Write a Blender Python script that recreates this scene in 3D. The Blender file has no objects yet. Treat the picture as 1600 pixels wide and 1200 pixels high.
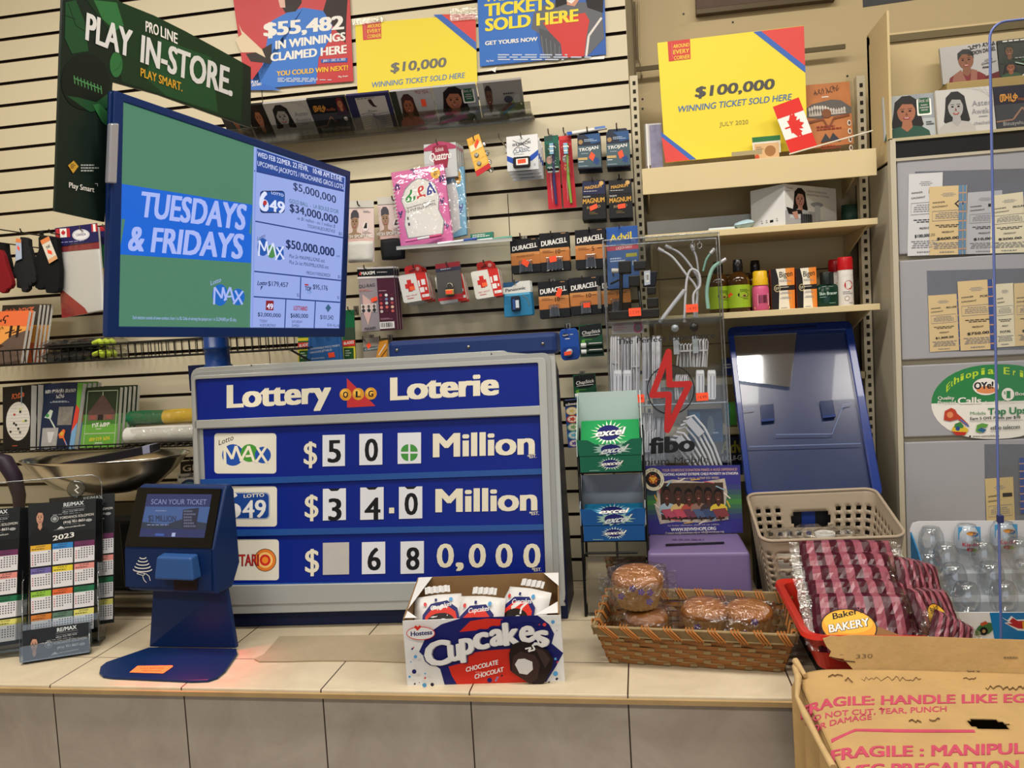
import bpy, bmesh, math, random
from mathutils import Vector, Matrix
rnd = random.Random(7)
sc = bpy.context.scene
COL = sc.collection

# ---------------------------------------------------------------- camera
FPX, YAW, PITCH, ROLL = 1231.278, -0.163011, -0.0626437, -0.0574729
CAMZ = 1.69
_cy, _sy, _cp, _sp = math.cos(YAW), math.sin(YAW), math.cos(PITCH), math.sin(PITCH)
FW = Vector((_sy*_cp, _cy*_cp, _sp))
_r = Vector((_cy, -_sy, 0)); _u = _r.cross(FW)
_c, _s = math.cos(ROLL), math.sin(ROLL)
RT = _r*_c + _u*_s
UP = _u*_c - _r*_s
CP = Vector((0, 0, CAMZ))
cd = bpy.data.cameras.new('camera'); cam = bpy.data.objects.new('camera', cd); COL.objects.link(cam)
cd.sensor_width = 36; cd.sensor_fit = 'HORIZONTAL'; cd.lens = FPX/1600*36
cam.matrix_world = Matrix(((RT.x, UP.x, -FW.x, CP.x), (RT.y, UP.y, -FW.y, CP.y), (RT.z, UP.z, -FW.z, CP.z), (0, 0, 0, 1)))
cd.clip_start = .02
sc.camera = cam

# ---------------------------------------------------------------- light, exposure
sc.view_settings.view_transform = 'Standard'
sc.view_settings.look = 'None'
sc.view_settings.exposure = -0.04
sc.view_settings.gamma = 1
sc.view_settings.use_curve_mapping = False
sc.cycles.transparent_max_bounces = 24
wd = bpy.data.worlds.new('world'); sc.world = wd; wd.use_nodes = True
wd.node_tree.nodes['Background'].inputs[0].default_value = (.9, .95, 1, 1)
wd.node_tree.nodes['Background'].inputs[1].default_value = .3
def lamp(name, loc, rot, sx, sy, power, col):
    l = bpy.data.lights.new(name, 'AREA'); l.shape = 'RECTANGLE'; l.size = sx; l.size_y = sy
    l.energy = power; l.color = col
    o = bpy.data.objects.new(name, l); COL.objects.link(o); o.location = loc; o.rotation_euler = rot
WARM = (1, .945, .865)
for i, (x, y, e) in enumerate(((-1.75, 1.22, 38), (.0, 1.22, 34), (1.6, 1.22, 24), (-1.3, -.9, 42), (.9, -.9, 34))):
    lamp('ceiling_tube_light', (x, y, 3.37), (0, 0, 0), 1.2, .3, e, WARM)
lamp('storefront_daylight', (.3, -2.6, 1.5), (math.radians(90), 0, 0), 3.2, 1.8, 22, (.80, .88, 1))

# ---------------------------------------------------------------- materials
def lin(h):
    h = h.lstrip('#'); o = []
    for i in (0, 2, 4):
        c = int(h[i:i+2], 16)/255; o.append(c/12.92 if c <= .04045 else ((c+.055)/1.055)**2.4)
    return (*o, 1)
_mc = {}
def M(hx, r=.5, metal=0, spec=.28, emit=0, bump=0, bs=40, var=0, vs=6, coat=0):
    k = (hx, r, metal, spec, emit, bump, bs, var, vs, coat)
    if k in _mc: return _mc[k]
    m = bpy.data.materials.new('surface_'+hx.strip('#')); m.use_nodes = True
    t = m.node_tree; b = t.nodes['Principled BSDF']
    b.inputs['Base Color'].default_value = lin(hx); b.inputs['Roughness'].default_value = r
    b.inputs['Metallic'].default_value = metal; b.inputs['Specular IOR Level'].default_value = spec
    b.inputs['Coat Weight'].default_value = coat
    if emit:
        b.inputs['Emission Color'].default_value = lin(hx); b.inputs['Emission Strength'].default_value = emit
        b.inputs['Base Color'].default_value = (.01, .01, .012, 1)
    co = t.nodes.new('ShaderNodeTexCoord')
    n = t.nodes.new('ShaderNodeTexNoise'); n.inputs['Scale'].default_value = vs; n.inputs['Detail'].default_value = 3
    t.links.new(co.outputs['Object'], n.inputs['Vector'])
    if var and not emit:
        mx = t.nodes.new('ShaderNodeMix'); mx.data_type = 'RGBA'
        c = lin(hx); mx.inputs['A'].default_value = (*[max(0, v*(1-var)) for v in c[:3]], 1)
        mx.inputs['B'].default_value = (*[min(1, v*(1+var)) for v in c[:3]], 1)
        t.links.new(n.outputs['Fac'], mx.inputs['Factor']); t.links.new(mx.outputs['Result'], b.inputs['Base Color'])
    else:
        mr = t.nodes.new('ShaderNodeMapRange'); mr.inputs['To Min'].default_value = max(.02, r-.04); mr.inputs['To Max'].default_value = min(1, r+.04)
        t.links.new(n.outputs['Fac'], mr.inputs['Value']); t.links.new(mr.outputs['Result'], b.inputs['Roughness'])
    if bump:
        n2 = t.nodes.new('ShaderNodeTexNoise'); n2.inputs['Scale'].default_value = bs; n2.inputs['Detail'].default_value = 4
        t.links.new(co.outputs['Object'], n2.inputs['Vector'])
        bp = t.nodes.new('ShaderNodeBump'); bp.inputs['Strength'].default_value = bump; bp.inputs['Distance'].default_value = .004
        t.links.new(n2.outputs['Fac'], bp.inputs['Height']); t.links.new(bp.outputs['Normal'], b.inputs['Normal'])
    _mc[k] = m
    return m
def clear(name, tint='#ffffff', refl=.06, rough=.05, bump=0, bs=30, edge=.35):
    """thin clear plastic: see-through, with a fresnel gloss"""
    if name in _mc: return _mc[name]
    m = bpy.data.materials.new(name); m.use_nodes = True; t = m.node_tree; t.nodes.clear()
    o = t.nodes.new('ShaderNodeOutputMaterial'); mix = t.nodes.new('ShaderNodeMixShader')
    a = t.nodes.new('ShaderNodeBsdfTransparent'); a.inputs[0].default_value = lin(tint)
    g = t.nodes.new('ShaderNodeBsdfGlossy'); g.inputs['Roughness'].default_value = rough
    lw = t.nodes.new('ShaderNodeLayerWeight'); lw.inputs['Blend'].default_value = .25
    mr = t.nodes.new('ShaderNodeMapRange'); mr.inputs['To Min'].default_value = refl; mr.inputs['To Max'].default_value = edge
    t.links.new(lw.outputs['Facing'], mr.inputs['Value']); t.links.new(mr.outputs['Result'], mix.inputs[0])
    t.links.new(a.outputs[0], mix.inputs[1]); t.links.new(g.outputs[0], mix.inputs[2]); t.links.new(mix.outputs[0], o.inputs[0])
    if bump:
        co = t.nodes.new('ShaderNodeTexCoord'); n2 = t.nodes.new('ShaderNodeTexNoise'); n2.inputs['Scale'].default_value = bs; n2.inputs['Detail'].default_value = 3
        t.links.new(co.outputs['Object'], n2.inputs['Vector'])
        bp = t.nodes.new('ShaderNodeBump'); bp.inputs['Strength'].default_value = bump; bp.inputs['Distance'].default_value = .01
        t.links.new(n2.outputs['Fac'], bp.inputs['Height']); t.links.new(bp.outputs['Normal'], g.inputs['Normal']); t.links.new(bp.outputs['Normal'], lw.inputs['Normal'])
    _mc[name] = m
    return m
ACRYL = clear('clear_acrylic', '#f3f5f6', .05, .04, edge=.4)
ACEDGE = clear('acrylic_edge', '#c3ccd0', .22, .15, edge=.5)
FILM = clear('clear_film', '#f8f8f6', .07, .10, bump=1.0, bs=38, edge=.5)
FILM3 = clear('wrap_film', '#f8f8f8', .11, .07, bump=1.6, bs=55, edge=.55)
FILM2 = clear('soft_film', '#f8f8f6', .045, .10, bump=.7, bs=22, edge=.4)
WHITE = M('#e6e3dc', .55); PAPER = M('#e2ded3', .6); BLACK = M('#0c0c0e', .4); INK = M('#2a2a2e', .6); GREY = M('#84848a', .5)
STEEL = M('#8e8a80', .32, 1); DARKSTEEL = M('#4a4640', .4, 1); BLKWIRE = M('#0d0c0c', .45)
CREAM = M('#cdbb90', .5, var=.05, vs=3)
ORANGE = M('#f4512c', .55)
def tile(name, c1, c2, grout, vertical):
    m = bpy.data.materials.new(name); m.use_nodes = True; t = m.node_tree; b = t.nodes['Principled BSDF']
    g = t.nodes.new('ShaderNodeNewGeometry'); sx = t.nodes.new('ShaderNodeSeparateXYZ'); t.links.new(g.outputs['Position'], sx.inputs[0])
    def math_(op, a, b_=None):
        n = t.nodes.new('ShaderNodeMath'); n.operation = op
        for i, v in enumerate((a, b_)):
            if v is None: continue
            if isinstance(v, (int, float)): n.inputs[i].default_value = v
            else: t.links.new(v, n.inputs[i])
        return n.outputs[0]
    def line(src, off, pitch, w):
        a = math_('ADD', src, 50*pitch-off); a = math_('DIVIDE', a, pitch); a = math_('FRACT', a)
        d = math_('MINIMUM', a, math_('SUBTRACT', 1, a)); return math_('LESS_THAN', d, w/pitch)
    gx = line(sx.outputs['X'], -.057, .3302, .0016)
    gy = line(sx.outputs['Z'], .945-.335, .335, .0016) if vertical else line(sx.outputs['Y'], 1.728, .260, .0013)
    gr = math_('MAXIMUM', gx, gy)
    n = t.nodes.new('ShaderNodeTexNoise'); n.inputs['Scale'].default_value = 7; n.inputs['Detail'].default_value = 8; n.inputs['Roughness'].default_value = .65; n.inputs['Distortion'].default_value = .8
    t.links.new(g.outputs['Position'], n.inputs['Vector'])
    cr = t.nodes.new('ShaderNodeValToRGB'); cr.color_ramp.elements[0].position = .32; cr.color_ramp.elements[1].position = .68
    cr.color_ramp.elements[0].color = lin(c1); cr.color_ramp.elements[1].color = lin(c2); t.links.new(n.outputs['Fac'], cr.inputs[0])
    mx = t.nodes.new('ShaderNodeMix'); mx.data_type = 'RGBA'; t.links.new(gr, mx.inputs['Factor']); t.links.new(cr.outputs[0], mx.inputs['A']); mx.inputs['B'].default_value = lin(grout)
    t.links.new(mx.outputs['Result'], b.inputs['Base Color']); b.inputs['Roughness'].default_value = .42
    bp = t.nodes.new('ShaderNodeBump'); bp.inputs['Strength'].default_value = .25; bp.inputs['Distance'].default_value = .004; t.links.new(n.outputs['Fac'], bp.inputs['Height']); t.links.new(bp.outputs['Normal'], b.inputs['Normal'])
    return m
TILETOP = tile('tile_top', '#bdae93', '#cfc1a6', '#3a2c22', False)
TILEFRONT = tile('tile_front', '#a09488', '#b3a89c', '#33271f', True)  # same tile as the top, with the front's shade put into its colour

# ---------------------------------------------------------------- geometry helpers
class Pl:
    """a plane in the room: origin, right axis, up axis, normal to the viewer"""
    def __init__(s, O, yaw=0, tilt=0, roll=0):
        yaw, tilt, roll = map(math.radians, (yaw, tilt, roll))
        U = Vector((math.cos(yaw), math.sin(yaw), 0)); N = Vector((math.sin(yaw), -math.cos(yaw), 0)); Z = Vector((0, 0, 1))
        V2 = Z*math.cos(tilt) - N*math.sin(tilt); s.N = N*math.cos(tilt) + Z*math.sin(tilt)
        s.U = U*math.cos(roll) + V2*math.sin(roll); s.V = V2*math.cos(roll) - U*math.sin(roll)
        s.O = Vector(O)
    def at(s, px, py, n=0):
        d = RT*(px-800) + UP*(600-py) + FW*FPX
        return CP + d*((s.O - CP).dot(s.N)/d.dot(s.N)) + s.N*n
    def w(s, u, v, n=0): return s.O + s.U*u + s.V*v + s.N*n
    def uv(s, px, py):
        q = s.at(px, py) - s.O; return q.dot(s.U), q.dot(s.V)
_pc = {}
def PY(y):
    if y not in _pc: _pc[y] = Pl((0, y, 0))
    return _pc[y]
class PZ:
    """a level plane at height z"""
    def __init__(s, z): s.z = z; s.N = Vector((0, 0, 1)); s.U = Vector((1, 0, 0)); s.V = Vector((0, 1, 0))
    def at(s, px, py, n=0):
        d = RT*(px-800) + UP*(600-py) + FW*FPX
        return CP + d*((s.z-CAMZ)/d.z) + Vector((0, 0, n))

_tc = {}
def glyphs(body, bold):
    k = (body, bold)
    if k in _tc: return _tc[k]
    cu = bpy.data.curves.new('lettering', 'FONT'); cu.body = body; cu.size = 1; cu.resolution_u = 3
    ob = bpy.data.objects.new('lettering', cu); COL.objects.link(ob)
    dg = bpy.context.evaluated_depsgraph_get()
    me = ob.evaluated_get(dg).to_mesh()
    vs = [(v.co.x, v.co.y) for v in me.vertices]; fs = [tuple(p.vertices) for p in me.polygons]
    ob.evaluated_get(dg).to_mesh_clear()
    bpy.data.objects.remove(ob); bpy.data.curves.remove(cu)
    if not vs: vs = [(0, 0)]
    _tc[k] = (vs, fs, min(v[0] for v in vs), max(v[0] for v in vs))
    return _tc[k]

class MB:
    """collects shapes, then links them as ONE mesh object"""
    def __init__(s): s.v = []; s.f = []; s.mi = []; s.ms = []; s.sm = []; s.lay = .0005
    def idx(s, m):
        if m not in s.ms: s.ms.append(m)
        return s.ms.index(m)
    def add(s, vs, fs, m, smooth=False):
        b = len(s.v); s.v += [Vector(v) for v in vs]; i = s.idx(m)
        for f in fs: s.f.append([b+j for j in f]); s.mi.append(i); s.sm.append(smooth)
        return s
    def box(s, a, b, m):
        x0, y0, z0 = [min(p, q) for p, q in zip(a, b)]; x1, y1, z1 = [max(p, q) for p, q in zip(a, b)]
        return s.add([(x0,y0,z0),(x1,y0,z0),(x1,y1,z0),(x0,y1,z0),(x0,y0,z1),(x1,y0,z1),(x1,y1,z1),(x0,y1,z1)],
              [(3,2,1,0),(4,5,6,7),(0,1,5,4),(1,2,6,5),(2,3,7,6),(3,0,4,7)], m)
    def obox(s, c, ax, ay, az, m):
        """box from centre and three half-axes"""
        c = Vector(c); vs = []
        for k in (-1, 1):
            for i, j in ((-1,-1),(1,-1),(1,1),(-1,1)): vs.append(c + Vector(ax)*i + Vector(ay)*j + Vector(az)*k)
        return s.add(vs, [(3,2,1,0),(4,5,6,7),(0,1,5,4),(1,2,6,5),(2,3,7,6),(3,0,4,7)], m)
    def hexa(s, front, back, m):
        """solid between two matching loops"""
        n = len(front)
        return s.add(list(front)+list(back), [tuple(range(n)), tuple(range(2*n-1, n-1, -1))] + [(i, n+i, n+(i+1)%n, (i+1)%n) for i in range(n)], m)
    def tube(s, pts, r, m, seg=8, closed=False, cap=True):
        pts = [Vector(p) for p in pts]; n = len(pts); rs = r if isinstance(r, (list, tuple)) else [r]*n
        b = []; up = None
        for i, p in enumerate(pts):
            if closed: t = pts[(i+1) % n] - pts[i-1]
            else: t = pts[min(i+1, n-1)] - pts[max(i-1, 0)]
            t.normalize()
            if up is None: up = t.orthogonal().normalized()
            up = (up - t*up.dot(t)); up = up.normalized() if up.length > 1e-6 else t.orthogonal().normalized()
            q = t.cross(up)
            b += [p + (up*math.cos(a) + q*math.sin(a))*rs[i] for a in (2*math.pi*k/seg for k in range(seg))]
        fs = []
        for i in range(n if closed else n-1):
            j = (i+1) % n
            for k in range(seg): fs.append((i*seg+k, i*seg+(k+1) % seg, j*seg+(k+1) % seg, j*seg+k))
        s.add(b, fs, m, True)
        if cap and not closed:
            s.add(b[:seg], [tuple(range(seg-1, -1, -1))], m); s.add(b[-seg:], [tuple(range(seg))], m)
        return s
    def lathe(s, prof, m, c, seg=24, ax=None, sx=1, sy=1, yaw=0, smooth=True):
        """prof = [(radius, height)], about z (or an axis)"""
        c = Vector(c); b = []
        if ax is None: A, X, Yv = Vector((0,0,1)), Vector((math.cos(yaw), math.sin(yaw), 0)), Vector((-math.sin(yaw), math.cos(yaw), 0))
        else:
            A = Vector(ax).normalized(); X = A.orthogonal().normalized(); Yv = A.cross(X)
        for r, h in prof:
            for k in range(seg):
                a = 2*math.pi*k/seg; b.append(c + A*h + X*(r*sx*math.cos(a)) + Yv*(r*sy*math.sin(a)))
        fs = [(i*seg+k, i*seg+(k+1) % seg, (i+1)*seg+(k+1) % seg, (i+1)*seg+k) for i in range(len(prof)-1) for k in range(seg)]
        s.add(b, fs, m, smooth)
        for e, rev in ((0, True), (len(prof)-1, False)):
            if prof[e][0] > 1e-5:
                ring = list(range(e*seg, e*seg+seg)); s.add([b[i] for i in ring], [tuple(range(seg-1, -1, -1) if rev else range(seg))], m)
        return s
    def build(s, name, parent=None, bev=0, seg=2, org=None, sub=0):
        if org is None:
            xs = [v.x for v in s.v]; ys = [v.y for v in s.v]; zs = [v.z for v in s.v]
            org = Vector(((min(xs)+max(xs))/2, (min(ys)+max(ys))/2, min(zs)))
        org = Vector(org)
        me = bpy.data.meshes.new(name); me.from_pydata([v-org for v in s.v], [], s.f)
        for m in s.ms: me.materials.append(m)
        me.polygons.foreach_set('material_index', s.mi); me.polygons.foreach_set('use_smooth', s.sm); me.update()
        o = bpy.data.objects.new(name, me); COL.objects.link(o)
        o.location = org
        if parent is not None:
            o.parent = parent; o.location = org - wloc(parent)
        if bev:
            md = o.modifiers.new('bevel', 'BEVEL'); md.width = bev; md.segments = seg; md.limit_method = 'ANGLE'; md.angle_limit = math.radians(40); md.use_clamp_overlap = True
        if sub:
            md = o.modifiers.new('sub', 'SUBSURF'); md.levels = sub; md.render_levels = sub
        return o
def wloc(o):
    l = Vector(o.location)
    while o.parent: o = o.parent; l += Vector(o.location)
    return l
class Card(MB):
    """flat printed thing. coordinates are fractions (0..1 across, 0..1 down) of a quad, or photo pixels cast on its plane (px=True)"""
    def __init__(s, pl, quad=None, d=.002, m=None, px=False, body=True, back=None, r=0):
        MB.__init__(s); s.pl = pl; s.px = px; s.q = None; s.st = .00006
        if quad is not None:
            if len(quad) == 4 and not isinstance(quad[0], (tuple, list)):
                x0, y0, x1, y1 = quad; xm, ym = (x0+x1)/2, (y0+y1)/2
                u0 = pl.uv(x0, ym)[0]; u1 = pl.uv(x1, ym)[0]; v0 = pl.uv(xm, y0)[1]; v1 = pl.uv(xm, y1)[1]
                s.q = [(u0, v0), (u1, v0), (u1, v1), (u0, v1)]
            elif isinstance(quad[0][0], (tuple, list)): s.q = list(quad[0])     # plane units
            else: s.q = [pl.uv(*p) for p in quad]
            if body and m is not None:
                sh = rr(0, 0, 1, 1, r, r) if r else [(0, 0), (1, 0), (1, 1), (0, 1)]
                s.slab(sh, d, m, frac=True)
    def m(s, x, y, n=0, frac=False):
        if s.px and not frac:
            return s.pl.at(x, y, n)
        (a, b), (c, d), (e, f), (g, h) = s.q
        u = (1-y)*((1-x)*a + x*c) + y*((1-x)*g + x*e); v = (1-y)*((1-x)*b + x*d) + y*((1-x)*h + x*f)
        return s.pl.w(u, v, n)
    def ccw(s, pts): return sum(a[0]*b[1]-b[0]*a[1] for a, b in zip(pts, pts[1:]+pts[:1])) < 0
    def slab(s, pts, d, m, n=0, frac=False):
        pts = list(pts)
        if not s.ccw(pts): pts.reverse()
        return s.hexa([s.m(x, y, n, frac) for x, y in pts], [s.m(x, y, n-d, frac) for x, y in pts], m)
    def poly(s, pts, m, n=None):
        pts = list(pts)
        if not s.ccw(pts): pts.reverse()
        if n is None: n = s.lay; s.lay += s.st
        return s.add([s.m(x, y, n) for x, y in pts], [tuple(range(len(pts)))], m)
    def rect(s, x0, y0, x1, y1, m, r=0, ry=None):
        return s.poly(rr(x0, y0, x1, y1, r, ry if ry is not None else r) if r else [(x0, y0), (x1, y0), (x1, y1), (x0, y1)], m)
    def ell(s, cx, cy, rx, ry, m, seg=20, a0=0, a1=360):
        p = [(cx + rx*math.cos(math.radians(a0+(a1-a0)*k/seg)), cy + ry*math.sin(math.radians(a0+(a1-a0)*k/seg))) for k in range(seg + (a1-a0 < 360))]
        return s.poly(p, m)
    def star(s, cx, cy, r0x, r0y, r1, m, n=16, seed=1):
        g = random.Random(seed); p = []
        for k in range(2*n):
            a = math.pi*k/n; f = g.uniform(.85, 1.15) if k % 2 == 0 else r1
            p.append((cx + r0x*f*math.cos(a), cy + r0y*f*math.sin(a)))
        return s.poly(p, m)
    def text(s, body, a, b, h, m, bold=.03, shear=0, dy=None, n=None):
        """baseline from a to b, capital height h"""
        if not body.strip(): return s
        vs, fs, x0, x1 = glyphs(body, 0); w = max(1e-6, x1-x0)
        if n is None: n = s.lay; s.lay += s.st
        dx, dyy = b[0]-a[0], b[1]-a[1]; e = max(0, bold)*w*.7     # heavier strokes: the same letters laid again, a hair to each side
        for ex, ey in (((0, 0),) if bold < .012 else ((-1, 0), (1, 0)) if bold < .03 else [(-1, -.6), (1, -.6), (-1, .6), (1, .6)] + ([(0, -.6), (0, .6)] if bold > .035 else [])):
            out = []; ex *= max(0, bold)*.75; ey *= max(0, bold)*.6
            for x, y in vs:
                t = (x-x0)/w*(1-2*bold*.75/w if w > .3 else 1) + (bold*.75/w if w > .3 else 0) + ex/w; k = y/.727*.985 + ey
                out.append(s.m(a[0] + dx*t + shear*h*k, a[1] + dyy*t - h*k, n))
            s.add(out, fs, m); n += s.st*.2
        return s
    def line(s, pts, w, m, asp=1):
        for a, b in zip(pts, pts[1:]):
            dx, dy = b[0]-a[0], (b[1]-a[1])*asp; L = math.hypot(dx, dy) or 1; nx, ny = -dy/L*w/2, dx/L*w/2/asp
            s.poly([(a[0]+nx, a[1]+ny), (b[0]+nx, b[1]+ny), (b[0]-nx, b[1]-ny), (a[0]-nx, a[1]-ny)], m)
        return s
    def fine(s, x0, y0, x1, y1, rows, m, seed=3, center=False, fill=.5):
        """rows of print too small to read"""
        g = random.Random(seed); hh = (y1-y0)/rows; n = s.lay; s.lay += s.st
        for i in range(rows):
            W = x1-x0; ww = W*g.uniform(.6, 1); x = x0 + ((W-ww)/2 if center else 0); e = x+ww; y = y0+i*hh
            while x < e-.02*W:
                k = min(W*g.uniform(.06, .16), e-x)
                s.poly([(x, y), (x+k, y), (x+k, y+hh*fill), (x, y+hh*fill)], m, n); x += k+.03*W
        return s
    def person(s, x0, y0, x1, y1, hair, skin, top, long=True, cap=False):
        """a printed portrait: head and shoulders"""
        w, h = x1-x0, y1-y0; cx = (x0+x1)/2; X = lambda t: x0+w*t; Y = lambda t: y0+h*t
        if long: s.poly([(X(.22), Y(.42)), (X(.26), Y(.15)), (X(.42), Y(.02)), (X(.6), Y(.02)), (X(.76), Y(.14)), (X(.8), Y(.42)), (X(.86), Y(.7)), (X(.7), Y(.86)), (X(.3), Y(.86)), (X(.16), Y(.7))], hair)
        s.poly([(X(0), Y(1)), (X(.04), Y(.84)), (X(.2), Y(.74)), (X(.4), Y(.7)), (X(.6), Y(.7)), (X(.82), Y(.74)), (X(.97), Y(.85)), (X(1), Y(1))], top)
        s.poly([(X(.42), Y(.55)), (X(.6), Y(.55)), (X(.62), Y(.74)), (X(.5), Y(.84)), (X(.38), Y(.74))], skin)
        s.ell(X(.5), Y(.38), w*.2, h*.26, skin)
        if not cap: s.poly([(X(.29), Y(.36)), (X(.3), Y(.16)), (X(.44), Y(.06)), (X(.6), Y(.07)), (X(.71), Y(.18)), (X(.71), Y(.36)), (X(.64), Y(.22)), (X(.42), Y(.2))], hair)
        else: s.poly([(X(.28), Y(.3)), (X(.3), Y(.12)), (X(.42), Y(.02)), (X(.6), Y(.02)), (X(.71), Y(.12)), (X(.73), Y(.27)), (X(.5), Y(.24))], hair)
        dk = M('#1c1210', .6)
        for e in (.42, .58):
            s.ell(X(e), Y(.37), w*.035, h*.022, dk, 8); s.poly([(X(e-.055), Y(.325)), (X(e+.055), Y(.325)), (X(e+.04), Y(.313)), (X(e-.045), Y(.313))], dk)
        s.poly([(X(.5), Y(.39)), (X(.535), Y(.47)), (X(.47), Y(.47))], M('#6e4330', .6))
        s.poly([(X(.41), Y(.51)), (X(.59), Y(.51)), (X(.55), Y(.56)), (X(.45), Y(.56))], M('#8e3236', .5))
        s.poly([(X(.445), Y(.518)), (X(.555), Y(.518)), (X(.53), Y(.534)), (X(.47), Y(.534))], M('#c9bdb2', .5))
        return s
    def sticker(s, cx, cy, w, h, rot=0, txt=None, m=None):
        c, q = math.cos(math.radians(rot)), math.sin(math.radians(rot)); P = lambda x, y: (cx + w*(x*c - y*q*h/w), cy + h*(y*c + x*q*w/h))
        s.poly([P(-.5, -.5), P(.5, -.5), P(.5, .5), P(-.5, .5)], m or ORANGE)
        if txt: s.text(txt, P(-.36, .25), P(.36, .25), h*.45, M('#7c2a22', .6), .01)
        return s
    def bars(s, x0, y0, x1, y1, seed=5):
        s.rect(x0, y0, x1, y1, WHITE); g = random.Random(seed); x = x0+(x1-x0)*.08
        while x < x1-(x1-x0)*.12:
            k = (x1-x0)*g.uniform(.015, .06); s.poly([(x, y0+(y1-y0)*.12), (x+k, y0+(y1-y0)*.12), (x+k, y1-(y1-y0)*.2), (x, y1-(y1-y0)*.2)], BLACK); x += k+(x1-x0)*g.uniform(.02, .06)
        return s
def rr(x0, y0, x1, y1, rx, ry=None, k=4):
    ry = rx if ry is None else ry; p = []
    for cx, cy, a in ((x1-rx, y0+ry, -90), (x1-rx, y1-ry, 0), (x0+rx, y1-ry, 90), (x0+rx, y0+ry, 180)):
        for i in range(k+1):
            t = math.radians(a+90*i/k); p.append((cx+rx*math.cos(t), cy+ry*math.sin(t)))
    return p
def tag(o, label, cat, group=None):
    o['label'] = label; o['category'] = cat
    if group: o['group'] = group
    return o
def thing(name, label, cat, loc=(0, 0, 0), group=None):
    o = bpy.data.objects.new(name, None); COL.objects.link(o); o.location = loc; o.empty_display_size = .05
    return tag(o, label, cat, group)
def struct(o): o['kind'] = 'structure'; return o
def dup(root, off, label=None, group=None):
    r = root.copy(); COL.objects.link(r); r.location = Vector(root.location) + Vector(off)
    if label: r['label'] = label
    if group: r['group'] = group
    for ch in root.children:
        c = ch.copy(); COL.objects.link(c); c.parent = r
        for g in ch.children:
            d = g.copy(); COL.objects.link(d); d.parent = c
    return r
def pillow(mb, c, U, V, N, w, h, t, mat, seg=(16, 12), crk=.006, seed=1, ex=2.2, mats=None, side=0):
    """crinkled cushion-shaped bag: both faces of one closed skin"""
    g = random.Random(seed); c, U, V, N = Vector(c), Vector(U), Vector(V), Vector(N); nu, nv = seg
    for sgn in ((1, -1) if side == 0 else (side,)):
        vs = []
        for j in range(nv+1):
            for i in range(nu+1):
                a, b = 2*i/nu-1, 2*j/nv-1; e = max(0, (1-abs(a)**ex))**.5*max(0, (1-abs(b)**ex))**.5
                k = e*t*.5 + (g.uniform(-crk, crk) if 0 < i < nu and 0 < j < nv else 0)
                sh = .06*(1-e); vs.append(c + U*(a*w/2*(1-sh*abs(b))) + V*(b*h/2*(1-sh*abs(a))) + N*(sgn*max(k, .0005)))
        fs = []; 
        for j in range(nv):
            for i in range(nu):
                f = [j*(nu+1)+i, j*(nu+1)+i+1, (j+1)*(nu+1)+i+1, (j+1)*(nu+1)+i]
                fs.append(f if sgn > 0 else f[::-1])
        if mats is None: mb.add(vs, fs, mat, True)
        else:
            b = len(mb.v); mb.v += vs
            for q, f in enumerate(fs):
                mb.f.append([b+x for x in f]); mb.mi.append(mb.idx(mats(q % nu, q//nu))); mb.sm.append(False)
    return mb
# ================================================================= SETTING
YW = 2.54; ZC = .945; SP = .0755
def slatwall():
    b = MB(); cr = M('#cbc0a3', .42, var=.04, vs=2, bump=.04, bs=160); dk = M('#2e1d12', .7)
    x0, x1 = -3.0, .005; z = 2.452 + 11*SP; zs = []
    while z > .2: zs.append(z); z -= SP
    pts = [(zs[0]+SP, 0)]
    for z in zs:
        for p in ((z+.0054, 0), (z+.0054, .011), (z-.0054, .011), (z-.0054, 0)): pts.append(p)
    pts.append((.1, 0))
    for (za, da), (zb, db) in zip(pts, pts[1:]):
        b.add([(x0, YW+da, za), (x1, YW+da, za), (x1, YW+db, zb), (x0, YW+db, zb)], [(3, 2, 1, 0)], dk if da or db else cr)
    b.box((x1-.0005, YW+.001, .1), (x1, YW+.03, 3.38), cr); b.box((x0, YW+.02, .1), (x1, YW+.03, 3.38), dk)
    for px, p0, p1 in ((409, 140, 220), (793, 303, 470), (420, 540, 600)):        # joints between boards
        a, c = PY(YW).at(px, p0), PY(YW).at(px, p1); b.box((a.x-.0012, YW-.0006, c.z), (a.x+.0012, YW+.001, a.z), dk)
    return struct(b.build('wall_slatwall'))
slatwall()
paint = M('#b9a67e', .6, var=.04, vs=2, bump=.08, bs=120)
b = MB(); b.box((-3.2, 2.72, 0), (3.2, 2.8, 3.42), paint); struct(b.build('wall_back'))
b = MB(); b.box((-3.2, -3.0, 0), (-3.12, 2.8, 3.42), paint); struct(b.build('wall_left'))
b = MB(); b.box((3.12, -3.0, 0), (3.2, 2.8, 3.42), paint); struct(b.build('wall_right'))
b = MB(); b.box((-3.2, -3.0, 0), (3.2, -2.92, .5), paint); b.box((-3.2, -3.0, 2.6), (3.2, -2.92, 3.42), paint); struct(b.build('wall_front'))
b = MB(); b.box((-3.2, -3.0, -.06), (3.2, 2.8, 0), M('#7d766a', .5, var=.1)); struct(b.build('floor'))
b = MB(); b.box((-3.2, -3.0, 3.4), (3.2, 2.8, 3.46), M('#d8d2c2', .8, bump=.3, bs=60)); struct(b.build('ceiling'))
# upper painted wall over the shelving bay and over the ticket cabinet
b = MB(); b.box((.03, 2.70, 2.0), (3.1, 2.719, 3.39), paint); struct(b.build('trim_1'))

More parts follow.
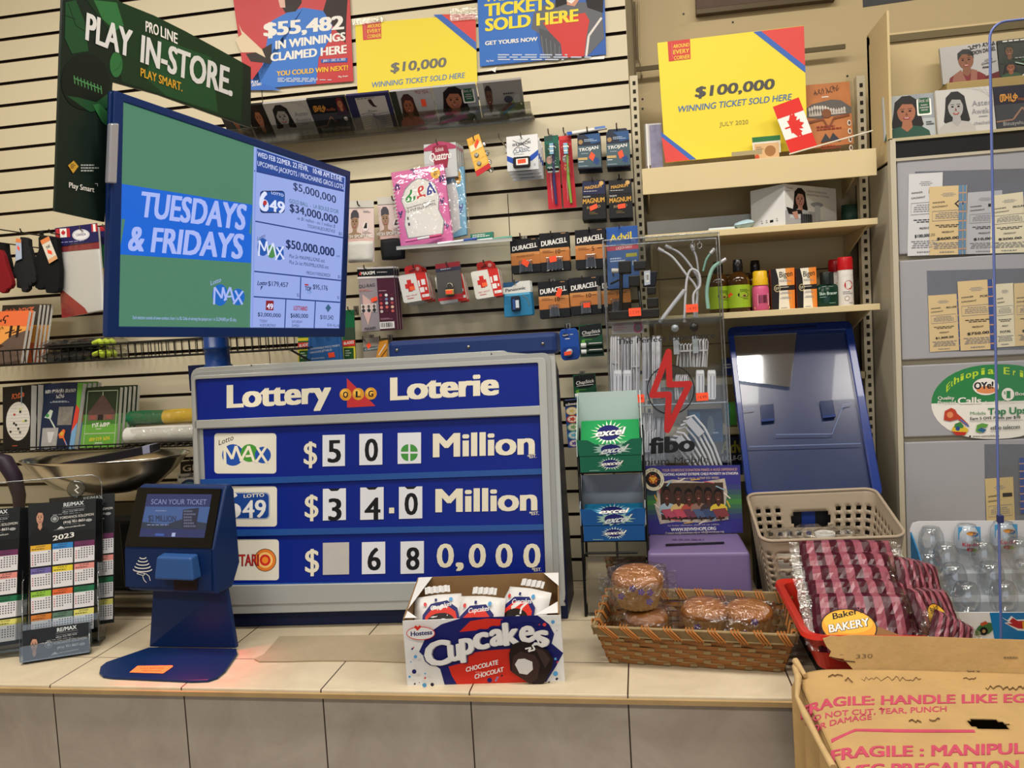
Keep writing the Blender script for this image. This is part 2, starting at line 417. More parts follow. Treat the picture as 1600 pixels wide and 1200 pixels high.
# ================================================================= COUNTER
c = thing('service_counter', 'long shop counter clad in mottled beige tiles with dark grout', 'counter', (-.5, 1.95, 0))
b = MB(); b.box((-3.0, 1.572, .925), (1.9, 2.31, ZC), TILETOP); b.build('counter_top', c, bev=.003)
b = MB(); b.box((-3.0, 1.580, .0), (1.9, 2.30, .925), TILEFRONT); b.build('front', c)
b = MB(); edge = M('#a98d62', .5, var=.25, vs=14)
b.box((-3.0, 1.565, .9285), (1.9, 1.580, .9385), edge)
g = random.Random(9); chip = (M('#2a2018', .7), M('#e0d4b8', .6))
for i in range(150):                                                 # worn chips along the tile edge
    x = g.uniform(-1.9, .6); w = g.uniform(.001, .004) if i % 3 else g.uniform(.004, .018); z = .9275 if i % 3 else .9278
    b.add([(x, 1.5790, z-.0025), (x+w, 1.5790, z-.002), (x+w*.8, 1.5788, z+.001), (x+w*.1, 1.5788, z+.0008)], [(0, 1, 2, 3)], chip[0 if i % 3 else 1])
b.build('edge_trim', c)

# ================================================================= SHELVING BAY
XB0, XB1, YB, YSF = .030, .675, 2.66, 2.372
bay = thing('shelving_bay', 'cream metal shelving bay between slatted wall and grey ticket cabinet', 'shelf', ((XB0+XB1)/2, 2.6, 0))
dim = M('#b9a67c', .5, var=.03)
zl = PY(YSF).at(1170, 250).z
b = MB(); b.box((XB0, YB, .3), (XB1, YB+.012, 2.45), dim)
zt = PY(YB).at(1180, 82).z
b.box((XB0, YB-.006, zt-.02), (XB1, YB, zt-.006), M('#5d5238', .7)); 
for px, py in ((1004, 155), (1004, 170), (1324, 119), (1068, 22), (1145, 35)):
    q = PY(YB).at(px, py); b.box((q.x-.003, YB-.001, q.z-.003), (q.x+.003, YB, q.z+.003), BLACK)
for z in (1.98, 1.84, 1.62): b.box((XB0, YB-.002, z), (XB1, YB, z+.004), M('#4b4230', .7))
b.build('back_panel', bay)
for x in (.020, .683):
    b = MB(); zt_ = PY(2.53).at(990 if x < .3 else 1345, 118).z
    wh = M('#c9bea2', .5); dk = M('#2a241a', .8)
    b.box((x-.012, 2.53, .3), (x+.012, 2.56, zt_), wh)
    z = .5
    while z < zt_-.02: b.box((x-.004, 2.5292, z), (x+.005, 2.531, z+.012), dk); z += .0255
    b.build('upright', bay)
b = MB(); b.box((XB0+.016, YSF+.02, .3), (XB0+.02, YB, 2.4), dim); 
for z in [1.70+.025*i for i in range(28)]: b.box((XB0+.02, 2.56, z), (XB0+.0205, 2.58, z+.012), M('#3d3524', .8))
def shelf(name, z, th, y0, lip=0, x0=XB0, x1=XB1):
    b = MB(); b.box((x0, y0, z-th), (x1, YB, z), CREAM)
    if lip: b.box((x0, y0-.004, z-lip), (x1, y0, z+.003), CREAM)
    for x in (x0+.02, x1-.02):                                   # bracket under each end
        b.hexa([(x-.003, y0+.03, z-th), (x-.003, YB, z-th), (x-.003, YB, z-.09)], [(x+.003, y0+.03, z-th), (x+.003, YB, z-th), (x+.003, YB, z-.09)], CREAM)
    return b.build(name, bay, bev=.0015)
ZS1 = PY(YSF).at(1170, 251).z; ZS2 = PY(YSF).at(1240, 350).z; ZS3 = PY(YSF).at(1240, 482).z
shelf('shelf', ZS1, .012, YSF, .072)
shelf('shelf', ZS2, .018, YSF)
shelf('shelf', ZS3, .018, YSF)
for py in (590, 668): shelf('shelf', PY(2.53).at(1137, py).z, .022, 2.53)
b = MB(); b.box((XB0+.01, 2.50, ZS2), (.42, 2.503, ZS2+.055), M('#8f9190', .4)); b.build('shelf_riser', bay)
# price rail clip on top shelf edge
q = PY(YSF-.006).at(1167, 239); b = MB(); b.box((q.x-.042, YSF-.006, q.z-.006), (q.x+.042, YSF-.004, q.z+.006), M('#a5956e', .5)); b.build('label_clip', bay)

# ================================================================= TICKET CABINET (right)
YC = 2.33; XC0 = .70; XC1 = 1.55
cab = thing('ticket_cabinet', 'tall grey cabinet with flap doors under a black-fronted disc ledge', 'cabinet', (1.1, 2.5, 0))
grey = M('#9d9da3', .45, var=.05, vs=3); beige = M('#c4b084', .55, var=.04); dkgap = M('#1c1c1f', .7)
PC = PY(YC)
ZL = PC.at(1480, 225).z + .012
zled = PC.at(1480, 211).z; zbl = PC.at(1480, 241).z
b = MB(); b.box((XC0, YC+.012, .5), (XC1, 2.69, zbl-.01), M('#a39a86', .6)); b.build('carcass', cab)
b = MB(); b.box((XC0, 2.50, zled), (XC1, 2.52, PY(2.50).at(1480, 42).z), beige)
b.box((XC0, YC, zbl), (XC0+.006, 2.52, PY(2.50).at(1380, 50).z), beige)
b.box((XC0, 2.492, PY(2.50).at(1480, 42).z-.028), (XC1, 2.505, PY(2.50).at(1480, 42).z-.008), M('#6a5e42', .7))
for px, py in ((1377, 108), (1378, 125), (1374, 208)):
    q = PY(2.5).at(px, py); b.box((q.x-.003, 2.499, q.z-.003), (q.x+.003, 2.5, q.z+.003), BLACK)
b.build('display_back', cab)
b = MB(); b.box((XC0+.008, YC+.006, zbl), (XC1, 2.5, zled), M('#131315', .5)); b.box((XC0, YC, zled-.004), (XC1, YC+.02, zled+.004), M('#b3a888', .5)); b.build('ledge', cab)
b = MB(); b.box((XC0-.002, YC-.006, .5), (XC0+.012, YC+.02, zled), M('#b9b19c', .5)); b.box((XC0, YC-.004, zbl-.008), (XC1, YC+.01, zbl), M('#b3ab98', .5)); b.build('frame', cab)
ys = [(246, 398), (408, 565), (574, 687), (695, 990)]
for i, (p0, p1) in enumerate(ys):
    z0, z1 = PC.at(1490, p1-6).z, PC.at(1490, p0-6).z
    b = MB(); b.box((XC0+.016, YC, z0), (XC1, YC+.012, z1), grey); b.build('flap_door', cab, bev=.003)
# sleeves and winner tickets live further down
# beige end post between bay and cabinet

# ================================================================= LOTTERY JACKPOT SIGN
NAVY = M('#08163c', .4); ROYAL = M('#061f7c', .4, var=.03, spec=.2); LBLUE = M('#1f4a8e', .35); SILV = M('#a6a7a2', .32, .25, var=.04); SILV2 = M('#8f918f', .38)
OFFW = M('#dcd5bf', .55); CARDW = M('#d6d8de', .5); DK = M('#0b0b0e', .5)
SGN = Pl((-1.207, 1.9, .989), 4.2, 7.6); SW, SH = .991, .665
sg = thing('lottery_sign', 'large blue lottery jackpot board with silver frame standing on the counter', 'sign', (-.72, 2.0, ZC))
b = MB(); vb = (ZC-.989)/math.cos(math.radians(7.6))
fl = [SGN.w(.006, vb, -.03), SGN.w(SW+.004, vb, -.03), SGN.w(SW+.004, SH-.02, -.03), SGN.w(.006, SH-.02, -.03)]
for p in fl[:2]: p.z = ZC
bl = [Vector((fl[0].x+.02, 2.19, ZC)), Vector((fl[1].x, 2.19, ZC)), Vector((fl[2].x, 2.16, 1.585)), Vector((fl[3].x+.02, 2.16, 1.585))]
b.hexa(fl, bl, NAVY); b.build('body', sg, bev=.003)
# stepped silver surround, one rounded rib inside the other
k = Card(SGN, px=True)
def ring(k, outer, inner, n0, n1, m):
    for loop in (outer, inner):
        if not k.ccw(loop): loop.reverse()
    N = len(outer)
    a = [k.m(x, y, n1) for x, y in outer]; c = [k.m(x, y, n1) for x, y in inner]; a0 = [k.m(x, y, n0) for x, y in outer]; c0 = [k.m(x, y, n0) for x, y in inner]
    k.add(a+c+a0+c0, [(i, (i+1) % N, N+(i+1) % N, N+i) for i in range(N)] + [(2*N+i, 2*N+(i+1) % N, (i+1) % N, i) for i in range(N)] + [(N+i, N+(i+1) % N, 3*N+(i+1) % N, 3*N+i) for i in range(N)], m)
def rq(tl, tr, br, bl, r, k=4):
    """quad with rounded top corners"""
    def arc(p, a, c):
        p, a, c = Vector(p), Vector(a), Vector(c); u = p+(a-p).normalized()*r; v = p+(c-p).normalized()*r
        return [tuple(u*(1-t)**2 + p*2*t*(1-t) + v*t*t) for t in (i/k for i in range(k+1))]
    return arc(tl, bl, tr) + arc(tr, tl, br) + arc(br, tr, bl)[::1] + arc(bl, br, tl)
o0 = rq((298, 575), (867, 543), (884, 946), (309, 960), 16); i0 = rq((301, 583), (858, 552), (874, 941), (312, 955), 14)
o1 = rq((300, 582), (860, 551), (876, 942), (311, 956), 13); i1 = rq((303, 589), (851, 560), (864, 930), (314, 945), 9)
ring(k, rq((298, 575), (867, 543), (884, 946), (309, 960), 16), rq((313, 590), (842, 566), (853, 906), (326, 915), 3), -.032, -.002, SILV)
ring(k, o0, i0, -.002, .001, SILV); ring(k, o1, i1, -.002, .0055, SILV2)
ring(k, rq((302, 588), (853, 559), (866, 932), (313, 946), 9), rq((307, 593), (841, 567), (853, 906), (320, 915), 3), -.002, .009, SILV)
k.slab([(305, 657), (844, 634), (845, 648), (306, 670)], .02, SILV, n=.009)        # bar under the header
k.slab([(306, 663), (845, 641), (845, 649), (306, 671)], .02, SILV2, n=.006)
k.slab([(313, 915), (853, 905), (866, 908), (884, 946), (309, 960)], .02, SILV, n=.006)   # wide foot of the frame
k.build('frame', sg, bev=.0012)
k = Card(SGN, px=True); k.slab([(304, 590), (842, 566), (844, 636), (306, 659)], .02, ROYAL, n=.003); k.lay = .0035
k.text('Lottery', (355, 637), (518, 628.6), 37, OFFW, .06); k.text('Loterie', (610, 625), (780, 616), 36.5, OFFW, .065)
k.poly([(542.5, 591), (543, 637), (587.5, 634.5)], M('#b3282c', .5))
for x, y, t in ((540.6, 616.5, 'O'), (560.4, 615.8, 'L'), (580, 615, 'G')):
    k.ell(x, y, 9.4, 9.6, M('#c98a22', .45)); k.ell(x-2, y-2.5, 5.5, 5, M('#e3b04a', .45)); k.text(t, (x-4, y+5), (x+4, y+4.8), 10, DK, .05)
k.build('header_panel', sg)
def maxlogo(k, s, ox, oy, sh=0):
    """three overlapping balls with white capitals; s scale, ox, oy origin"""
    P = lambda x, y: (ox+x*s, oy+y*s+x*sh*s)
    k.ell(*P(14, 34), 17*s, 17*s, M('#16479c', .45)); k.ell(*P(40, 31), 14*s, 14*s, M('#3f8a2d', .45)); k.ell(*P(61, 34), 12.5*s, 13*s, M('#16479c', .45))
    k.text('Lotto', P(-8, 19), P(15, 10), 9*s, DK, 0)
    w = OFFW
    k.line([P(2, 50), P(1, 20), P(13, 40), P(19, 20), P(28, 44)], 4.2*s, w); k.line([P(26, 44), P(39, 20), P(47, 44)], 4*s, w); k.line([P(34, 36), P(45, 35)], 3.5*s, w)
    k.line([P(52, 22), P(68, 47)], 4*s, w); k.line([P(67, 20), P(50, 46)], 4*s, w)
rows = [[(312, 666), (846, 645), (847, 735), (313, 752)], [(313, 755), (848, 738), (850, 822), (314, 832)], [(314, 836), (850, 825), (854, 908), (315, 916)]]
panels = []
for i, q in enumerate(rows):
    k = Card(SGN, px=True); k.slab(q, .02, ROYAL, n=-.004); k.lay = -.0034
    (x0, y0), (x1, y1), (x2, y2), (x3, y3) = q
    k.slab([(x3, y3-3), (x2, y2-3), (x2, y2+6), (x3, y3+7)], .01, LBLUE, n=.002)
    k.lay = -.0034
    if i == 0:
        k.poly(rr(334, 677, 431, 740, 5), M('#d5d0c0', .5, var=.04)); maxlogo(k, 1.0, 349, 677)
        k.text('$', (474, 726), (495, 725), 38, OFFW, .02); k.text('Million', (676, 714), (835.6, 709), 38.5, OFFW, .048); k.text('*EST.', (824, 716), (838, 715), 5.5, OFFW, .03)
    if i == 1:
        k.poly(rr(336, 760, 432, 823, 5), M('#d5d0c0', .5, var=.04)); k.poly(rr(344, 769, 421, 812, 7), M('#9aa3ad', .4)); k.poly(rr(346, 771, 419, 810, 6), M('#123d86', .45))
        k.text('LOTTO', (380, 778), (412, 776), 5.5, OFFW, .03); k.text('6', (343, 810), (376, 809), 42, M('#d5d5d2', .4), .04); k.ell(360, 797, 6, 6, M('#b6262a', .5)); k.text('49', (378, 810), (415, 808), 29, M('#d5d5d2', .4), .03)
        k.text('$', (475.5, 809), (497, 808), 38, OFFW, .02); k.poly([(607.5, 793.5), (615.5, 793.2), (615.5, 802), (607.5, 802.3)], OFFW); k.text('Million', (680, 800), (839.5, 797), 38, OFFW, .048); k.text('*EST.', (827, 805), (842, 804.5), 5.5, OFFW, .03)
    if i == 2:
        k.poly(rr(338, 843, 435, 907, 5), M('#d5d0c0', .5, var=.04)); k.ell(413.5, 875.5, 17.5, 18, M('#3a1a12', .5)); k.ell(413.5, 875.5, 16.5, 17, M('#d9772a', .5)); k.ell(413.5, 875.5, 12, 12.4, M('#efc06a', .5)); k.ell(413.5, 875.5, 8.5, 9, M('#c7251f', .5)); k.ell(413.5, 875.5, 5, 5.3, M('#ea8a2a', .5))
        k.text('LOTTARI', (346, 885), (404, 884), 19, M('#611518', .5), .06); k.text('LOTTARI', (346.5, 884.4), (404, 883.4), 18, M('#b32226', .5), .02)
        k.text('$', (476, 895), (498, 894), 39, OFFW, .02)
        for a, c in ((682, 709), (732, 759), (774, 801), (817.5, 844.5)): k.text('0', (a, 887), (c, 886), 39, OFFW, .03)
        k.text(',', (714, 886), (722, 886), 38, OFFW, .048); k.text('*EST.', (831, 893), (846, 892.5), 5.5, OFFW, .03)
    panels.append(k.build('jackpot_panel', sg))
def digit(x0, y0, x1, y1, t, row):
    k = Card(SGN, px=True); k.slab([(x0, y0+1), (x1, y0), (x1, y1-1), (x0, y1)], .0012, CARDW if t else M('#b5b2ad', .55, var=.06, vs=40), n=-.0022); k.lay = -.002
    w = x1-x0; cx = (x0+x1)/2
    if t == '+':
        for a in range(4):
            s_ = [(cx+1.6*math.copysign(1, math.cos(math.radians(45+90*a))), (y0+y1)/2+7+1.6*math.copysign(1, math.sin(math.radians(45+90*a))))]
            c0 = s_[0]; p = [c0] + [(c0[0]+11.5*math.cos(math.radians(90*a+t_)), c0[1]+11.5*math.sin(math.radians(90*a+t_))) for t_ in range(0, 91, 15)]
            k.poly(p, M('#3f8a3a', .5))
    elif t:
        wd_ = {'4': 12.5}.get(t, 10.5); dy = -1 if row == 1 and t != '0' else -7
        k.text(t, (cx-wd_+1, y1+dy+.5), (cx+wd_+1, y1+dy), 37 if row != 1 else 36, DK, .03)
    if t and row == 1: k.poly([(x0+9, y0+.6), (x1-9, y0+.2), (cx+5, y0+4), (cx-5, y0+4.3)], DK)
    k.build('digit_card', panels[row])
for a in ((503.5, 679, 538.5, 729, '5', 0), (561, 677, 597, 727, '0', 0), (621, 675.5, 657.5, 725, '+', 0), (504, 763, 540, 813.5, '3', 1), (562.5, 761, 599, 812.5, '4', 1), (623, 760, 659.5, 811, '0', 1), (504, 847.5, 545, 898.5, '', 2), (565, 846.5, 601.5, 897.5, '6', 2), (625.5, 845.5, 662, 897, '8', 2)): digit(*a)
# navy hood behind the frame top
h0, h1 = PY(2.05).at(606, 552), PY(2.05).at(869, 516)
b = MB(); zb_, zt_ = 1.632, h1.z-.004
b.box((h0.x, 2.05, zb_), (h1.x, 2.15, zt_), M('#1a2f63', .35)); hd = b.build('hood', sg, bev=.012)
for px, py in ((620, 547), (732, 542), (848, 537)):
    q = PY(2.05).at(px, py); b = MB(); b.lathe([(.0045, 0), (.004, .003), (.0, .0035)], STEEL, q, 10, ax=(0, -1, 0)); b.build('screw', hd)
q = PY(2.1).at(309, 577); b = MB(); b.box((q.x-.03, 2.1, 1.58), (q.x+.04, 2.14, q.z+.012), NAVY); b.build('side_bracket', sg)
for px, py in ((393, 571), (768, 553)):
    q = SGN.at(px, py, .002); b = MB(); b.lathe([(.002, 0), (.001, .0012)], BLACK, q, 8, ax=SGN.N); b.build('screw', sg)

# ================================================================= JACKPOT MONITOR ON ITS POLE
MON = Pl((-1.1, 1.5, 1.733), 76.8, -7.1, -1.4); MW, MH = .861, .504
MB_ = M('#0e2a60', .35)
pq = PY(2.06).at(340, 560)
mo = thing('jackpot_monitor', 'blue-framed jackpot screen on a round blue pole behind the lottery board', 'screen', (pq.x, pq.y, 1.634))
def E(h, e=1.0): return M(h, .35, emit=e, spec=.3)
k = Card(MON); k.q = [(0, MH), (MW, MH), (MW, 0), (0, 0)]
k.slab([(0, 0), (1, 0), (1, 1), (0, 1)], .010, MB_, n=-.006); k.slab([(.22, .16), (.84, .16), (.84, .9), (.22, .9)], .035, MB_, n=-.015)
k.build('casing', mo, bev=.004)
k = Card(MON, px=True); scr = [(192.5, 159), (541, 276.5), (531, 513), (185.5, 510)]
outer = [(178, 141), (547, 268), (538.5, 526.5), (166, 527)]
ring(k, list(outer), list(scr), -.008, .002, MB_); k.build('bezel', mo, bev=.002)
k = Card(MON, px=True); k.poly(scr, E('#4f8468', .95), n=-.004); k.lay = -.0036
k.poly([(191, 287), (396, 320), (394, 411), (188.5, 397.5)], E('#0a66d8', .95))
k.poly([(192, 342), (197.5, 342.5), (189, 392)], E('#4f8468', .95)); k.poly([(395, 330), (391, 365), (394, 366)], E('#4f8468', .95))
LT = E('#a9b8f5', 1); WH = E('#dfe6ff', 1); NV = E('#123067', .8)
k.text('TUESDAYS', (219, 337.5), (384, 359), 41, LT, .05, .12); k.text('& FRIDAYS', (201, 390.5), (380, 404), 40, LT, .05, .12)
k.ell(345.5, 461, 12, 17, E('#1465c0')); k.ell(373.5, 464, 10.5, 13, E('#1465c0')); k.text('Lotto', (331, 446), (347, 440), 7.5, LT, 0)
k.line([(336, 476), (337, 449), (348, 466), (350, 449), (355, 469)], 3, LT); k.line([(352, 470), (361, 449), (367, 471)], 3, LT); k.line([(355, 464), (364, 463)], 2.5, LT); k.line([(369, 454), (380, 476)], 3, LT); k.line([(381, 455), (366, 475)], 3, LT)
k.text('Each selection consists of seven numbers, from 1 to 50. Odds of winning the jackpot are 1 in 33,294,800 per $5 play.', (209, 498.5), (371, 502), 5.5, LT, 0)
k.poly([(398, 229), (541, 276.5), (531, 513), (392, 511.5)], E('#9fb2f2', .9))
k.poly([(401, 231.5), (539.5, 278), (538, 298), (400.5, 267)], E('#1f4b9e', .85))
k.text('WED FEB 22/MER. 22 FÉVR.   10:48 AM ET/HE', (403.5, 244.5), (535.5, 284), 8.5, WH, .02); k.text('UPCOMING JACKPOTS / PROCHAINS GROS LOTS', (403.5, 258.5), (537.5, 296), 8, WH, .01)
k.poly(rr(407.5, 298, 446, 333, 5), NV); k.poly(rr(409, 300, 445, 331, 4), E('#1b58b4', .9)); k.text('6', (406, 327), (421, 331), 32, WH, .05); k.text('49', (422, 329), (446, 334), 19, WH, .04); k.text('LOTTO', (425, 303), (444, 307.5), 4.5, WH, .02); k.ell(415, 317, 3, 4, E('#c33030', .9))
k.text('$5,000,000', (459, 296), (526, 318), 12.5, NV, .02); k.text('GOLD BALL  -  LA BOULE D\'OR', (453, 316.5), (530, 334), 6.5, E('#1d6a74', .8), 0)
k.text('$34,000,000', (453.5, 330), (529, 350), 13, NV, .03); k.text('or $1 million - ou 1 million $', (465, 343), (524, 356), 5, NV, 0, .2); k.text('TODAY/AUJOURD\'HUI', (481, 355.5), (524, 364), 5.5, NV, .01); k.text('$3', (530, 367), (535, 368), 5, NV, .01)
DB = E('#1c3f8c', .8)
for a, c in (((399, 345.5), (536.5, 371.5)), ((398, 424), (534, 438.5)), ((396, 463.5), (532, 472.5)), ((398, 267), (538, 299))): k.line([a, c], 2, DB)
k.ell(411.5, 386, 8.5, 14, E('#1758b0', .95)); k.ell(425, 393, 7.5, 10.5, E('#4e9152', .9)); k.ell(437, 396, 7, 10.5, E('#1758b0', .95)); k.text('Lotto', (403, 376), (415, 370), 6, NV, 0)
k.line([(405, 400), (406, 376), (414, 392), (417, 377), (420, 398)], 2.4, WH); k.line([(419, 399), (427, 380), (432, 402)], 2.4, WH); k.line([(433, 387), (444, 405)], 2.4, WH); k.line([(443, 385), (431, 406)], 2.4, WH)
k.text('$50,000,000', (447, 387), (523, 401), 14, NV, .035); k.text('est.', (526, 401), (532, 402), 3.5, NV, 0); k.text('Plus 2x MAXMILLIONS est.', (452, 402.5), (508, 410.5), 6, NV, 0, .15); k.text('Plus 2x lot MAXMILLIONS est.', (452, 412), (514, 420.5), 6, NV, 0, .15); k.text('FRIDAY/VENDREDI', (479, 428.5), (516, 433), 5.5, NV, .01); k.text('$5', (528, 434.5), (532, 435), 5, NV, .01)
k.text('Lotto', (402, 445.5), (417, 445.5), 7, DK and NV, .04, .2); k.poly([(408, 447), (411, 447), (407, 454)], NV); k.text('$179,457', (419, 446.5), (450.5, 449), 8, NV, .02); k.text('$2', (464, 463), (468, 463.5), 5, NV, .01)
k.line([(470, 433), (469, 467)], 1.6, DB); k.text('TOP', (476.5, 453.5), (486.5, 455), 7, NV, .05); k.text('UP', (480, 459), (487, 460), 6, E('#5a8fd0', .9), 0); k.poly([(476, 443.5), (482, 444), (482, 446.5), (476, 446)], E('#b03040', .9)); k.text('$95,176', (489, 451.5), (512, 454), 8, NV, .02); k.text('$1', (527, 467), (530, 467.5), 5, NV, .01)
k.poly([(415.5, 469.5), (427.5, 470), (427, 485), (415, 484.5)], E('#8e1a24', .9)); k.text('49', (416.5, 482.5), (426.5, 483), 9, WH, .04); k.text('$2,000,000', (402.5, 494), (438.5, 496), 6.5, NV, .02); k.text('TODAY', (405.5, 503.5), (417.5, 504), 4.5, NV, 0); k.text('AUJOURD\'HUI', (405.5, 510), (430, 510.5), 4.5, NV, 0)
k.line([(446.5, 467.5), (444.5, 512)], 1.6, DB); k.line([(492.5, 470.5), (490.5, 512.5)], 1.6, DB)
k.text('LOTTARIO', (458.5, 484.5), (480, 485.5), 7, E('#a82030', .9), .05); k.text('$680,000', (453.5, 496), (481, 497), 7, NV, .02); k.text('SATURDAY', (455.5, 504.5), (472.5, 505), 4.3, NV, 0); k.text('SAMEDI', (455.5, 510.5), (467, 511), 4.3, NV, 0)
k.poly([(512.5, 475), (517, 481), (512, 488), (508, 481)], E('#3a6a8e', .8)); k.text('$101,542', (500, 498.5), (520.5, 499.5), 7, NV, .02); k.text('$2-$1 ALL-IN', (511, 509.5), (529.5, 511), 4.5, NV, 0)
k.poly([(399, 231), (401, 231.7), (394.6, 512), (392, 511.8)], E('#8fa6ee', .9))
k.build('screen', mo)
b = MB(); zc_ = MON.w(MW*.5, .1, -.05).z
b.lathe([(.043, 0), (.043, .012), (.034, .02), (.034, .062), (.036, .063), (.036, .069), (.034, .07), (.034, .25)], M('#153a7a', .35), (pq.x, pq.y, 1.634), 28); b.build('pole', mo)
a_ = MON.w(MW*.62, MH*.22, -.06); b = MB(); b.tube([(pq.x, pq.y, 1.86), ((pq.x+a_.x)/2, (pq.y+a_.y)/2, (1.86+a_.z)/2), a_], .018, MB_, 10); b.build('mount_arm', mo)
# curved acrylic-sleeved clip holding the green board
k = Card(MON, px=True); k.slab([(167, 193), (180, 193), (176.5, 287), (163, 286)], .012, M('#a5a5ad', .25, .3), n=.012); k.build('clip', mo, bev=.003)

# ================================================================= GREEN L-SHAPED BOARD
GB = Pl(MON.w(0, 0, -.03), 79.0, -6.1, -.6)
k = Card(GB, px=True); G0 = M('#16241d', .4); G1 = M('#1f4a2c', .4); G2 = M('#2f6b3b', .4); G3 = M('#101a14', .45)
out = [(99, -30), (150, -22), (190, 4), (240, 24), (290, 49), (340, 76), (392, 105), (392, 200), (330, 178), (250, 149), (176, 128), (163.5, 347), (86, 330)]
k.slab(out, .006, G0)
k.poly([(120, -20), (150, -22), (190, 4), (240, 24), (290, 49), (340, 77), (380, 99), (376, 190), (330, 176), (250, 147), (190, 128), (180, 60), (150, 20)], M('#18341f', .4))
k.poly([(225, 120), (250, 60), (330, 90), (340, 175), (260, 150)], G1)
k.poly([(146, 0), (182, 4), (193, 40), (180, 48), (160, 30)], G2); k.poly([(102, 4), (118, 0), (132, 34), (138, 80), (112, 84), (101, 60)], G1)
k.line([(106, 5), (118, 40), (137, 52)], 1, G3); k.line([(101, 24), (118, 30)], 1, G3)
k.ell(181, 101, 10, 20, G2); k.line([(176, 112), (186, 105), (189, 96)], .8, G1)
k.ell(133, 128, 38, 44, G3); k.poly([(104, 150), (140, 175), (172, 168), (176, 140), (150, 160), (120, 152)], G1)
for i in range(9): k.line([(115+i*5.2, 118+i*2), (116.5+i*5.2, 131+i*2)], 1.5, M('#4c8a53', .5))
k.line([(114, 122), (158, 140)], 1.8, M('#4c8a53', .5))
k.poly([(144, 164), (154, 162), (172, 180), (170, 200), (158, 190)], G2)
k.text('PRO', (226.5, 49), (247, 56), 17.5, WHITE, .03); k.text('LINE', (250, 57), (276.5, 69), 17.5, WHITE, .03)
k.text('PLAY', (132, 61), (204, 90), 44, M('#d5d5d3', .4), .05, .06); k.text('IN-STORE.', (218, 96), (362, 150), 44, M('#d5d5d3', .4), .05, .06)
k.text('PLAY SMART.', (218.5, 119), (284, 143), 14, M('#cf9d30', .5), .03)
YG = M('#c89a35', .5); k.poly([(114, 251), (121.5, 260), (113, 271), (105, 258.5)], YG); k.fine(109, 256, 117, 264, 4, G3)
k.fine(125, 257, 155, 270, 3, M('#aab2ac', .6)); k.text('Play Smart', (106.5, 293), (146, 300.5), 9, WHITE, .02); k.line([(147, 287), (151, 287), (151, 291)], .8, WHITE)
tag(k.build('promo_board'), 'dark green L-shaped sports betting board clipped behind the monitor', 'sign')

# ================================================================= TICKET SCANNER KIOSK
KB = M('#0a2654', .38, var=.04); KB2 = M('#2a4f86', .35); GLS = M('#08090b', .15)
ki = thing('ticket_scanner', 'blue ticket checking stand with small dark screen on the counter', 'scanner', (-1.16, 1.72, ZC))
KP = Pl((-1.286, 1.75, 1.219), -8.0, 25.2)
U = KP.U; Bk = Vector((math.sin(math.radians(8)), math.cos(math.radians(8)), 0))
w1 = (KP.at(331, 856) - KP.O).dot(U); zb1 = 1.108
P = lambda u, d, z: Vector((KP.O.x, KP.O.y, 0)) + U*u + Bk*d + Vector((0, 0, z-KP.O.z*0))
def prof(u, e=0): return [P(u, 0, zb1), P(u, 0, 1.219), P(u, .066, 1.359), P(u, .085, 1.362), P(u, .095, 1.345), P(u, .095, 1.16), P(u, .06, zb1)]
b = MB(); w2 = w1 + .006
b.hexa(prof(-.002), prof(w2), KB); b.build('head', ki, bev=.006, seg=3)
k = Card(KP, px=True); k.slab([(196.5, 854), (331.5, 857), (347, 764.5), (217, 762.5)], .004, GLS, n=.004); k.lay = .0045
SCB = E('#2b3566', .8)
k.poly([(219.5, 839), (321, 841), (333, 773), (232, 772.5)], SCB); k.poly([(229.5, 792), (330, 792.5), (323, 827), (222.5, 825)], E('#46659c', .75)); k.poly([(222, 826), (322.5, 828), (325, 818), (285, 812), (262, 820), (224, 816)], E('#2f3b4e', .7))
k.poly([(285.5, 826), (308, 828), (313, 794), (288, 797)], E('#2a2f45', .7)); k.fine(289, 798, 309, 826, 6, E('#6a6f8c', .7), fill=.6)
k.text('SCAN YOUR TICKET', (238, 788.5), (324, 789), 8.5, E('#8f97c8', .8), .0, .1); k.text('$2 MILLION', (234, 815), (277, 816), 10, E('#2a3050', .8), .03); k.fine(245, 798, 270, 801, 1, E('#8f9cc8', .7)); k.fine(232, 820, 280, 823, 1, E('#8f9cc8', .7)); k.poly([(270, 839), (275.5, 839), (276.5, 833), (271, 833)], E('#aab4dc', .9)); k.poly([(244, 837.5), (258, 838), (259, 834.5), (245, 834)], E('#3f5fae', .8))
k.build('screen', ki)
FP = Pl((KP.O.x, KP.O.y, 1.1), -8, 0)
k = Card(FP, px=True); k.slab([(197, 857), (331, 859), (332, 923), (273, 921), (272, 917), (198, 916)], .006, KB, n=.004); k.lay = .0045
for i in range(5):
    cx, cy, rx = 225.5, 870+i*4.6, 5+i*2.4; k.line([(cx+rx*math.cos(math.radians(a)), cy+(2.2+i*.4)*math.sin(math.radians(a))) for a in range(0, 181, 30)], 1.5, WHITE)
k.line([(219, 888+5), (230, 891+4), (227, 898), (217, 895), (219, 892.5)], .9, WHITE); k.line([(226, 899), (228, 905), (232, 909)], .9, WHITE); k.line([(231, 895), (236, 899), (238, 906)], .9, WHITE)
k.build('front_panel', ki, bev=.0)
a0 = FP.at(258, 898, .004); a1 = FP.at(315, 864, .004)
b = MB(); wd2 = (a1-a0).dot(FP.U); hz = a1.z-a0.z
lo = lambda u, d, z: a0 + FP.U*u + FP.N*d + Vector((0, 0, z))
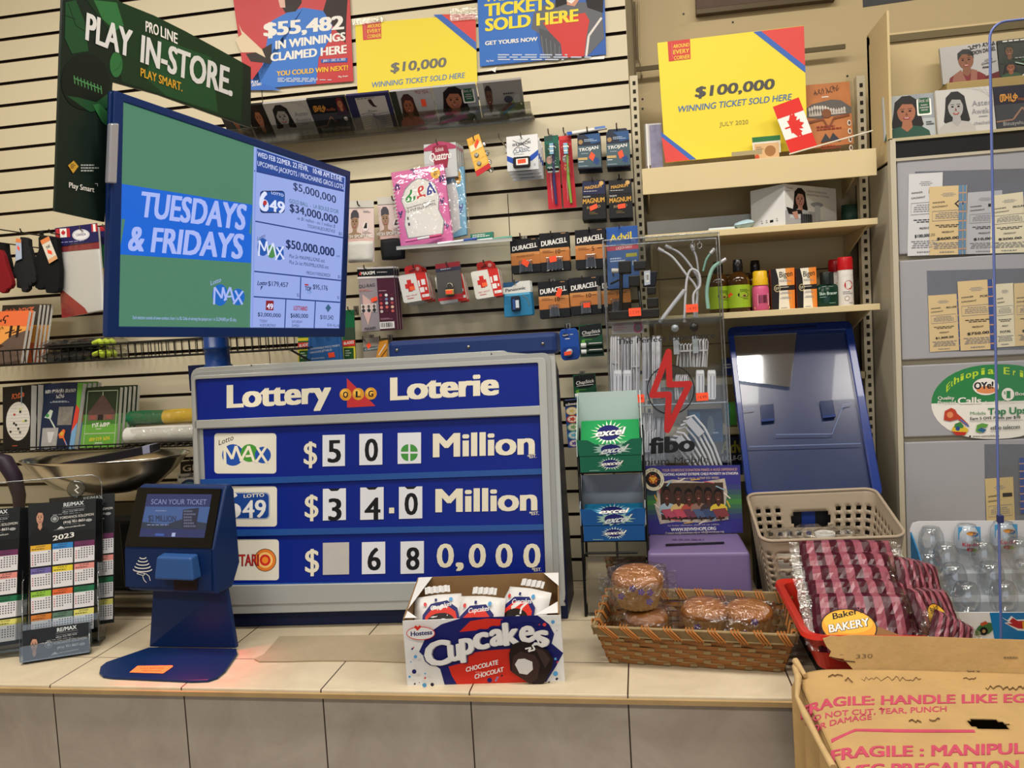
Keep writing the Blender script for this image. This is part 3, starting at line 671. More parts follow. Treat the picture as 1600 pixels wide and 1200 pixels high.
b.hexa([lo(0, 0, 0), lo(wd2, 0, 0), lo(wd2, .034, 0), lo(0, .034, 0)][::-1], [lo(.006, 0, hz), lo(wd2-.006, 0, hz), lo(wd2-.006, .027, hz-.004), lo(.006, .027, hz-.004)][::-1], KB2); sh2 = b.build('scan_hood', ki, bev=.005, seg=3)
k = Card(FP, px=True); k.poly([(274, 899), (311, 899), (311, 921), (274, 921)], M('#1b0a18', .3), n=.0052); k.poly([(284, 900), (303, 900), (303, 903), (284, 903)], E('#e0203a', 3.0), n=.0056); k.build('scan_window', sh2)
ft = PZ(ZC+.007)
toe = [(233, 1011), (369, 1013), (371, 1020), (352, 1047), (340, 1057), (325, 1062), (300, 1063), (175, 1057.5), (161, 1055.5), (155, 1050), (157, 1041), (166, 1034)]
b = MB(); tp = [ft.at(*p) for p in toe]; b.hexa(tp[::-1], [p-Vector((0, 0, .0065)) for p in tp][::-1], KB); b.build('foot_plate', ki, bev=.002)
n0, n1 = ft.at(233, 1011), ft.at(369, 1013)
t0, t1 = P(.035, .045, zb1+.01), P(w1-.004, .045, zb1+.01)
b = MB(); b.hexa([n0, n1, t1, t0], [n0+Bk*.012, n1+Bk*.012, t1+Bk*.012, t0+Bk*.012], KB); b.build('neck', ki, bev=.003)
z_ = PZ(ZC+.0078); k = Card(PY(1), px=True); k.m = lambda x, y, n=0, frac=False: z_.at(x, y, n)
k.poly([(202, 1051), (215, 1040.5), (270, 1040), (270, 1042), (255, 1052.5)], M('#f08a4a', .6)); k.text('PLACE BARCODE', (219, 1045.5), (256, 1045.5), 2.6, M('#9a3a1a', .6), 0); k.text('HERE TO SCAN', (222, 1049.5), (252, 1049.5), 2.4, M('#9a3a1a', .6), 0)
k.build('note', ki)['label'] = 'orange paper note'
l = bpy.data.lights.new('scanner_red_light', 'SPOT'); l.energy = 3.5; l.color = (1, .04, .08); l.spot_size = math.radians(100); l.spot_blend = .9; l.shadow_soft_size = .01
o = bpy.data.objects.new('scanner_red_light', l); COL.objects.link(o); o.location = lo(wd2/2, .03, -.006); o.rotation_euler = (math.radians(-8), math.radians(-12), 0)
# ================================================================= ON THE SLATTED WALL
HOOKM = M('#9a948a', .35, 1); HOOKB = M('#1a1816', .4)
def hook(px, py, yf, what, m=None, up=.012, name='peg_hook'):
    """wire peg in a slot; its upturned tip shows at pixel px,py just in front of yf"""
    tip = PY(yf-.018).at(px, py); x, z = tip.x, tip.z - up
    b = MB(); b.tube([(x, YW+.004, z+.012), (x, YW-.004, z+.012), (x, YW-.008, z), (x, yf-.008, z), (x, yf-.014, z+.002), (x, yf-.018, z+up)], .0022, m or HOOKM, 7)
    b.box((x-.008, YW-.003, z-.012), (x+.008, YW, z+.016), m or HOOKM)
    return tag(b.build(name), 'metal peg hook holding ' + what, 'hook', 'peg hooks in the slatted wall')
def card(quad, yf, d, m, px=False, r=0, tilt=0, yaw=0):
    """card hanging at depth yf; tilt keeps the top edge at yf"""
    if tilt or yaw:
        q0 = PY(yf).at((quad[0][0]+quad[1][0])/2, (quad[0][1]+quad[1][1])/2); pl = Pl(q0, yaw, tilt)
    else: pl = PY(yf)
    return Card(pl, quad, d, m, px=px, r=r)
def copies(o, n, dy, kind, first, dx=.001, dz=0, group=None):
    """more of the same pack further back on the hook"""
    words = ('second', 'third', 'fourth', 'fifth', 'sixth', 'seventh', 'eighth', 'ninth')
    for i in range(n):
        dup(o, (dx*(i+1), dy*(i+1), dz*(i+1)), '%s %s, %s from the front' % (kind, first, words[i]), group)

# ---- posters taped to the wall
def person_big(k, skin, shirt, pts_body, head): pass
WAX = M('#c43a32', .4); YEL = M('#e2cd3c', .5); PBL = M('#3a62ae', .45); TAPE = clear('clear_tape', '#f4f2ea', .14, .2, bump=.6, bs=60)
k = card([(360, -32), (545, -32), (552, 127), (384, 140)], 2.532, .002, M('#b9292c', .4), px=True); k.lay = .0006
SK = M('#2a1d19', .5); SH = M('#2e6fc4', .45)
k.poly([(383, 141), (400, 140), (412, 96), (418, 60), (424, 33), (448, 20), (474, 12), (505, 17), (522, 25), (516, 60), (498, 90), (494, 131)], SH)
k.poly([(434, -32), (474, -32), (471, 5), (462, 18), (446, 20), (437, 5)], SK); k.poly([(435, 0), (445, -2), (446, 12), (438, 12)], M('#d9b0a0', .5))
k.poly([(505, 17), (520, -32), (545, -32), (541, 30), (540, 68), (520, 40)], SK); k.poly([(384, 84), (400, 82), (425, 68), (424, 100), (412, 98), (392, 96)], SK)
k.poly([(373, 37), (378, 48), (410, 78), (415, 90), (400, 82), (377, 82), (368, 62), (378, 54)], M('#d8c4a4', .5))
k.poly([(383, 121), (408, 129), (400, 139), (384, 140)], M('#2d66be', .45)); k.poly([(440, 141), (383, 141), (383, 128), (410, 130)], M('#2d66be', .45))
for t, a, c, h in (('$55,482', (412, 57), (538, 45), 22), ('IN WINNINGS', (430.5, 77), (540, 63), 13.5), ('CLAIMED HERE', (423, 96), (542, 83), 13.5)): k.text(t, a, c, h, WHITE, .06)
k.poly([(501.5, 93), (543, 90.5), (543, 97), (502, 98.5)], M('#2a58a8', .5)); k.text('JAN 1 - DEC 31, 2022', (505, 97), (540, 94.5), 4, WHITE, .02)
k.text('YOU COULD WIN NEXT!', (432.5, 119), (544, 109.5), 8, M('#e5b32c', .5), .05); k.fine(434, 122, 524, 129, 3, M('#c9cdd6', .5)); k.text('Play Smart', (529, 121.5), (544, 120), 3, WHITE, .02); k.text('PLAY', (393, 131), (404, 130), 4.5, WHITE, .04); k.text('ONTARIO', (394, 135.5), (409, 133), 4, WHITE, .04)
o = k.build('poster'); tag(o, 'red winnings poster with man in blue shirt, left of the yellow ten thousand poster', 'poster')
def corner(k, pts1, pts2): k.poly(pts1, PBL); k.poly(pts2, M('#cf4640', .45))
k = card([(555, 37), (743, 22), (746, 133), (559, 152)], 2.534, .002, YEL, px=True)
corner(k, [(677, 23), (690, 22.5), (744, 66), (744.5, 79)], [(690, 22.5), (743, 22), (744, 66)]); k.poly([(566, 36), (595.5, 33), (596, 60), (567.5, 63)], WAX)
k.text('AROUND', (574, 44), (595, 42), 6, YEL, .02); k.text('EVERY', (574, 52), (595, 50), 6, YEL, .02); k.text('CORNER', (574, 60), (595.5, 58), 6, YEL, .02); k.text('WINNERS', (572, 62), (570.5, 39), 4.5, WHITE, .02, n=.0045)
k.text('$10,000', (610, 113), (697, 104), 15.5, M('#6b6a66', .5), .035, .1); k.text('WINNING TICKET SOLD HERE', (580, 137), (726, 121.5), 9, M('#5b7fae', .5), .015, .12)
o = k.build('poster'); tag(o, 'yellow $10,000 winning ticket poster on the slatted wall', 'poster')
for p in ([(550, 30), (598, 25), (599, 34), (551, 40)], [(702, 14), (746, 10), (747, 30), (703, 33)]):
    k = card(p, 2.529, .0006, TAPE); o = k.build('clear_tape'); tag(o, 'clear tape strip on the %s corner of the yellow ten thousand poster' % ('left' if p[0][0] < 600 else 'right'), 'tape')
k = card([(745, -32), (944, -32), (947, 85), (750, 104)], 2.533, .002, M('#2457a6', .4), px=True)
k.poly([(745, -32), (790, -32), (845, 0), (842, 30), (838, 56), (846, 92), (750, 104)], M('#2d68b8', .4))
k.poly([(830, 45), (834, 20), (850, 8), (876, 2), (916, 4), (940, 12), (944, 60), (920, 86), (880, 92), (876, 70), (858, 55), (842, 52)], M('#5f6066', .5)); k.poly([(842, 44), (860, 50), (876, 70), (878, 92), (855, 94), (845, 70)], M('#4d4e52', .5))
for i in range(5): k.line([(846+i*7, 56+i*4), (850+i*6, 93)], .9, M('#75757a', .5))
k.poly([(848, 36), (880, 26), (914, 20), (921, 32), (916, 60), (913, 88), (879, 91), (876, 68), (860, 52)], M('#c5342f', .45)); k.poly([(878, -32), (912, -32), (905, 0), (898, 10), (886, 8)], M('#c98f74', .5)); k.poly([(884, 1), (899, 0), (893, 6)], WHITE)
k.poly([(868, -32), (882, -32), (886, 6), (868, 12)], M('#15100f', .5)); k.poly([(908, -32), (944, -32), (942, 20), (918, 12)], M('#15100f', .5))
k.line([(916, 88), (920, 56), (940, 28)], 3.5, M('#d8d2cc', .5))
for t, a, c, h in (('WINNING', (757, 3), (850, -5), 17), ('TICKETS', (757, 26), (866, 14), 20), ('SOLD HERE', (758, 49), (904, 33), 20)): k.text(t, a, c, h, M('#e6d233', .5), .06)
k.text('GET YOURS NOW', (758, 71), (840, 64), 6.5, WHITE, .05); k.fine(778, 85, 934, 96, 3, M('#b9c4d8', .5)); k.text('Play Smart', (760, 97), (772, 96), 3, WHITE, .02)
o = k.build('poster'); tag(o, 'blue tickets sold here poster with woman in red top, top of the wall', 'poster')
for p, w_ in (([(757, 111), (772, 106), (776, 104), (774, 113), (768, 110)], 'lower left'), ([(921, 90), (945, 87), (944, 92), (922, 93)], 'lower right')):
    k = Card(PY(2.5335), px=True); k.slab(p, .0005, WHITE); o = k.build('paper_scrap'); tag(o, 'torn white tape scrap under the %s corner of the blue poster' % w_, 'tape')

# ---- disc rack with jewel cases leaning out from the wall
CR = Pl((0, 2.485, 2.365), 2.5, -50); RKL, RKR = CR.uv(300, 235)[0], CR.uv(832, 180)[0]
rk = thing('disc_rack', 'long clear acrylic rack of music discs below the posters', 'rack', (-.75, YW, 2.34))
b = MB(); P = lambda u, v, n: CR.w(u, v, n)
def sl(b, u0, v0, u1, v1, n0, n1, m): return b.hexa([P(u0, v0, n1), P(u1, v0, n1), P(u1, v1, n1), P(u0, v1, n1)], [P(u0, v0, n0), P(u1, v0, n0), P(u1, v1, n0), P(u0, v1, n0)], m)
sl(b, RKL, -.004, RKR, -.001, -.012, .03, ACRYL); b.build('ledge', rk)
b = MB(); sl(b, RKL, -.001, RKR, .062, .021, .0235, clear('rack_front', '#dcdcd8', .10, .06, edge=.4)); b.build('front_panel', rk)
b = MB(); q0 = P(RKL, -.004, -.008); q1 = P(RKR, -.004, -.008)
b.hexa([q0, q1, Vector((q1.x, YW-.001, q1.z+.0)), Vector((q0.x, YW-.001, q0.z))], [p+Vector((0, 0, .003)) for p in (q0, q1, Vector((q1.x, YW-.001, q1.z)), Vector((q0.x, YW-.001, q0.z)))], M('#a09a8c', .3)); b.build('base', rk)
def cd(x0, x1, ytop, ybot, base, label, draw):
    """jewel case standing in the rack: left/right pixel at mid height"""
    u0 = CR.uv(x0, (ytop+ybot)/2)[0]; u1 = CR.uv(x1, (ytop+ybot)/2 - (x1-x0)*.08)[0]
    k = Card(CR, [[(u0, .124), (u1, .124), (u1, 0), (u0, 0)]], .010, base); k.lay = .0006
    draw(k); o = k.build('disc_case'); tag(o, label, 'music disc', 'music discs in the clear wall rack'); return o
GR = M('#a5a3a0', .3); WARMSK = M('#a5694a', .5); BRSK = M('#8a5a40', .5); GSK = M('#9a9896', .4)
def d1(k): k.person(.1, .0, .95, 1.0, M('#2a1a12', .4), WARMSK, M('#1c1a1c', .4))
def d0(k): k.person(.2, .0, .8, 1, M('#23454a', .4), WARMSK, M('#262224', .4)); k.fine(.7, .2, .95, .5, 4, GR)
def daster(k):
    k.poly([(.0, .0), (1, 0), (1, 1), (0, 1)], M('#b8b6b2', .3)); 
    for i in range(6): k.line([(.45+.1*i, 0), (1, .1+.08*i)], .006, M('#9a9894', .3))
    k.person(.0, .04, .66, 1.0, M('#1b1a1b', .4), GSK, M('#a9a5a0', .4)); k.text('Aster', (.62, .42), (.95, .42), .13, GREY, 0); k.text('Aweke', (.6, .6), (.96, .6), .13, GREY, 0); k.fine(.72, .65, .95, .7, 1, GREY); k.text('checheho', (.62, .84), (.95, .84), .08, GREY, 0)
def dmus(k):
    k.poly([(0, .42), (1, .42), (1, 1), (0, 1)], M('#3c3d44', .3)); k.text('ሙዚቃ', (.1, .36), (.42, .36), .18, M('#c98a35', .5), .03); k.text('musika', (.42, .36), (.66, .36), .1, M('#a05a30', .5), .01); k.person(.66, .0, .98, .5, M('#5e2026', .4), WARMSK, M('#3a2a3a', .4))
    k.line([(0, .8), (.3, .78), (.48, .52), (.58, .7)], .035, M('#8a6a58', .5)); k.ell(.85, .62, .05, .06, WHITE); k.text('Bizuayehu, Demissie', (.12, .9), (.9, .9), .09, GR, 0)
def dhand(k):
    k.rect(.2, .08, .9, 1, M('#b3aea9', .35)); k.fine(.24, .1, .84, .14, 1, INK); k.poly([(.48, .15), (.56, .14), (.6, .3), (.66, .38), (.56, .36), (.5, .26)], M('#2e1a18', .5)); k.text('Esten', (.42, .5), (.62, .5), .06, INK, 0)
    for i in range(7): k.line([(.22, .55+i*.06), (.4, .52+i*.06), (.6, .58+i*.06), (.88, .54+i*.06)], .016, M('#77747a', .5))
    k.poly([(.5, .55), (.56, .55), (.72, 1), (.34, 1)], M('#8d8a92', .5)); k.line([(.53, .55), (.53, 1)], .02, M('#5c5a66', .5))
def dhop(k):
    k.poly([(0, 0), (.16, 0), (.16, 1), (0, 1)], M('#2a2f24', .4)); k.person(.08, .08, .66, 1, M('#3a2118', .4), M('#8a5236', .5), M('#b5625a', .5)); k.text('ማርታ ሃይሌ', (.6, .12), (.92, .12), .09, M('#9c3a40', .5), .01); k.text('FIZ ODDSSY', (.6, .77), (.98, .75), .13, M('#9c2a30', .5), .02); k.sticker(.75, .38, .11, .2)
def dbest(k):
    k.rect(.5, 0, 1, .55, M('#8f959a', .35)); 
    for i in range(5): k.line([(.52+i*.05, 0), (.52+i*.05, .55)], .008, M('#75797e', .4))
    k.person(.0, .0, .9, 1.0, M('#15100f', .4), M('#9a6247', .5), M('#22493a', .45)); k.rect(.66, .12, .94, .5, WHITE, .03); k.rect(.69, .1, .91, .46, M('#1e5232', .4), .03); k.text('Best of', (.7, .2), (.9, .2), .09, GR, .02); k.fine(.71, .25, .9, .42, 3, GR, center=True); k.fine(.82, .64, .98, .74, 2, INK)
def dlast(k):
    k.poly([(.0, 0), (.14, 0), (.14, 1), (0, 1)], M('#bdbab2', .4)); k.person(.04, .02, .42, 1.0, M('#2a2320', .4), M('#5f4032', .5), M('#c2bfb8', .5), long=False); k.fine(.56, .32, .92, .4, 1, INK); k.poly([(.42, .86), (.7, .5), (.95, .48), (1, .8), (.6, 1)], M('#7b8a5a', .5)); k.line([(.48, .82), (.72, .6)], .08, M('#7a3a44', .5)); k.line([(.5, .9), (.78, .66)], .06, M('#3f5f9a', .5)); k.ell(.66, .5, .1, .1, M('#3a3c48', .4)); k.ell(.86, .52, .08, .14, M('#9a9a94', .4)); k.fine(.24, .9, .4, .96, 1, INK)
for a in ((352, 390, 175, 220, M('#4a4344', .3), 'dark disc case with teal hat portrait, leftmost in the clear rack', d0),
          (392, 423, 168, 219, M('#1d1b1c', .3), 'disc case with smiling woman in black, second in the clear rack', d1),
          (422, 489, 163, 218, GR, 'pale grey disc case with laughing woman in the clear rack', daster),
          (489, 548, 157, 212, M('#1a1a20', .3), 'black disc case with orange lettering in the clear rack', dmus),
          (549, 615, 150, 207, M('#2b2a4e', .3), 'purple edged disc case with grey drawing in the clear rack', dhand),
          (616, 680, 142, 202, M('#a9a7a6', .3), 'disc case with woman in pink and orange sticker in the rack', dhop),
          (681, 748, 136, 196, M('#a4a6a6', .3), 'disc case with curly haired woman in green in the wall rack', dbest),
          (750, 818, 132, 189, M('#8d8a86', .3), 'grey disc case with man in white, last in the rack', dlast)): cd(*a)

# ---- razors, notebooks, button cells
MAR = M('#8c1f3a', .4); LGR = M('#b9bbbb', .35)
k = card([(662, 226), (712, 222), (715, 275), (664, 280)], 2.43, .018, LGR, r=0); k.lay = .001
k.poly([(.0, .12), (.2, .02), (.5, -.06), (.8, .0), (1, .1), (1, .18), (0, .2)], M('#a83a5c', .4)); k.poly([(.28, .08), (.72, .06), (.78, .3), (.7, .72), (.34, .72), (.24, .3)], MAR); k.text('Schick', (.36, .24), (.62, .22), .12, WHITE, .01); k.text('Quattro', (.16, .5), (.84, .46), .24, WHITE, .03, .12)
o = k.build('razor_pack'); tag(o, 'grey and maroon razor pack behind the pink notebook', 'razor pack', 'razor packs behind the notebooks')
copies(o, 3, .02, 'grey and maroon razor pack', 'behind the pink notebook', dx=.0025)
hook(681, 217, 2.43, 'the maroon razor packs', HOOKM)
CLSH = clear('clear_shelf', '#e9ecec', .08, .06)
a, c = PY(2.40).at(624, 396), PY(2.40).at(802, 372)
b = MB(); b.box((a.x, 2.372, c.z-.006), (c.x, YW-.001, c.z-.001), CLSH); b.box((a.x, 2.372, c.z-.012), (c.x, 2.375, c.z-.001), M('#b5b5b0', .2))
zsh = c.z-.001; o = b.build('clear_shelf'); tag(o, 'small clear shelf holding notebooks and pens on the slatted wall', 'shelf')
PK = M('#d46aa2', .45); FLM = FILM2
def notebook(quad, yf, base, lab, pink):
    q0 = PY(yf).at(*quad[3]); pl = Pl(q0, -8, 8)
    t = thing('notebook', lab, 'notebook', (q0.x+.08, yf+.02, zsh), 'handwriting notebooks on the clear shelf')
    k = Card(pl, quad, .012, base); k.lay = .0008
    if pink:
        cl = [(.22, .24), (.36, .16), (.5, .12), (.64, .15), (.8, .22), (.86, .38), (.82, .55), (.9, .7), (.84, .86), (.16, .88), (.12, .7), (.18, .52), (.12, .38)]
        k.poly(cl, M('#8f8c92', .5)); k.poly([(.5+(x-.5)*.95, .52+(y-.52)*.96) for x, y in cl], M('#dedbd6', .5))
        for t_, x0, x1, y, c_ in (('ፊ', .2, .42, .42, '#2d8a3f'), ('ደ', .42, .62, .39, '#c93a3f'), ('ል', .62, .82, .36, '#27358f')):
            k.text(t_, (x0, y+.01), (x1, y-.01), .16, M('#f2efe8', .5), .09); k.text(t_, (x0+.01, y), (x1-.01, y-.02), .15, M(c_, .5), .03)
        k.text('Tigrinya Handwriting Practice Book', (.2, .5), (.78, .44), .025, INK, 0); k.text('ናይ ትግርኛ ጽሕፈት መለማመዲ', (.2, .55), (.78, .49), .035, INK, 0)
        k.ell(.84, .1, .09, .07, M('#e8b34a', .5)); k.text('Age', (.8, .09), (.88, .085), .025, INK, .02); k.text('4+', (.8, .135), (.88, .13), .04, INK, .02)
        for x, y, g in ((.04, .24, 'ሰ'), (.04, .6, 'ሃ'), (.86, .5, 'ሃ'), (.38, .08, 'ጉ'), (.88, .8, 'ጐ'), (.9, .22, 'ዘ')): k.text(g, (x, y), (x+.09, y-.01), .08, M('#3a2a6e', .5), .04)
        k.fine(.2, .6, .24, .75, 2, INK)
        for i in range(14): k.poly([(-.02, .2+i*.045), (.03, .2+i*.045), (.03, .215+i*.045), (-.02, .215+i*.045)], M('#c7c4c4', .3))
    else:
        k.poly([(.0, .25), (.45, .2), (.62, .4), (.6, .9), (0, .95)], M('#d9dcde', .5)); k.ell(.68, .15, .16, .1, M('#e2a63a', .5)); k.text('Age', (.6, .13), (.76, .13), .03, INK, .02); k.text('4+', (.6, .19), (.76, .19), .05, INK, .02); k.text('ሃ', (.62, .68), (.88, .66), .12, M('#27358f', .5), .05)
    k.build('cover', t)
    w = [k.m(x, y, .004) for x, y in ((-.04, -.05), (1.05, -.05), (1.05, 1.03), (-.04, 1.03))]
    b = MB(); cen = (w[0]+w[1]+w[2]+w[3])/4; pillow(b, cen, (w[1]-w[0]).normalized(), (w[0]-w[3]).normalized(), pl.N, (w[1]-w[0]).length, (w[0]-w[3]).length, .016, FLM, (14, 14), .0025, 5 if pink else 9, ex=6, side=1)
    b.build('plastic_sleeve', t)
notebook([(694, 263), (724, 260), (729, 366), (708, 371)], 2.425, M('#79aecf', .45), 'pale blue notebook in clear film behind the pink one', False)
notebook([(611, 270), (692, 256), (708, 383), (627, 389)], 2.40, PK, 'pink spiral notebook in clear film with large coloured letters', True)
def pen(p0, p1, yf, cols, lab, r=.0045):
    a, c = PY(yf).at(*p0), PY(yf).at(*p1); b = MB(); n = len(cols)
    t = thing('pen', lab, 'pen', (a+c)/2 - Vector((0, 0, r)), 'pens lying on the clear shelf')
    for i, (m_, nm) in enumerate(cols):
        b = MB(); b.tube([a+(c-a)*(i/n), a+(c-a)*((i+1)/n)], r*(1 if i % 2 == 0 else .85), m_, 10); b.build(nm, t)
pen((634, 377), (690, 367), 2.372, [(PK, 'barrel'), (M('#d9d5d6', .3), 'grip'), (M('#c04a72', .3), 'cap')], 'pink and white pen at the foot of the pink notebook')
pen((684, 381), (745, 373), 2.375, [(M('#dfe2e6', .3), 'barrel'), (M('#d9dde2', .3), 'grip'), (M('#35549e', .3), 'cap')], 'white pen with blue cap on the clear shelf')
pen((740, 377), (800, 370), 2.39, [(M('#d9dde2', .3), 'barrel'), (M('#5aa08a', .3), 'cap')], 'white and green pen at the right end of clear shelf')
k = card([(735, 366), (770, 362), (770, 371), (735, 375)], 2.43, .02, M('#2f7a66', .4)); k.fine(.1, .2, .9, .8, 2, WHITE); o = k.build('small_box'); tag(o, 'small green box lying on the clear shelf behind the pens', 'box')
BT = M('#e0a83a', .45)
t = thing('button_cell_card', 'narrow yellow card of button cells hanging left of the razor blades', 'battery card', PY(2.45).at(746, 278))
k = card([(729, 218), (748, 209), (767, 262), (745, 276)], 2.45, .003, BT); k.rect(.06, .2, .95, .36, M('#e9dcb0', .5)); k.rect(.06, .4, .95, .62, M('#eab958', .5)); k.rect(.06, .64, .95, .82, M('#eab958', .5)); k.rect(0, .86, 1, 1, M('#c0272f', .45)); k.sticker(.62, .22, .4, .12, -20)
k.build('backing_card', t)
for fy in (.5, .73):
    b = MB(); b.lathe([(.007, 0), (.007, .003), (.005, .0036)], M('#8d8c88', .3, .8), k.m(.38, fy, .001), 14, ax=(0, -1, 0)); b.build('button_cell', t)
b = MB()
for i, (x, y) in enumerate(((755, 226), (760, 240), (764, 254), (767, 266))): b.lathe([(.009, 0), (.009, .006), (.006, .01)], clear('blister_grey', '#cfcfcf', .25, .1, bump=.5), PY(2.47).at(x, y), 10, ax=(.3, -1, 0))
b.build('blister', t); hook(739, 211, 2.45, 'the button cell card')

# ---- razor blades
t = thing('razor_blade_pack', 'white razor blade pack with black window, frontmost on its hook', 'razor pack', PY(2.42).at(817, 268), 'razor blade packs on one hook')
k = card([(791, 214), (840, 209), (842, 264), (793, 268)], 2.42, .006, M('#dcdcda', .45)); k.lay = .001
k.poly([(.0, .55), (.5, .75), (1, .45), (1, .62), (.5, .92), (0, .72)], M('#1f4aa8', .45)); k.poly([(0, .7), (.2, .8), (.8, .75), (1, .6), (1, 1), (0, 1)], M('#c9cbcb', .4))
k.line([(.2, .12), (.7, .36)], .012, INK); k.line([(.74, .1), (.24, .38)], .012, INK); k.text('WILKINSON', (.18, .3), (.76, .25), .09, INK, .015); k.fine(.36, .34, .58, .37, 1, INK); k.text('CLASSIC', (.2, .5), (.74, .46), .11, M('#4a5f7e', .5), .0); k.fine(.22, .53, .7, .55, 1, INK); k.text('3', (.84, .9), (.9, .9), .07, M('#7a8aa0', .5), 0)
k.build('backing_card', t)
k2 = Card(k.pl, None); k2.q = k.q; k2.slab(rr(.2, .62, .74, .93, .05), .016, DK, n=.01, frac=True); k2.lay = .0104; k2.rect(.3, .68, .68, .86, WHITE, .02); k2.sticker(.48, .76, .26, .12, -3); k2.build('blade_case', t, bev=.002)
copies(t, 3, .022, 'white razor blade pack with black window', 'on the blade hook', dx=.002, dz=-.006)
hook(813, 207, 2.42, 'the white razor blade packs'); hook(779, 208, 2.40, 'nothing, bare peg left of the white razor blade packs')

# ---- toothbrushes
RED = M('#b51f2c', .4); DGREEN = M('#1f5f4c', .4)
def brush(q, lab, top, bm, sg_):
    t = thing('toothbrush_pack', lab, 'toothbrush', PY(2.47).at((q[2][0]+q[3][0])/2, q[2][1]), 'toothbrush packs')
    k = card(q, 2.47, .004, RED); k.lay = .0008
    if top: k.rect(0, 0, 1, .46, DGREEN, 0); k.rect(0, .0, .6, .07, M('#2b4a44', .4)); k.rect(.08, .42, .95, .5, M('#b9d2c8', .5), .06); k.ell(.28, .33, .22, .055, M('#d8a89a', .5))
    else: k.rect(0, 0, .8, .06, M('#cf3a3c', .4)); k.ell(.4, .32, .24, .05, M('#9a9292', .4)); k.fine(.3, .4, .5, .5, 2, M('#d8a23a', .5))
    k.text('Colgate', (.36, .94), (.3 if top else .42, .64), .26, WHITE, .03); k.build('backing_card', t)
    b = MB(); c0 = k.m(.62, .94, .006); c1 = k.m(.55, .6, .009); c2 = k.m(.58, .42, .01); c3 = k.m(.62, .12, .01)
    b.tube([c0, c1, c2, k.m(.6, .3, .01), c3], [.004, .005, .0035, .0032, .005], bm, 8); b.build('handle', t)
    b = MB(); e0, e1 = k.m(.52, .12, .014), k.m(.52, .27, .014); ax = (e1-e0)
    for i in range(5): b.obox(e0+ax*((i+.5)/5), (-.006, 0, 0), (0, .006, 0), ax*.085, M('#cfe0dc' if i % 2 else '#8ab8d8', .5))
    b.build('bristles', t)
    b = MB(); w = [k.m(.05, .1, .002), k.m(.95, .1, .002), k.m(.95, .58, .002), k.m(.05, .58, .002)]; cen = sum(w, Vector())/4
    pillow(b, cen, (w[1]-w[0]).normalized(), (w[0]-w[3]).normalized(), (0, -1, 0), (w[1]-w[0]).length, (w[0]-w[3]).length, .034, FILM2, (8, 16), .0008, 2, ex=6, side=1); b.build('blister', t)
brush([(850, 213), (872, 211), (878, 326), (857, 327)], 'red and green toothbrush pack with purple handle, left of its pair', True, M('#3a3566', .35), 1)
brush([(873, 213), (892, 211), (901, 324), (881, 325)], 'red toothbrush pack with green handle, right of its pair', False, M('#7da348', .35), 2)
hook(856, 201, 2.47, 'the left toothbrush pack'); hook(880, 199, 2.47, 'the right toothbrush pack')
k = card([(884, 206), (946, 196), (949, 201), (886, 212)], 2.45, .012, LGR); k.rect(.02, .1, .14, .9, M('#2d58a8', .4)); k.rect(.72, .0, .98, .6, M('#5d7fb8', .4)); k.rect(.15, .15, .7, .7, WHITE); o = k.build('pen_pack', bev=.003); tag(o, 'white and blue pen pack lying across hooks above the black foil boxes', 'pen pack')

# ---- black foil boxes
TEAL = M('#3e545c', .4); NV2 = M('#0e1a30', .4)
def trojan(q, lab, hp):
    t = thing('foil_box_pack', lab, 'small box', PY(2.45).at((q[2][0]+q[3][0])/2, q[2][1]), 'dark teal hanging boxes')
    k = card(q, 2.45, .022, NV2, tilt=6); k.lay = .0008
    k.rect(0, .34, 1, .97, TEAL); k.poly([(.3, 0), (1, 0), (1, .25), (.6, .3), (.5, .12)], M('#1d4878', .4)); k.ell(.14, .22, .1, .07, M('#9a7a4a', .5)); k.fine(.3, .15, .9, .24, 2, M('#9fb2c4', .5))
    k.text('TROJAN', (.05, .5), (.9, .45), .1, WHITE, .025); k.fine(.16, .55, .6, .6, 1, M('#8f9aa0', .5)); k.rect(.02, .68, .42, .75, M('#b99a62', .5)); k.fine(.05, .79, .35, .83, 1, WHITE); k.star(.8, .8, .17, .15, .5, M('#183a78', .4), 7, 3)
    k.fine(.05, .92, .62, .95, 1, M('#a5b2b6', .5)); k.sticker(.62, .66, .2, .2, -55 if 'left' in lab else -22)
    k.build('box', t, bev=.002); k2 = Card(k.pl, None); k2.q = k.q; k2.slab(rr(.05, -.12, .95, .1, .08), .001, NV2, n=-.012, frac=True); k2.build('hang_tab', t)
    for i in (1,): dup(t, (.001, .026, -.004), lab.replace('frontmost', 'second back'))
    hook(hp[0], hp[1], 2.45, lab.split(',')[0].replace('dark teal', 'the dark teal'))
trojan([(902, 211), (937, 208), (940, 262), (903, 264)], 'dark teal box with tilted orange sticker on left hook, frontmost', (917, 198))
trojan([(947, 207), (982, 204), (985, 259), (948, 261)], 'dark teal box with flat orange sticker on right hook, frontmost', (963, 192))
GLD = M('#c9973e', .35, .2)
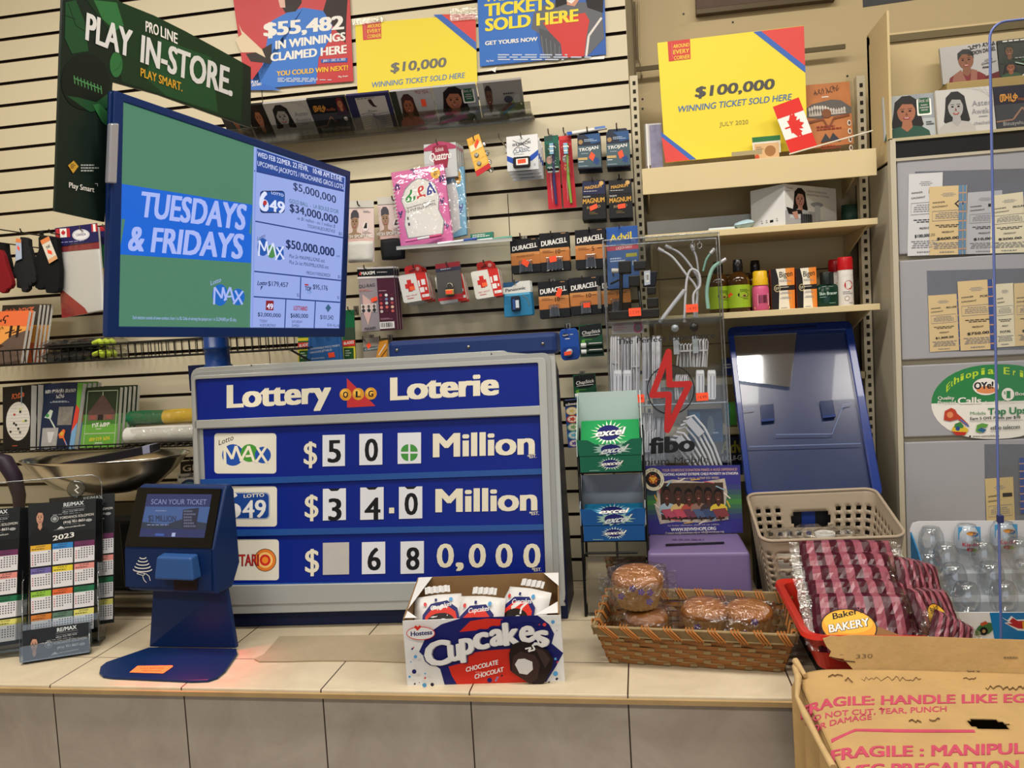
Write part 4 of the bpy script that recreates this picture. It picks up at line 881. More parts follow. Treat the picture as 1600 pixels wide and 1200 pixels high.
def magnum(q, lab, hp, hm, off):
    t = thing('foil_box_pack', lab, 'small box', PY(2.46).at((q[2][0]+q[3][0])/2, q[2][1]), 'black hanging boxes with gold print')
    k = card(q, 2.46, .022, M('#0b0b0e', .35), tilt=6); k.lay = .0008
    k.rect(0, .02, 1, .36, M('#141a40', .4) if off else M('#0e0e16', .4)); k.text('MAGNUM', (.1, .23), (.84, .19), .09, GLD, .03); k.fine(.06, .27, .9, .29, 1, WHITE); k.ell(.84, .08, .1, .055, M('#c9a060', .5))
    k.text('TROJAN', (.02, .44), (.34, .43), .04, WHITE, .01); k.text('MAGNUM', (.02, .6), (.96, .57), .13, GLD, .04); k.text('RIBBED', (.2, .74), (.78, .71), .07, M('#9a8660', .5), .02); k.fine(.3, .82, .68, .9, 2, M('#6e5a34', .5)); k.sticker(.48 if off else .54, .7, .32, .12, -14 if off else -4)
    k.build('box', t, bev=.002); k2 = Card(k.pl, None); k2.q = k.q; k2.slab(rr(.04, -.03, .96, .1, .06), .001, M('#0d1226', .4), n=-.012, frac=True); k2.build('hang_tab', t)
    dup(t, (.001, .026, -.004), lab.replace('frontmost', 'second back')); hook(hp[0], hp[1], 2.46, lab.split(',')[0].replace('black box', 'the black box'), hm)
magnum([(910, 283), (945, 281), (947, 341), (910, 343)], 'black box with gold print on the left lower hook, frontmost', (925, 274), HOOKM, True)
magnum([(951, 282), (986, 280), (989, 339), (952, 341)], 'black box with gold print on the right lower hook, frontmost', (967, 272), HOOKB, False)

# ---- mesh caps, du-rag, masks
TANS = M('#9a7d64', .5); PKP = M('#d7c3bd', .5)
def cap(q, yf, lab, body, hp):
    t = thing('cap_pack', lab, 'headwear pack', PY(yf).at((q[2][0]+q[3][0])/2, q[2][1]), 'mesh cap packs')
    k = card(q, yf, .003, PKP); k.lay = .0006
    k.person(-.1, .03, .62, .62, M('#47434a', .5), TANS, TANS, long=False, cap=True); k.ell(.68, .35, .12, .08, M('#e2d8d4', .5)); k.poly([(.6, .38), (.68, .28), (.74, .28), (.74, .38)], M('#1c1a1c', .5)); k.fine(.6, .06, .9, .1, 2, GREY); k.fine(.56, .44, .94, .54, 5, M('#b5a5a0', .5))
    k.text('MESH SPORT PAG', (-.12 if body is not None else .02, .55), (.96, .55), .065, WHITE, .03); k.rect(0, .56, 1, .62, M('#cfae a6'.replace(' ', ''), .5)); k.build('sleeve_card', t)
    k2 = Card(k.pl, None); k2.q = k.q; w = [k2.m(x, y, .004) for x, y in ((0, .61), (1, .61), (1, 1), (0, 1))]; b = MB(); cen = sum(w, Vector())/4
    pillow(b, cen, (w[1]-w[0]).normalized(), (w[0]-w[3]).normalized(), (0, -1, 0), (w[1]-w[0]).length, (w[0]-w[3]).length, .022, body, (10, 10), .001, 4, ex=8); b.build('folded_cap', t)
    k3 = Card(k.pl, None); k3.q = k.q; k3.slab([(0, -.13), (1, -.13), (1, .01), (0, .01)], .0008, M('#c6c3b8', .35), frac=True); k3.build('hang_tab', t)
    hook(hp[0], hp[1], yf, lab.split(' beside')[0].split(' half')[0].replace('pack', 'the pack', 1), HOOKB)
cap([(544, 325), (584, 324), (585, 409), (543, 411)], 2.45, 'pack with white folded mesh cap beside the monitor edge', M('#c9c8c2', .6), (558, 314))
cap([(590, 320), (630, 318), (634, 405), (597, 408)], 2.47, 'pack with black folded mesh cap half behind pink notebook', M('#121214', .6), (612, 306))
t = thing('durag_pack', 'silver and maroon du-rag pack with colour dots, frontmost on its hook', 'headwear pack', PY(2.44).at(595, 517), 'du-rag packs')
k = card([(558, 421), (615, 419), (622, 515), (565, 519)], 2.44, .008, M('#8f868a', .3)); k.lay = .001
k.rect(.52, .12, 1, 1, M('#4a1a2c', .4)); k.rect(0, .0, 1, .12, BLACK); k.text('MAXIM', (.1, .095), (.48, .085), .055, WHITE, .04); k.poly([(.04, .09), (.09, .03), (.12, .09)], M('#c5252c', .5)); k.fine(.54, .05, .94, .08, 1, M('#b9b0b0', .5))
k.rect(.0, .12, 1, .15, M('#d9d6d2', .3)); k.text('DU-RAG', (.03, .3), (.46, .28), .055, INK, .01); k.fine(.03, .32, .4, .36, 2, M('#c9807a', .5)); k.poly([(.1, .4), (.4, .55), (.2, .9), (.1, .7)], M('#c9a6a0', .4))
for i in range(3): k.rect(.04+i*.15, .56, .16+i*.15, .69, M('#d6cfcb', .5)); k.ell(.1+i*.15, .6, .04, .03, M('#5a4a44', .5)); k.ell(.1+i*.15, .66, .05, .03, INK)
cols = ['#b03040', '#e8e4e0', '#5a2030', '#6a2a3a', '#7a86a8', '#d8d4d0', '#c04a44', '#c9c9cc', '#b04a50', '#e0877a', '#d8645c', '#e8c0a0', '#c9b8b4', '#602030', '#c9605a']
for i, h_ in enumerate(cols): k.ell(.6+.15*(i % 3), .43+.065*(i//3), .042, .024, M(h_, .5))
k.fine(.56, .35, .86, .38, 1, M('#b08a90', .5)); k.fine(.56, .8, .9, .83, 2, M('#b08a90', .5)); k.bars(.52, .86, .92, .97); k.text('MAXIM', (.1, .97), (.4, .96), .04, INK, .04); k.sticker(.42, .49, .17, .065, -10)
k.build('pack', t, bev=.002); k2 = Card(k.pl, None); k2.q = k.q; k2.slab([(0, -.03), (1, -.03), (1, .03), (0, .03)], .009, M('#bdb8b4', .3), n=-.0005, frac=True); k2.build('top_fold', t)
copies(t, 2, .012, 'silver and maroon du-rag pack', 'on the du-rag hook', dx=.004)
hook(568, 414, 2.44, 'the du-rag packs')
k = card([(482, 527), (532, 524), (535, 562), (480, 565)], 2.44, .012, M('#2c5f9e', .4)); k.lay = .0008; k.text('DISPOSABLE FACE MASKS', (.08, .53), (.95, .44), .085, M('#d3dcea', .5), .0); k.text('MASQUES JETABLES', (.08, .68), (.72, .6), .085, M('#d3dcea', .5), .0); k.text('EARLOOP MASKS', (.12, .92), (.5, .9), .06, M('#d3dcea', .5), 0); k.sticker(.7, .78, .18, .2, -8); k.line([(.08, 0), (.1, 1)], .01, M('#1f4a80', .4)); k.line([(.9, 0), (.93, 1)], .01, M('#1f4a80', .4))
o = k.build('mask_pack', bev=.003); tag(o, 'blue pack of disposable face masks under the monitor corner', 'mask pack')
def blades(q, lab, dark):
    k = card(q, 2.48, .004, M('#16663e', .4)); k.lay = .0008
    if dark: k.rect(.2, .35, 1, .58, M('#3a4a3a', .4)); k.text('S', (0, .3), (.12, .3), .06, WHITE, .04)
    else:
        for i in range(3): k.rect(0, .42+i*.09, 1, .48+i*.09, M('#d8c92e', .5))
    k.rect(0, .6, 1, .72, M('#c9352a', .45)); k.text('BLADES', (.1, .69), (.9, .67), .06, WHITE, .03); k.rect(0, .73, 1, 1, M('#d2c43a', .5)); k.rect(.1, .76, .86, 1, M('#25562b', .45)); k.fine(.2, .8, .7, .94, 3, M('#b9c9b0', .5))
    o = k.build('blade_card'); tag(o, lab, 'blade pack', 'green and yellow blade cards')
blades([(465, 488), (484, 487), (486, 566), (466, 567)], 'green and yellow blade card left of the blue mask pack', False)
blades([(534, 485), (553, 484), (556, 562), (536, 563)], 'green and yellow blade card right of the blue mask pack', True)
k = card([(567, 529), (592, 526), (594, 560), (568, 562)], 2.47, .004, M('#8b8378', .35)); k.rect(0, .42, 1, .6, M('#4d5a5e', .4)); k.text('Cepacol', (.1, .57), (.9, .53), .1, M('#c3cac8', .5), .0); k.sticker(.35, .36, .22, .24, 60); o = k.build('lozenge_pack'); tag(o, 'grey hanging pack with orange sticker above the silver frame', 'lozenge pack')
k = card([(593, 533), (606, 531), (604, 560), (587, 561)], 2.45, .004, M('#d58f2a', .45)); k.line([(.2, .8), (.8, .2)], .08, WHITE); k.line([(.4, 1), (1, .5)], .06, INK); o = k.build('sachet'); tag(o, 'orange striped sachet beside the navy hood of the lottery board', 'sachet')
hook(566, 525, 2.47, 'the grey lozenge pack'); hook(593, 525, 2.45, 'the orange sachet')

# ---- first aid kits and padlock
KRED = M('#c8271f', .45); KW = M('#d9d6cc', .4)
def kit(x0, y0, lab, n):
    """white first aid case with red band; x0,y0 top left of the case"""
    q = [(x0, y0+7), (x0+43, y0), (x0+51, y0+43), (x0+9, y0+50)]
    t = thing('first_aid_kit', lab, 'first aid kit', PY(2.43).at(x0+25, y0+48), 'white first aid kits')
    k = card(q, 2.43, .018, KW, r=.08); k.lay = .001
    k.poly([(.62, .0), (.98, -.0), (1, 1), (.68, 1)], KRED); k.rect(.18, .34, .5, .5, KRED); k.rect(.27, .2, .42, .62, KRED); k.sticker(.42, .52, .18, .14, 0, m=M('#f0653a', .5)); k.text('FIRST AID KIT', (.14, .8), (.56, .78), .05, KRED, .01); k.fine(.18, .85, .52, .9, 1, KRED)
    k.rect(.66, .28, .72, .5, WHITE); k.rect(.78, .26, .92, .46, WHITE); k.rect(.68, .54, .84, .72, WHITE); k.rect(.88, .56, .94, .66, WHITE); k.rect(.72, .8, .98, .9, WHITE); k.text('12', (.76, .88), (.84, .87), .05, KRED, .01)
    k.build('case', t, bev=.004); k2 = Card(k.pl, None); k2.q = k.q; k2.slab(rr(.25, -.3, .85, .14, .12), .002, KRED, n=-.006, frac=True); k2.lay = -.004; k2.ell(.72, -.14, .07, .07, M('#e9a59a', .5), 12); k2.poly([(.4, -.12), (.6, -.16), (.6, -.1), (.4, -.06)], M('#7a1512', .5)); k2.build('hang_tab', t)
    copies(t, n, .024, 'white first aid kit', lab.split(' with')[0].split('kit ')[1], dx=.002, dz=-.003)
kit(622, 424, 'white first aid kit left of the padlock with red band', 2)
kit(735, 418, 'white first aid kit right of the padlock with red band', 1)
kit(679, 426, 'white first aid kit just behind the padlock with hidden front', 1)
hook(645, 413, 2.43, 'the left first aid kits'); hook(755, 406, 2.43, 'the right first aid kits'); hook(697, 409, 2.39, 'the padlock card')
t = thing('padlock_card', 'grey card with a small silver and brass padlock between two first aid kits', 'padlock', PY(2.39).at(702, 470))
k = card([(680, 413), (718, 408), (724, 466), (685, 471)], 2.39, .002, M('#4c4946', .35)); k.lay = .0006; k.rect(0, 0, 1, .13, M('#7e1c24', .45)); k.rect(0, .13, 1, .22, M('#2c2c40', .4)); k.fine(.2, .15, .8, .19, 1, M('#b5b5c0', .5)); k.rect(0, .92, 1, 1, M('#a5232c', .45)); k.rect(.66, .86, 1, .96, M('#8f1c26', .45)); k.build('backing_card', t)
b = MB(); q = k.m(.52, .8, .009); b.obox(q, (.0135, 0, 0), (0, .007, 0), (0, 0, .0085), M('#b79a5a', .35, .7)); b.build('lock_body', t, bev=.002)
b = MB(); b.tube([q+Vector((math.cos(a)*.0095, 0, .009+.007*(a > -.1)+math.sin(a)*.011)) for a in [math.pi*i/10 for i in range(11)]], .0028, STEEL, 8); b.build('shackle', t)
k2 = Card(PY(2.37), None); k2.q = k.q; k3 = Card(Pl(q+Vector((0, -.0078, 0))), [[(-.011, .006), (.009, .006), (.009, -.005), (-.011, -.005)]], .0004, ORANGE); k3.build('price_sticker', t)

# ---- batteries
COP = M('#b8733a', .35, .2)
def battery(q, lab, sub, hp, stick, n=1, yf=2.45, hm=None, cells=4):
    t = thing('battery_pack', lab, 'battery pack', PY(yf).at((q[2][0]+q[3][0])/2, q[2][1]), 'black and copper battery cards')
    k = card(q, yf, .003, M('#111013', .4)); k.lay = .0006
    k.rect(0, .4, 1, .76, COP); k.rect(0, .4, 1, .48, M('#c98b50', .35, .2)); k.text('DURACELL', (.06, .34), (.94, .27), .14, WHITE, .05)
    if sub == '10' or sub == '5': k.fine(.1, .46, .48, .54, 2, M('#5a3418', .5)); k.text(sub, (.54, .56), (.54+.08*len(sub), .55), .12, M('#2a1608', .5), .02); k.fine(.72, .48, .94, .53, 1, M('#5a3418', .5))
    else: k.text('POWER BOOST', (.2, .56), (.82, .52), .07, M('#3a200e', .5), .0)
    k.fine(.75, .02, .96, .06, 1, M('#b88a58', .5))
    k.build('backing_card', t)
    k2 = Card(k.pl, None); k2.q = k.q
    k2.slab([(.5-.11*cells/2-.06, .64), (.5+.11*cells/2+.06, .64), (.5+.11*cells/2+.08, .99), (.5-.11*cells/2-.08, .99)], .012, clear('blister', '#e8e8e8', .05, .06, edge=.4), n=.0125, frac=True); bo_ = k2.build('blister', t, bev=.002)
    for i in range(cells):
        fx = .5 + (i-(cells-1)/2)*.115; b = MB(); lo_, hi_ = k.m(fx, .97, .006), k.m(fx, .72, .006); top_ = k.m(fx, .66, .006); b.tube([lo_, hi_], .0046, M('#1a191b', .3), 9); b.tube([hi_, top_], .0046, M('#b07a58', .3, .6), 9); b.build('battery', bo_)
    if stick:
        k3 = Card(k.pl, None); k3.q = k.q; k3.lay = .0135; k3.sticker(*stick); k3.build('price_sticker', t)
    copies(t, n, .020, 'black and copper battery card', lab.split('card ')[1], dx=.002, dz=-.002)
    hook(hp[0], hp[1], yf, 'battery cards ' + lab.split('card ')[1], hm)
battery([(797, 375), (841, 371), (846, 424), (800, 428)], 'black and copper battery card leftmost of the upper row', 'b', (812, 364), (.5, .72, .17, .24, -58), 1, 2.45, None, 3)
battery([(842, 365), (888, 362), (891, 421), (845, 425)], 'black and copper battery card with pink cells in the upper row', '10', (860, 361), (.45, .7, .24, .15, -6), 1)
battery([(898, 360), (945, 356), (948, 418), (900, 421)], 'black and copper battery card rightmost of the upper row', '5', (920, 355), None, 1, 2.45, HOOKB, 2)
battery([(840, 441), (887, 438), (891, 494), (844, 498)], 'black and copper battery card leftmost of the lower row', '10', (858, 435), (.7, .33, .16, .24, 25), 1, 2.45, None, 2)
battery([(888, 435), (936, 431), (940, 489), (893, 493)], 'black and copper battery card right of the lower row', '10', (909, 431), (.54, .76, .23, .13, 0), 1, 2.45, None, 2)
battery([(937, 431), (983, 427), (987, 486), (941, 490)], 'black and copper battery card behind the clear cable display', '10', (958, 425), None, 0, 2.47, None, 2)
t = thing('battery_pack', 'blue and white battery pack with one small cell left of the lower row', 'battery pack', PY(2.45).at(810, 494), 'blue battery packs')
k = card([(786, 442), (828, 438), (833, 492), (788, 496)], 2.45, .006, M('#26759e', .4), r=.06); k.lay = .001; k.rect(0, .0, 1, .33, M('#d3d2cb', .45)); k.poly([(0, 0), (.62, 0), (.3, .14), (0, .14)], M('#1d4a70', .4)); k.text('Panasonic', (.08, .27), (.82, .24), .09, INK, .04); k.rect(.05, .33, .95, .4, M('#5aa5c8', .4)); k.line([(.68, .4), (.85, .52), (.9, .72)], .05, M('#4a6f80', .4)); k.build('backing_card', t, bev=.002)
k2 = Card(k.pl, None); k2.q = k.q; k2.slab(rr(.28, .42, .6, .84, .04), .014, M('#141828', .2), n=.012, frac=True); k2.lay = .0125; k2.rect(.44, .54, .56, .76, M('#c9ced6', .3)); k2.rect(.34, .5, .42, .8, M('#2a4a8a', .3)); k2.build('blister', t, bev=.002)
copies(t, 1, .02, 'blue and white battery pack', 'left of the lower battery row', dx=.003); hook(803, 437, 2.45, 'the blue battery packs')

# ---- lip balms, painkillers, lozenges
t = thing('lip_balm_pack', 'rounded blue lip balm pack beside the lottery board hood', 'lip balm pack', PY(2.45).at(891, 562))
k = card([(873, 515), (903, 512), (907, 561), (877, 564)], 2.45, .006, M('#1c4a9e', .4), r=.2); k.lay = .001; k.poly(rr(.05, .58, .97, .98, .2), M('#123a86', .4)); k.ell(.33, .2, .18, .06, M('#0f1a40', .4)); k.text('Vaseline', (.18, .22), (.48, .21), .05, WHITE, .02); k.fine(.56, .18, .8, .22, 1, WHITE); k.fine(.3, .3, .64, .36, 1, WHITE); k.build('backing_card', t, bev=.002)
b = MB(); b.lathe([(.0, .0), (.013, .0), (.013, .012), (.009, .016), (0, .017)], M('#a9b2be', .3), k.m(.45, .76, .002), 18, ax=(0, -1, 0), sy=.8); b.build('jar', t); k3 = Card(Pl(k.m(.4, .78, .021)), [[(-.011, .005), (.011, .008), (.011, -.003), (-.011, -.006)]], .0004, ORANGE); k3.build('price_sticker', t); hook(883, 507, 2.45, 'the rounded blue lip balm pack')
def chap(q, lab, hp):
    t = thing('lip_balm_pack', lab, 'lip balm pack', PY(2.46).at((q[2][0]+q[3][0])/2, q[2][1]), 'dark green lip balm cards')
    k = card(q, 2.46, .003, M('#154a2e', .4)); k.lay = .0006; k.poly([(.04, .04), (.96, .0), (.98, .32), (.7, .42), (.3, .42), (.04, .34)], M('#0d0f0e', .4)); k.text('ChapStick', (.12, .31), (.92, .27), .11, WHITE, .015, .15); k.line([(.14, .35), (.88, .33)], .015, WHITE); k.fine(.2, .46, .7, .5, 1, M('#6a9a3a', .5)); k.ell(.16, .52, .08, .06, M('#5a9a35', .5)); k.build('backing_card', t)
    for fy in (.64, .84):
        b = MB(); b.tube([k.m(.06, fy, .008), k.m(.28, fy, .008)], .0075, M('#d3d5d0', .3), 10); b.tube([k.m(.28, fy, .008), k.m(.98, fy, .008)], .0075, M('#0d2a1c', .3), 10); b.tube([k.m(.4, fy-.05, .0135), k.m(.95, fy-.05, .0135)], .0014, WHITE, 5); b.build('stick', t)
    hook(hp[0], hp[1], 2.46, lab.split(',')[0].replace('dark green', 'the dark green'))
chap([(904, 508), (940, 505), (944, 556), (907, 558)], 'dark green lip balm card right of the rounded blue pack', (917, 508))
chap([(895, 586), (930, 583), (934, 634), (898, 637)], 'dark green lip balm card above the green gum box', (906, 584))
k = card([(947, 356), (996, 352), (1000, 448), (950, 452)], 2.46, .03, M('#2d58a4', .4)); k.lay = .0008; k.text('Advil', (.1, .24), (.8, .2), .12, M('#d8c23a', .5), .03); k.rect(.0, .3, 1, .38, M('#b83a4c', .45)); k.text('LIQUI-GELS', (.3, .37), (.8, .35), .05, WHITE, .01); k.rect(0, .38, 1, 1, M('#3e5f94', .4)); k.fine(.1, .5, .6, .58, 2, M('#c3cde0', .5)); k.rect(.6, .44, .95, .5, M('#a5a13e', .5)); k.text('10', (.8, .64), (.92, .63), .08, WHITE, .02)
o = k.build('medicine_box', bev=.001); tag(o, 'blue painkiller box hanging behind the clear cable display', 'medicine box'); hook(967, 348, 2.46, 'the blue painkiller box')
k = card([(882, 626), (904, 624), (910, 698), (888, 700)], 2.42, .03, M('#27488e', .4)); k.rect(-.1, 0, 1, .13, BLACK); k.text('olmex', (.05, .115), (.98, .105), .065, WHITE, .03)
for i, h_ in enumerate(('#d9bf6a', '#c94a34', '#7aa86a', '#5fb0c8', '#6a5a9a')): k.ell(.46, .23+i*.17, .42, .085, M(h_, .45)); k.ell(.46, .23+i*.17, .34, .065, M('#e3d8c8', .5)); k.star(.46, .23+i*.17, .28, .055, .5, M(h_, .45), 5, i)
o = k.build('lozenge_pack'); tag(o, 'blue pack with coloured circles between lottery board and gum rack', 'lozenge pack')
# ================================================================= LEFT WALL: gloves, flags, wire shelves, books
hook(505, 518, 2.44, 'the blue face mask pack'); hook(474, 480, 2.48, 'the left green and yellow blade card'); hook(543, 479, 2.48, 'the right green and yellow blade card')
def glove(pts, yf, m, d, lab, hp, tagq=None, tagm=None, tagt=None):
    g0 = PY(yf).at(*pts[0]); t = thing('knit_glove', lab, 'glove', (g0.x, yf, PY(yf).at(*max(pts, key=lambda p: p[1])).z), 'knit gloves on hooks')
    k = Card(PY(yf), px=True); k.slab(pts, d, m); k.build('glove_body', t, bev=.0035, seg=2)
    if tagq:
        k = Card(PY(yf-.006), tagq, .0008, tagm); k.rect(0, 0, 1, .18, M('#d9824a', .5)); k.rect(0, .84, 1, 1, M('#d9a070', .5)) if tagt else None
        if tagt: k.text(tagt, (.3, .45), (.75, .42), .12, INK, .03)
        k.sticker(.5, .6 if tagt else .45, .4, .16, 20); k.build('paper_tag', t)
    hook(hp[0], hp[1], yf-.004, lab.split(' with')[0], HOOKB)
Gp = lambda l: [(x/8.57, 340+y/8.57) for x, y in l]
KB1 = M('#1d1d1e', .85, bump=.5, bs=300, var=.4, vs=120); KB0 = M('#0a0a0c', .85, bump=.4, bs=300); KR = M('#7d0d17', .85, bump=.5, bs=300)
glove(Gp([(-160, 335), (75, 340), (85, 460), (125, 620), (140, 770), (100, 900), (-120, 930), (-220, 640)]), 2.36, KB0, .02, 'black knit glove behind the red one at the left edge', (-6, 352))
glove(Gp([(-200, 420), (0, 430), (40, 500), (80, 640), (150, 840), (158, 900), (130, 945), (90, 960), (66, 1005), (20, 1012), (-40, 980), (-120, 990), (-230, 700)]), 2.325, KR, .02, 'dark red knit glove at the left edge', (-12, 372))
glove(Gp([(268, 258), (330, 262), (375, 285), (380, 380), (415, 490), (450, 620), (478, 770), (474, 862), (440, 885), (418, 860), (418, 900), (396, 925), (378, 890), (376, 955), (346, 985), (318, 1000), (290, 992), (276, 930), (255, 945), (222, 935), (214, 790), (160, 792), (152, 760), (195, 610), (250, 470)]), 2.36, KB1, .02, 'speckled charcoal knit glove with pale blue paper tag', (31, 357), [(25, 372), (33, 374), (34, 404), (24, 408)], M('#a9b7cc', .5))
glove(Gp([(508, 258), (640, 240), (752, 262), (775, 500), (800, 700), (792, 940), (770, 1000), (700, 1012), (610, 1008), (598, 935), (560, 958), (505, 965), (462, 935), (445, 700), (445, 580), (512, 430)]), 2.37, KB0, .022, 'black knit glove with tilted orange and white paper tag', (76, 358), [(63, 376), (76, 369), (90, 404), (77, 412)], M('#d9d0c0', .5), 'THE')
def flagpack(q, yf, lab, ethi, hp):
    t = thing('flag_pack', lab, 'flag pack', PY(yf).at((q[2][0]+q[3][0])/2, q[2][1]), 'packed flags on hooks')
    k = card(q, yf, .012, M('#d2d0cd', .5)); k.lay = .001
    if ethi: k.rect(0, 0, 1, .5, M('#1f6a45', .5)); k.rect(0, .5, 1, 1, M('#d8b63a', .5))
    else: k.rect(0, .16, 1, .26, M('#8a3238', .5)); k.poly([(.0, .66), (.55, .93), (.62, 1), (0, 1)], M('#9c3230', .5)); k.poly([(0, .78), (.3, .94), (.3, 1), (0, 1)], M('#8a2a2a', .5))
    k.build('folded_flag', t, bev=.004)
    k2 = Card(k.pl, None); k2.q = k.q; k2.slab([(-.02, -.01), (1.0, -.04), (1.01, .18), (-.02, .2)], .001, M('#211f52', .4), n=.003, frac=True); k2.lay = .0036
    if not ethi:
        k2.rect(0, .0, .34, .1, M('#b32a30', .5)); k2.rect(.1, .0, .26, .1, WHITE); leaf(k2, .18, .05, .055, .04, M('#b32a30', .5)); k2.rect(.86, -.03, 1, .06, M('#b32a30', .5)); k2.rect(.9, -.03, .96, .06, WHITE)
        k2.ell(.6, .085, .21, .065, M('#c9c8d0', .5)); k2.ell(.6, .085, .17, .05, M('#e0dfe2', .5)); k2.text('CANADA', (.48, .098), (.72, .095), .03, M('#211f52', .5), .02); k2.fine(.08, .15, .9, .17, 1, M('#8a8ab5', .5))
    else: k2.rect(0, -.04, 1, .02, M('#b02a36', .5))
    k2.build('header_card', t)
    if not ethi:
        b = MB(); w = [k.m(x, y, .004) for x, y in ((0, .18), (1, .18), (1, 1), (0, 1))]; pillow(b, sum(w, Vector())/4, (w[1]-w[0]).normalized(), (w[0]-w[3]).normalized(), (0, -1, 0), (w[1]-w[0]).length, (w[0]-w[3]).length, .012, FILM2, (10, 12), .001, 3, ex=8, side=1); b.build('film_bag', t)
    hook(hp[0], hp[1], yf, 'the ' + lab.split(' with')[0].split(' just')[0])
def leaf(k, cx, cy, rx, ry, m, rot=0):
    P = [(0, -1), (.18, -.62), (.4, -.74), (.34, -.3), (.62, -.55), (.68, -.36), (.98, -.4), (.86, -.1), (1, 0), (.5, .4), (.56, .56), (.06, .48), (.06, 1), (-.06, 1), (-.06, .48), (-.56, .56), (-.5, .4), (-1, 0), (-.86, -.1), (-.98, -.4), (-.68, -.36), (-.62, -.55), (-.34, -.3), (-.4, -.74), (-.18, -.62)]
    c, s_ = math.cos(math.radians(rot)), math.sin(math.radians(rot))
    k.poly([(cx+rx*(x*c-y*s_), cy+ry*(x*s_+y*c)) for x, y in P], m)
flagpack([(150, 360), (176, 357), (182, 476), (160, 480)], 2.44, 'green and yellow packed flag just behind the monitor edge', True, (160, 350))
flagpack([(88, 358), (153, 354), (163, 485), (97, 497)], 2.40, 'white and red packed flag with dark blue header card', False, (124, 354))

def wire_shelf(name, lab, x0, x1, y0, zb, hgt, step=.026):
    t = thing(name, lab, 'wire shelf', ((x0+x1)/2, (y0+YW)/2, zb), 'black wire shelves on the slatted wall')
    y1 = YW-.006; b = MB()
    n = int((x1-x0)/step); r = .0016
    for i in range(n+1):
        x = x0+i*step; b.tube([(x, y0, zb+hgt), (x, y0, zb), (x, y1, zb), (x, y1, zb+hgt*1.2)], r, BLKWIRE, 4, cap=False)
    b.build('grid_wires', t)
    b = MB()
    for y, z in ((y0, zb+hgt), (y0, zb-.002), (y1, zb+hgt*1.2), ((y0+y1)/2, zb-.003), (y0+.07, zb-.003)): b.tube([(x0, y, z), (x1, y, z)], .0026, BLKWIRE, 6)
    for x in (x0, x1): b.tube([(x, y0, zb+hgt), (x, y1, zb+hgt*1.2)], .0026, BLKWIRE, 6)
    b.build('rim', t)
    for x in (x1-.02, x0+.5):
        b = MB(); b.tube([(x, y0+.05, zb-.004), (x, y1, zb-.075), (x, YW-.001, zb-.04), (x, y1, zb-.004)], .0035, BLKWIRE, 6); b.build('bracket', t)
    return t
YU = 2.24
za = PY(YU).at(60, 545).z; zu = PY(YU).at(60, 567).z
wire_shelf('wire_shelf', 'upper black wire shelf below the hanging gloves and flags', -2.9, PY(YU).at(452, 545).x, YU, zu, za-zu)
YL = 2.28; zl0 = PY(YL).at(100, 703).z
wire_shelf('wire_shelf', 'lower black wire shelf holding the upright books', -2.9, -1.28, YL, zl0, .012)
zbk = zl0+.0018

def book(q, yaw, tilt, yb, d, lab, cover, draw, n, grp, name='paperback_book', zb=None, dy=None):
    """q: TL, TR, BR, BL pixels of the cover; bottom edge stands at depth yb"""
    o = PY(yb).at((q[2][0]+q[3][0])/2, (q[2][1]+q[3][1])/2); pl = Pl(o, yaw, tilt)
    k = Card(pl, q, .002, M('#d6d2c8', .6), body=False)
    if zb is not None:                               # settle on the shelf
        for i in (2, 3):
            p = pl.w(*k.q[i]); k.q[i] = (k.q[i][0], k.q[i][1] + (zb-p.z)/max(.5, pl.V.z))
    t = thing(name, lab, 'book', (o.x, o.y+.02, zb if zb is not None else o.z), grp)
    c = Card(pl, None); c.q = k.q; c.slab([(.015, .01), (1, .01), (1, 1), (.015, 1)], d-.001, M('#d8d5cc', .6), n=-.0006, frac=True); c.build('pages', t)
    k.slab([(0, 0), (1, 0), (1, 1), (0, 1)], .0006, cover, frac=True); k.lay = .0003; draw(k); k.build('cover', t)
    words = ('second', 'third', 'fourth', 'fifth', 'sixth')
    for i in range(n): dup(t, (.004*(i+1), (d+.003)*(i+1), 0), '%s, %s copy back' % (lab.split(',')[0], words[i]), grp)
    return t
def bk1(k):
    k.ell(.55, .55, .43, .3, M('#cfcbc2', .6), 28)
    g = random.Random(3)
    for i in range(11): k.line([(.16, .3+i*.05), (.94, .3+i*.05)] if abs(i-5) < 4 else [(.3, .3+i*.05), (.8, .3+i*.05)], .004, M('#a9a59c', .6))
    for h_ in ('#222222', '#222222', '#8aa04a', '#222222', '#b0392e', '#4a6a45', '#c9c46a', '#222222', '#555555', '#222222', '#c4c08a'): k.ell(g.uniform(.28, .84), g.uniform(.34, .78), .04, .02, M(h_, .6), 8)
    k.text('ጸኃይቱ', (.34, .2), (.78, .18), .08, M('#c9643a', .5), .02); k.line([(.68, .02), (.68, .28)], .04, M('#6d7f86', .5)); k.fine(.36, .92, .64, .95, 1, M('#b05a3a', .5))
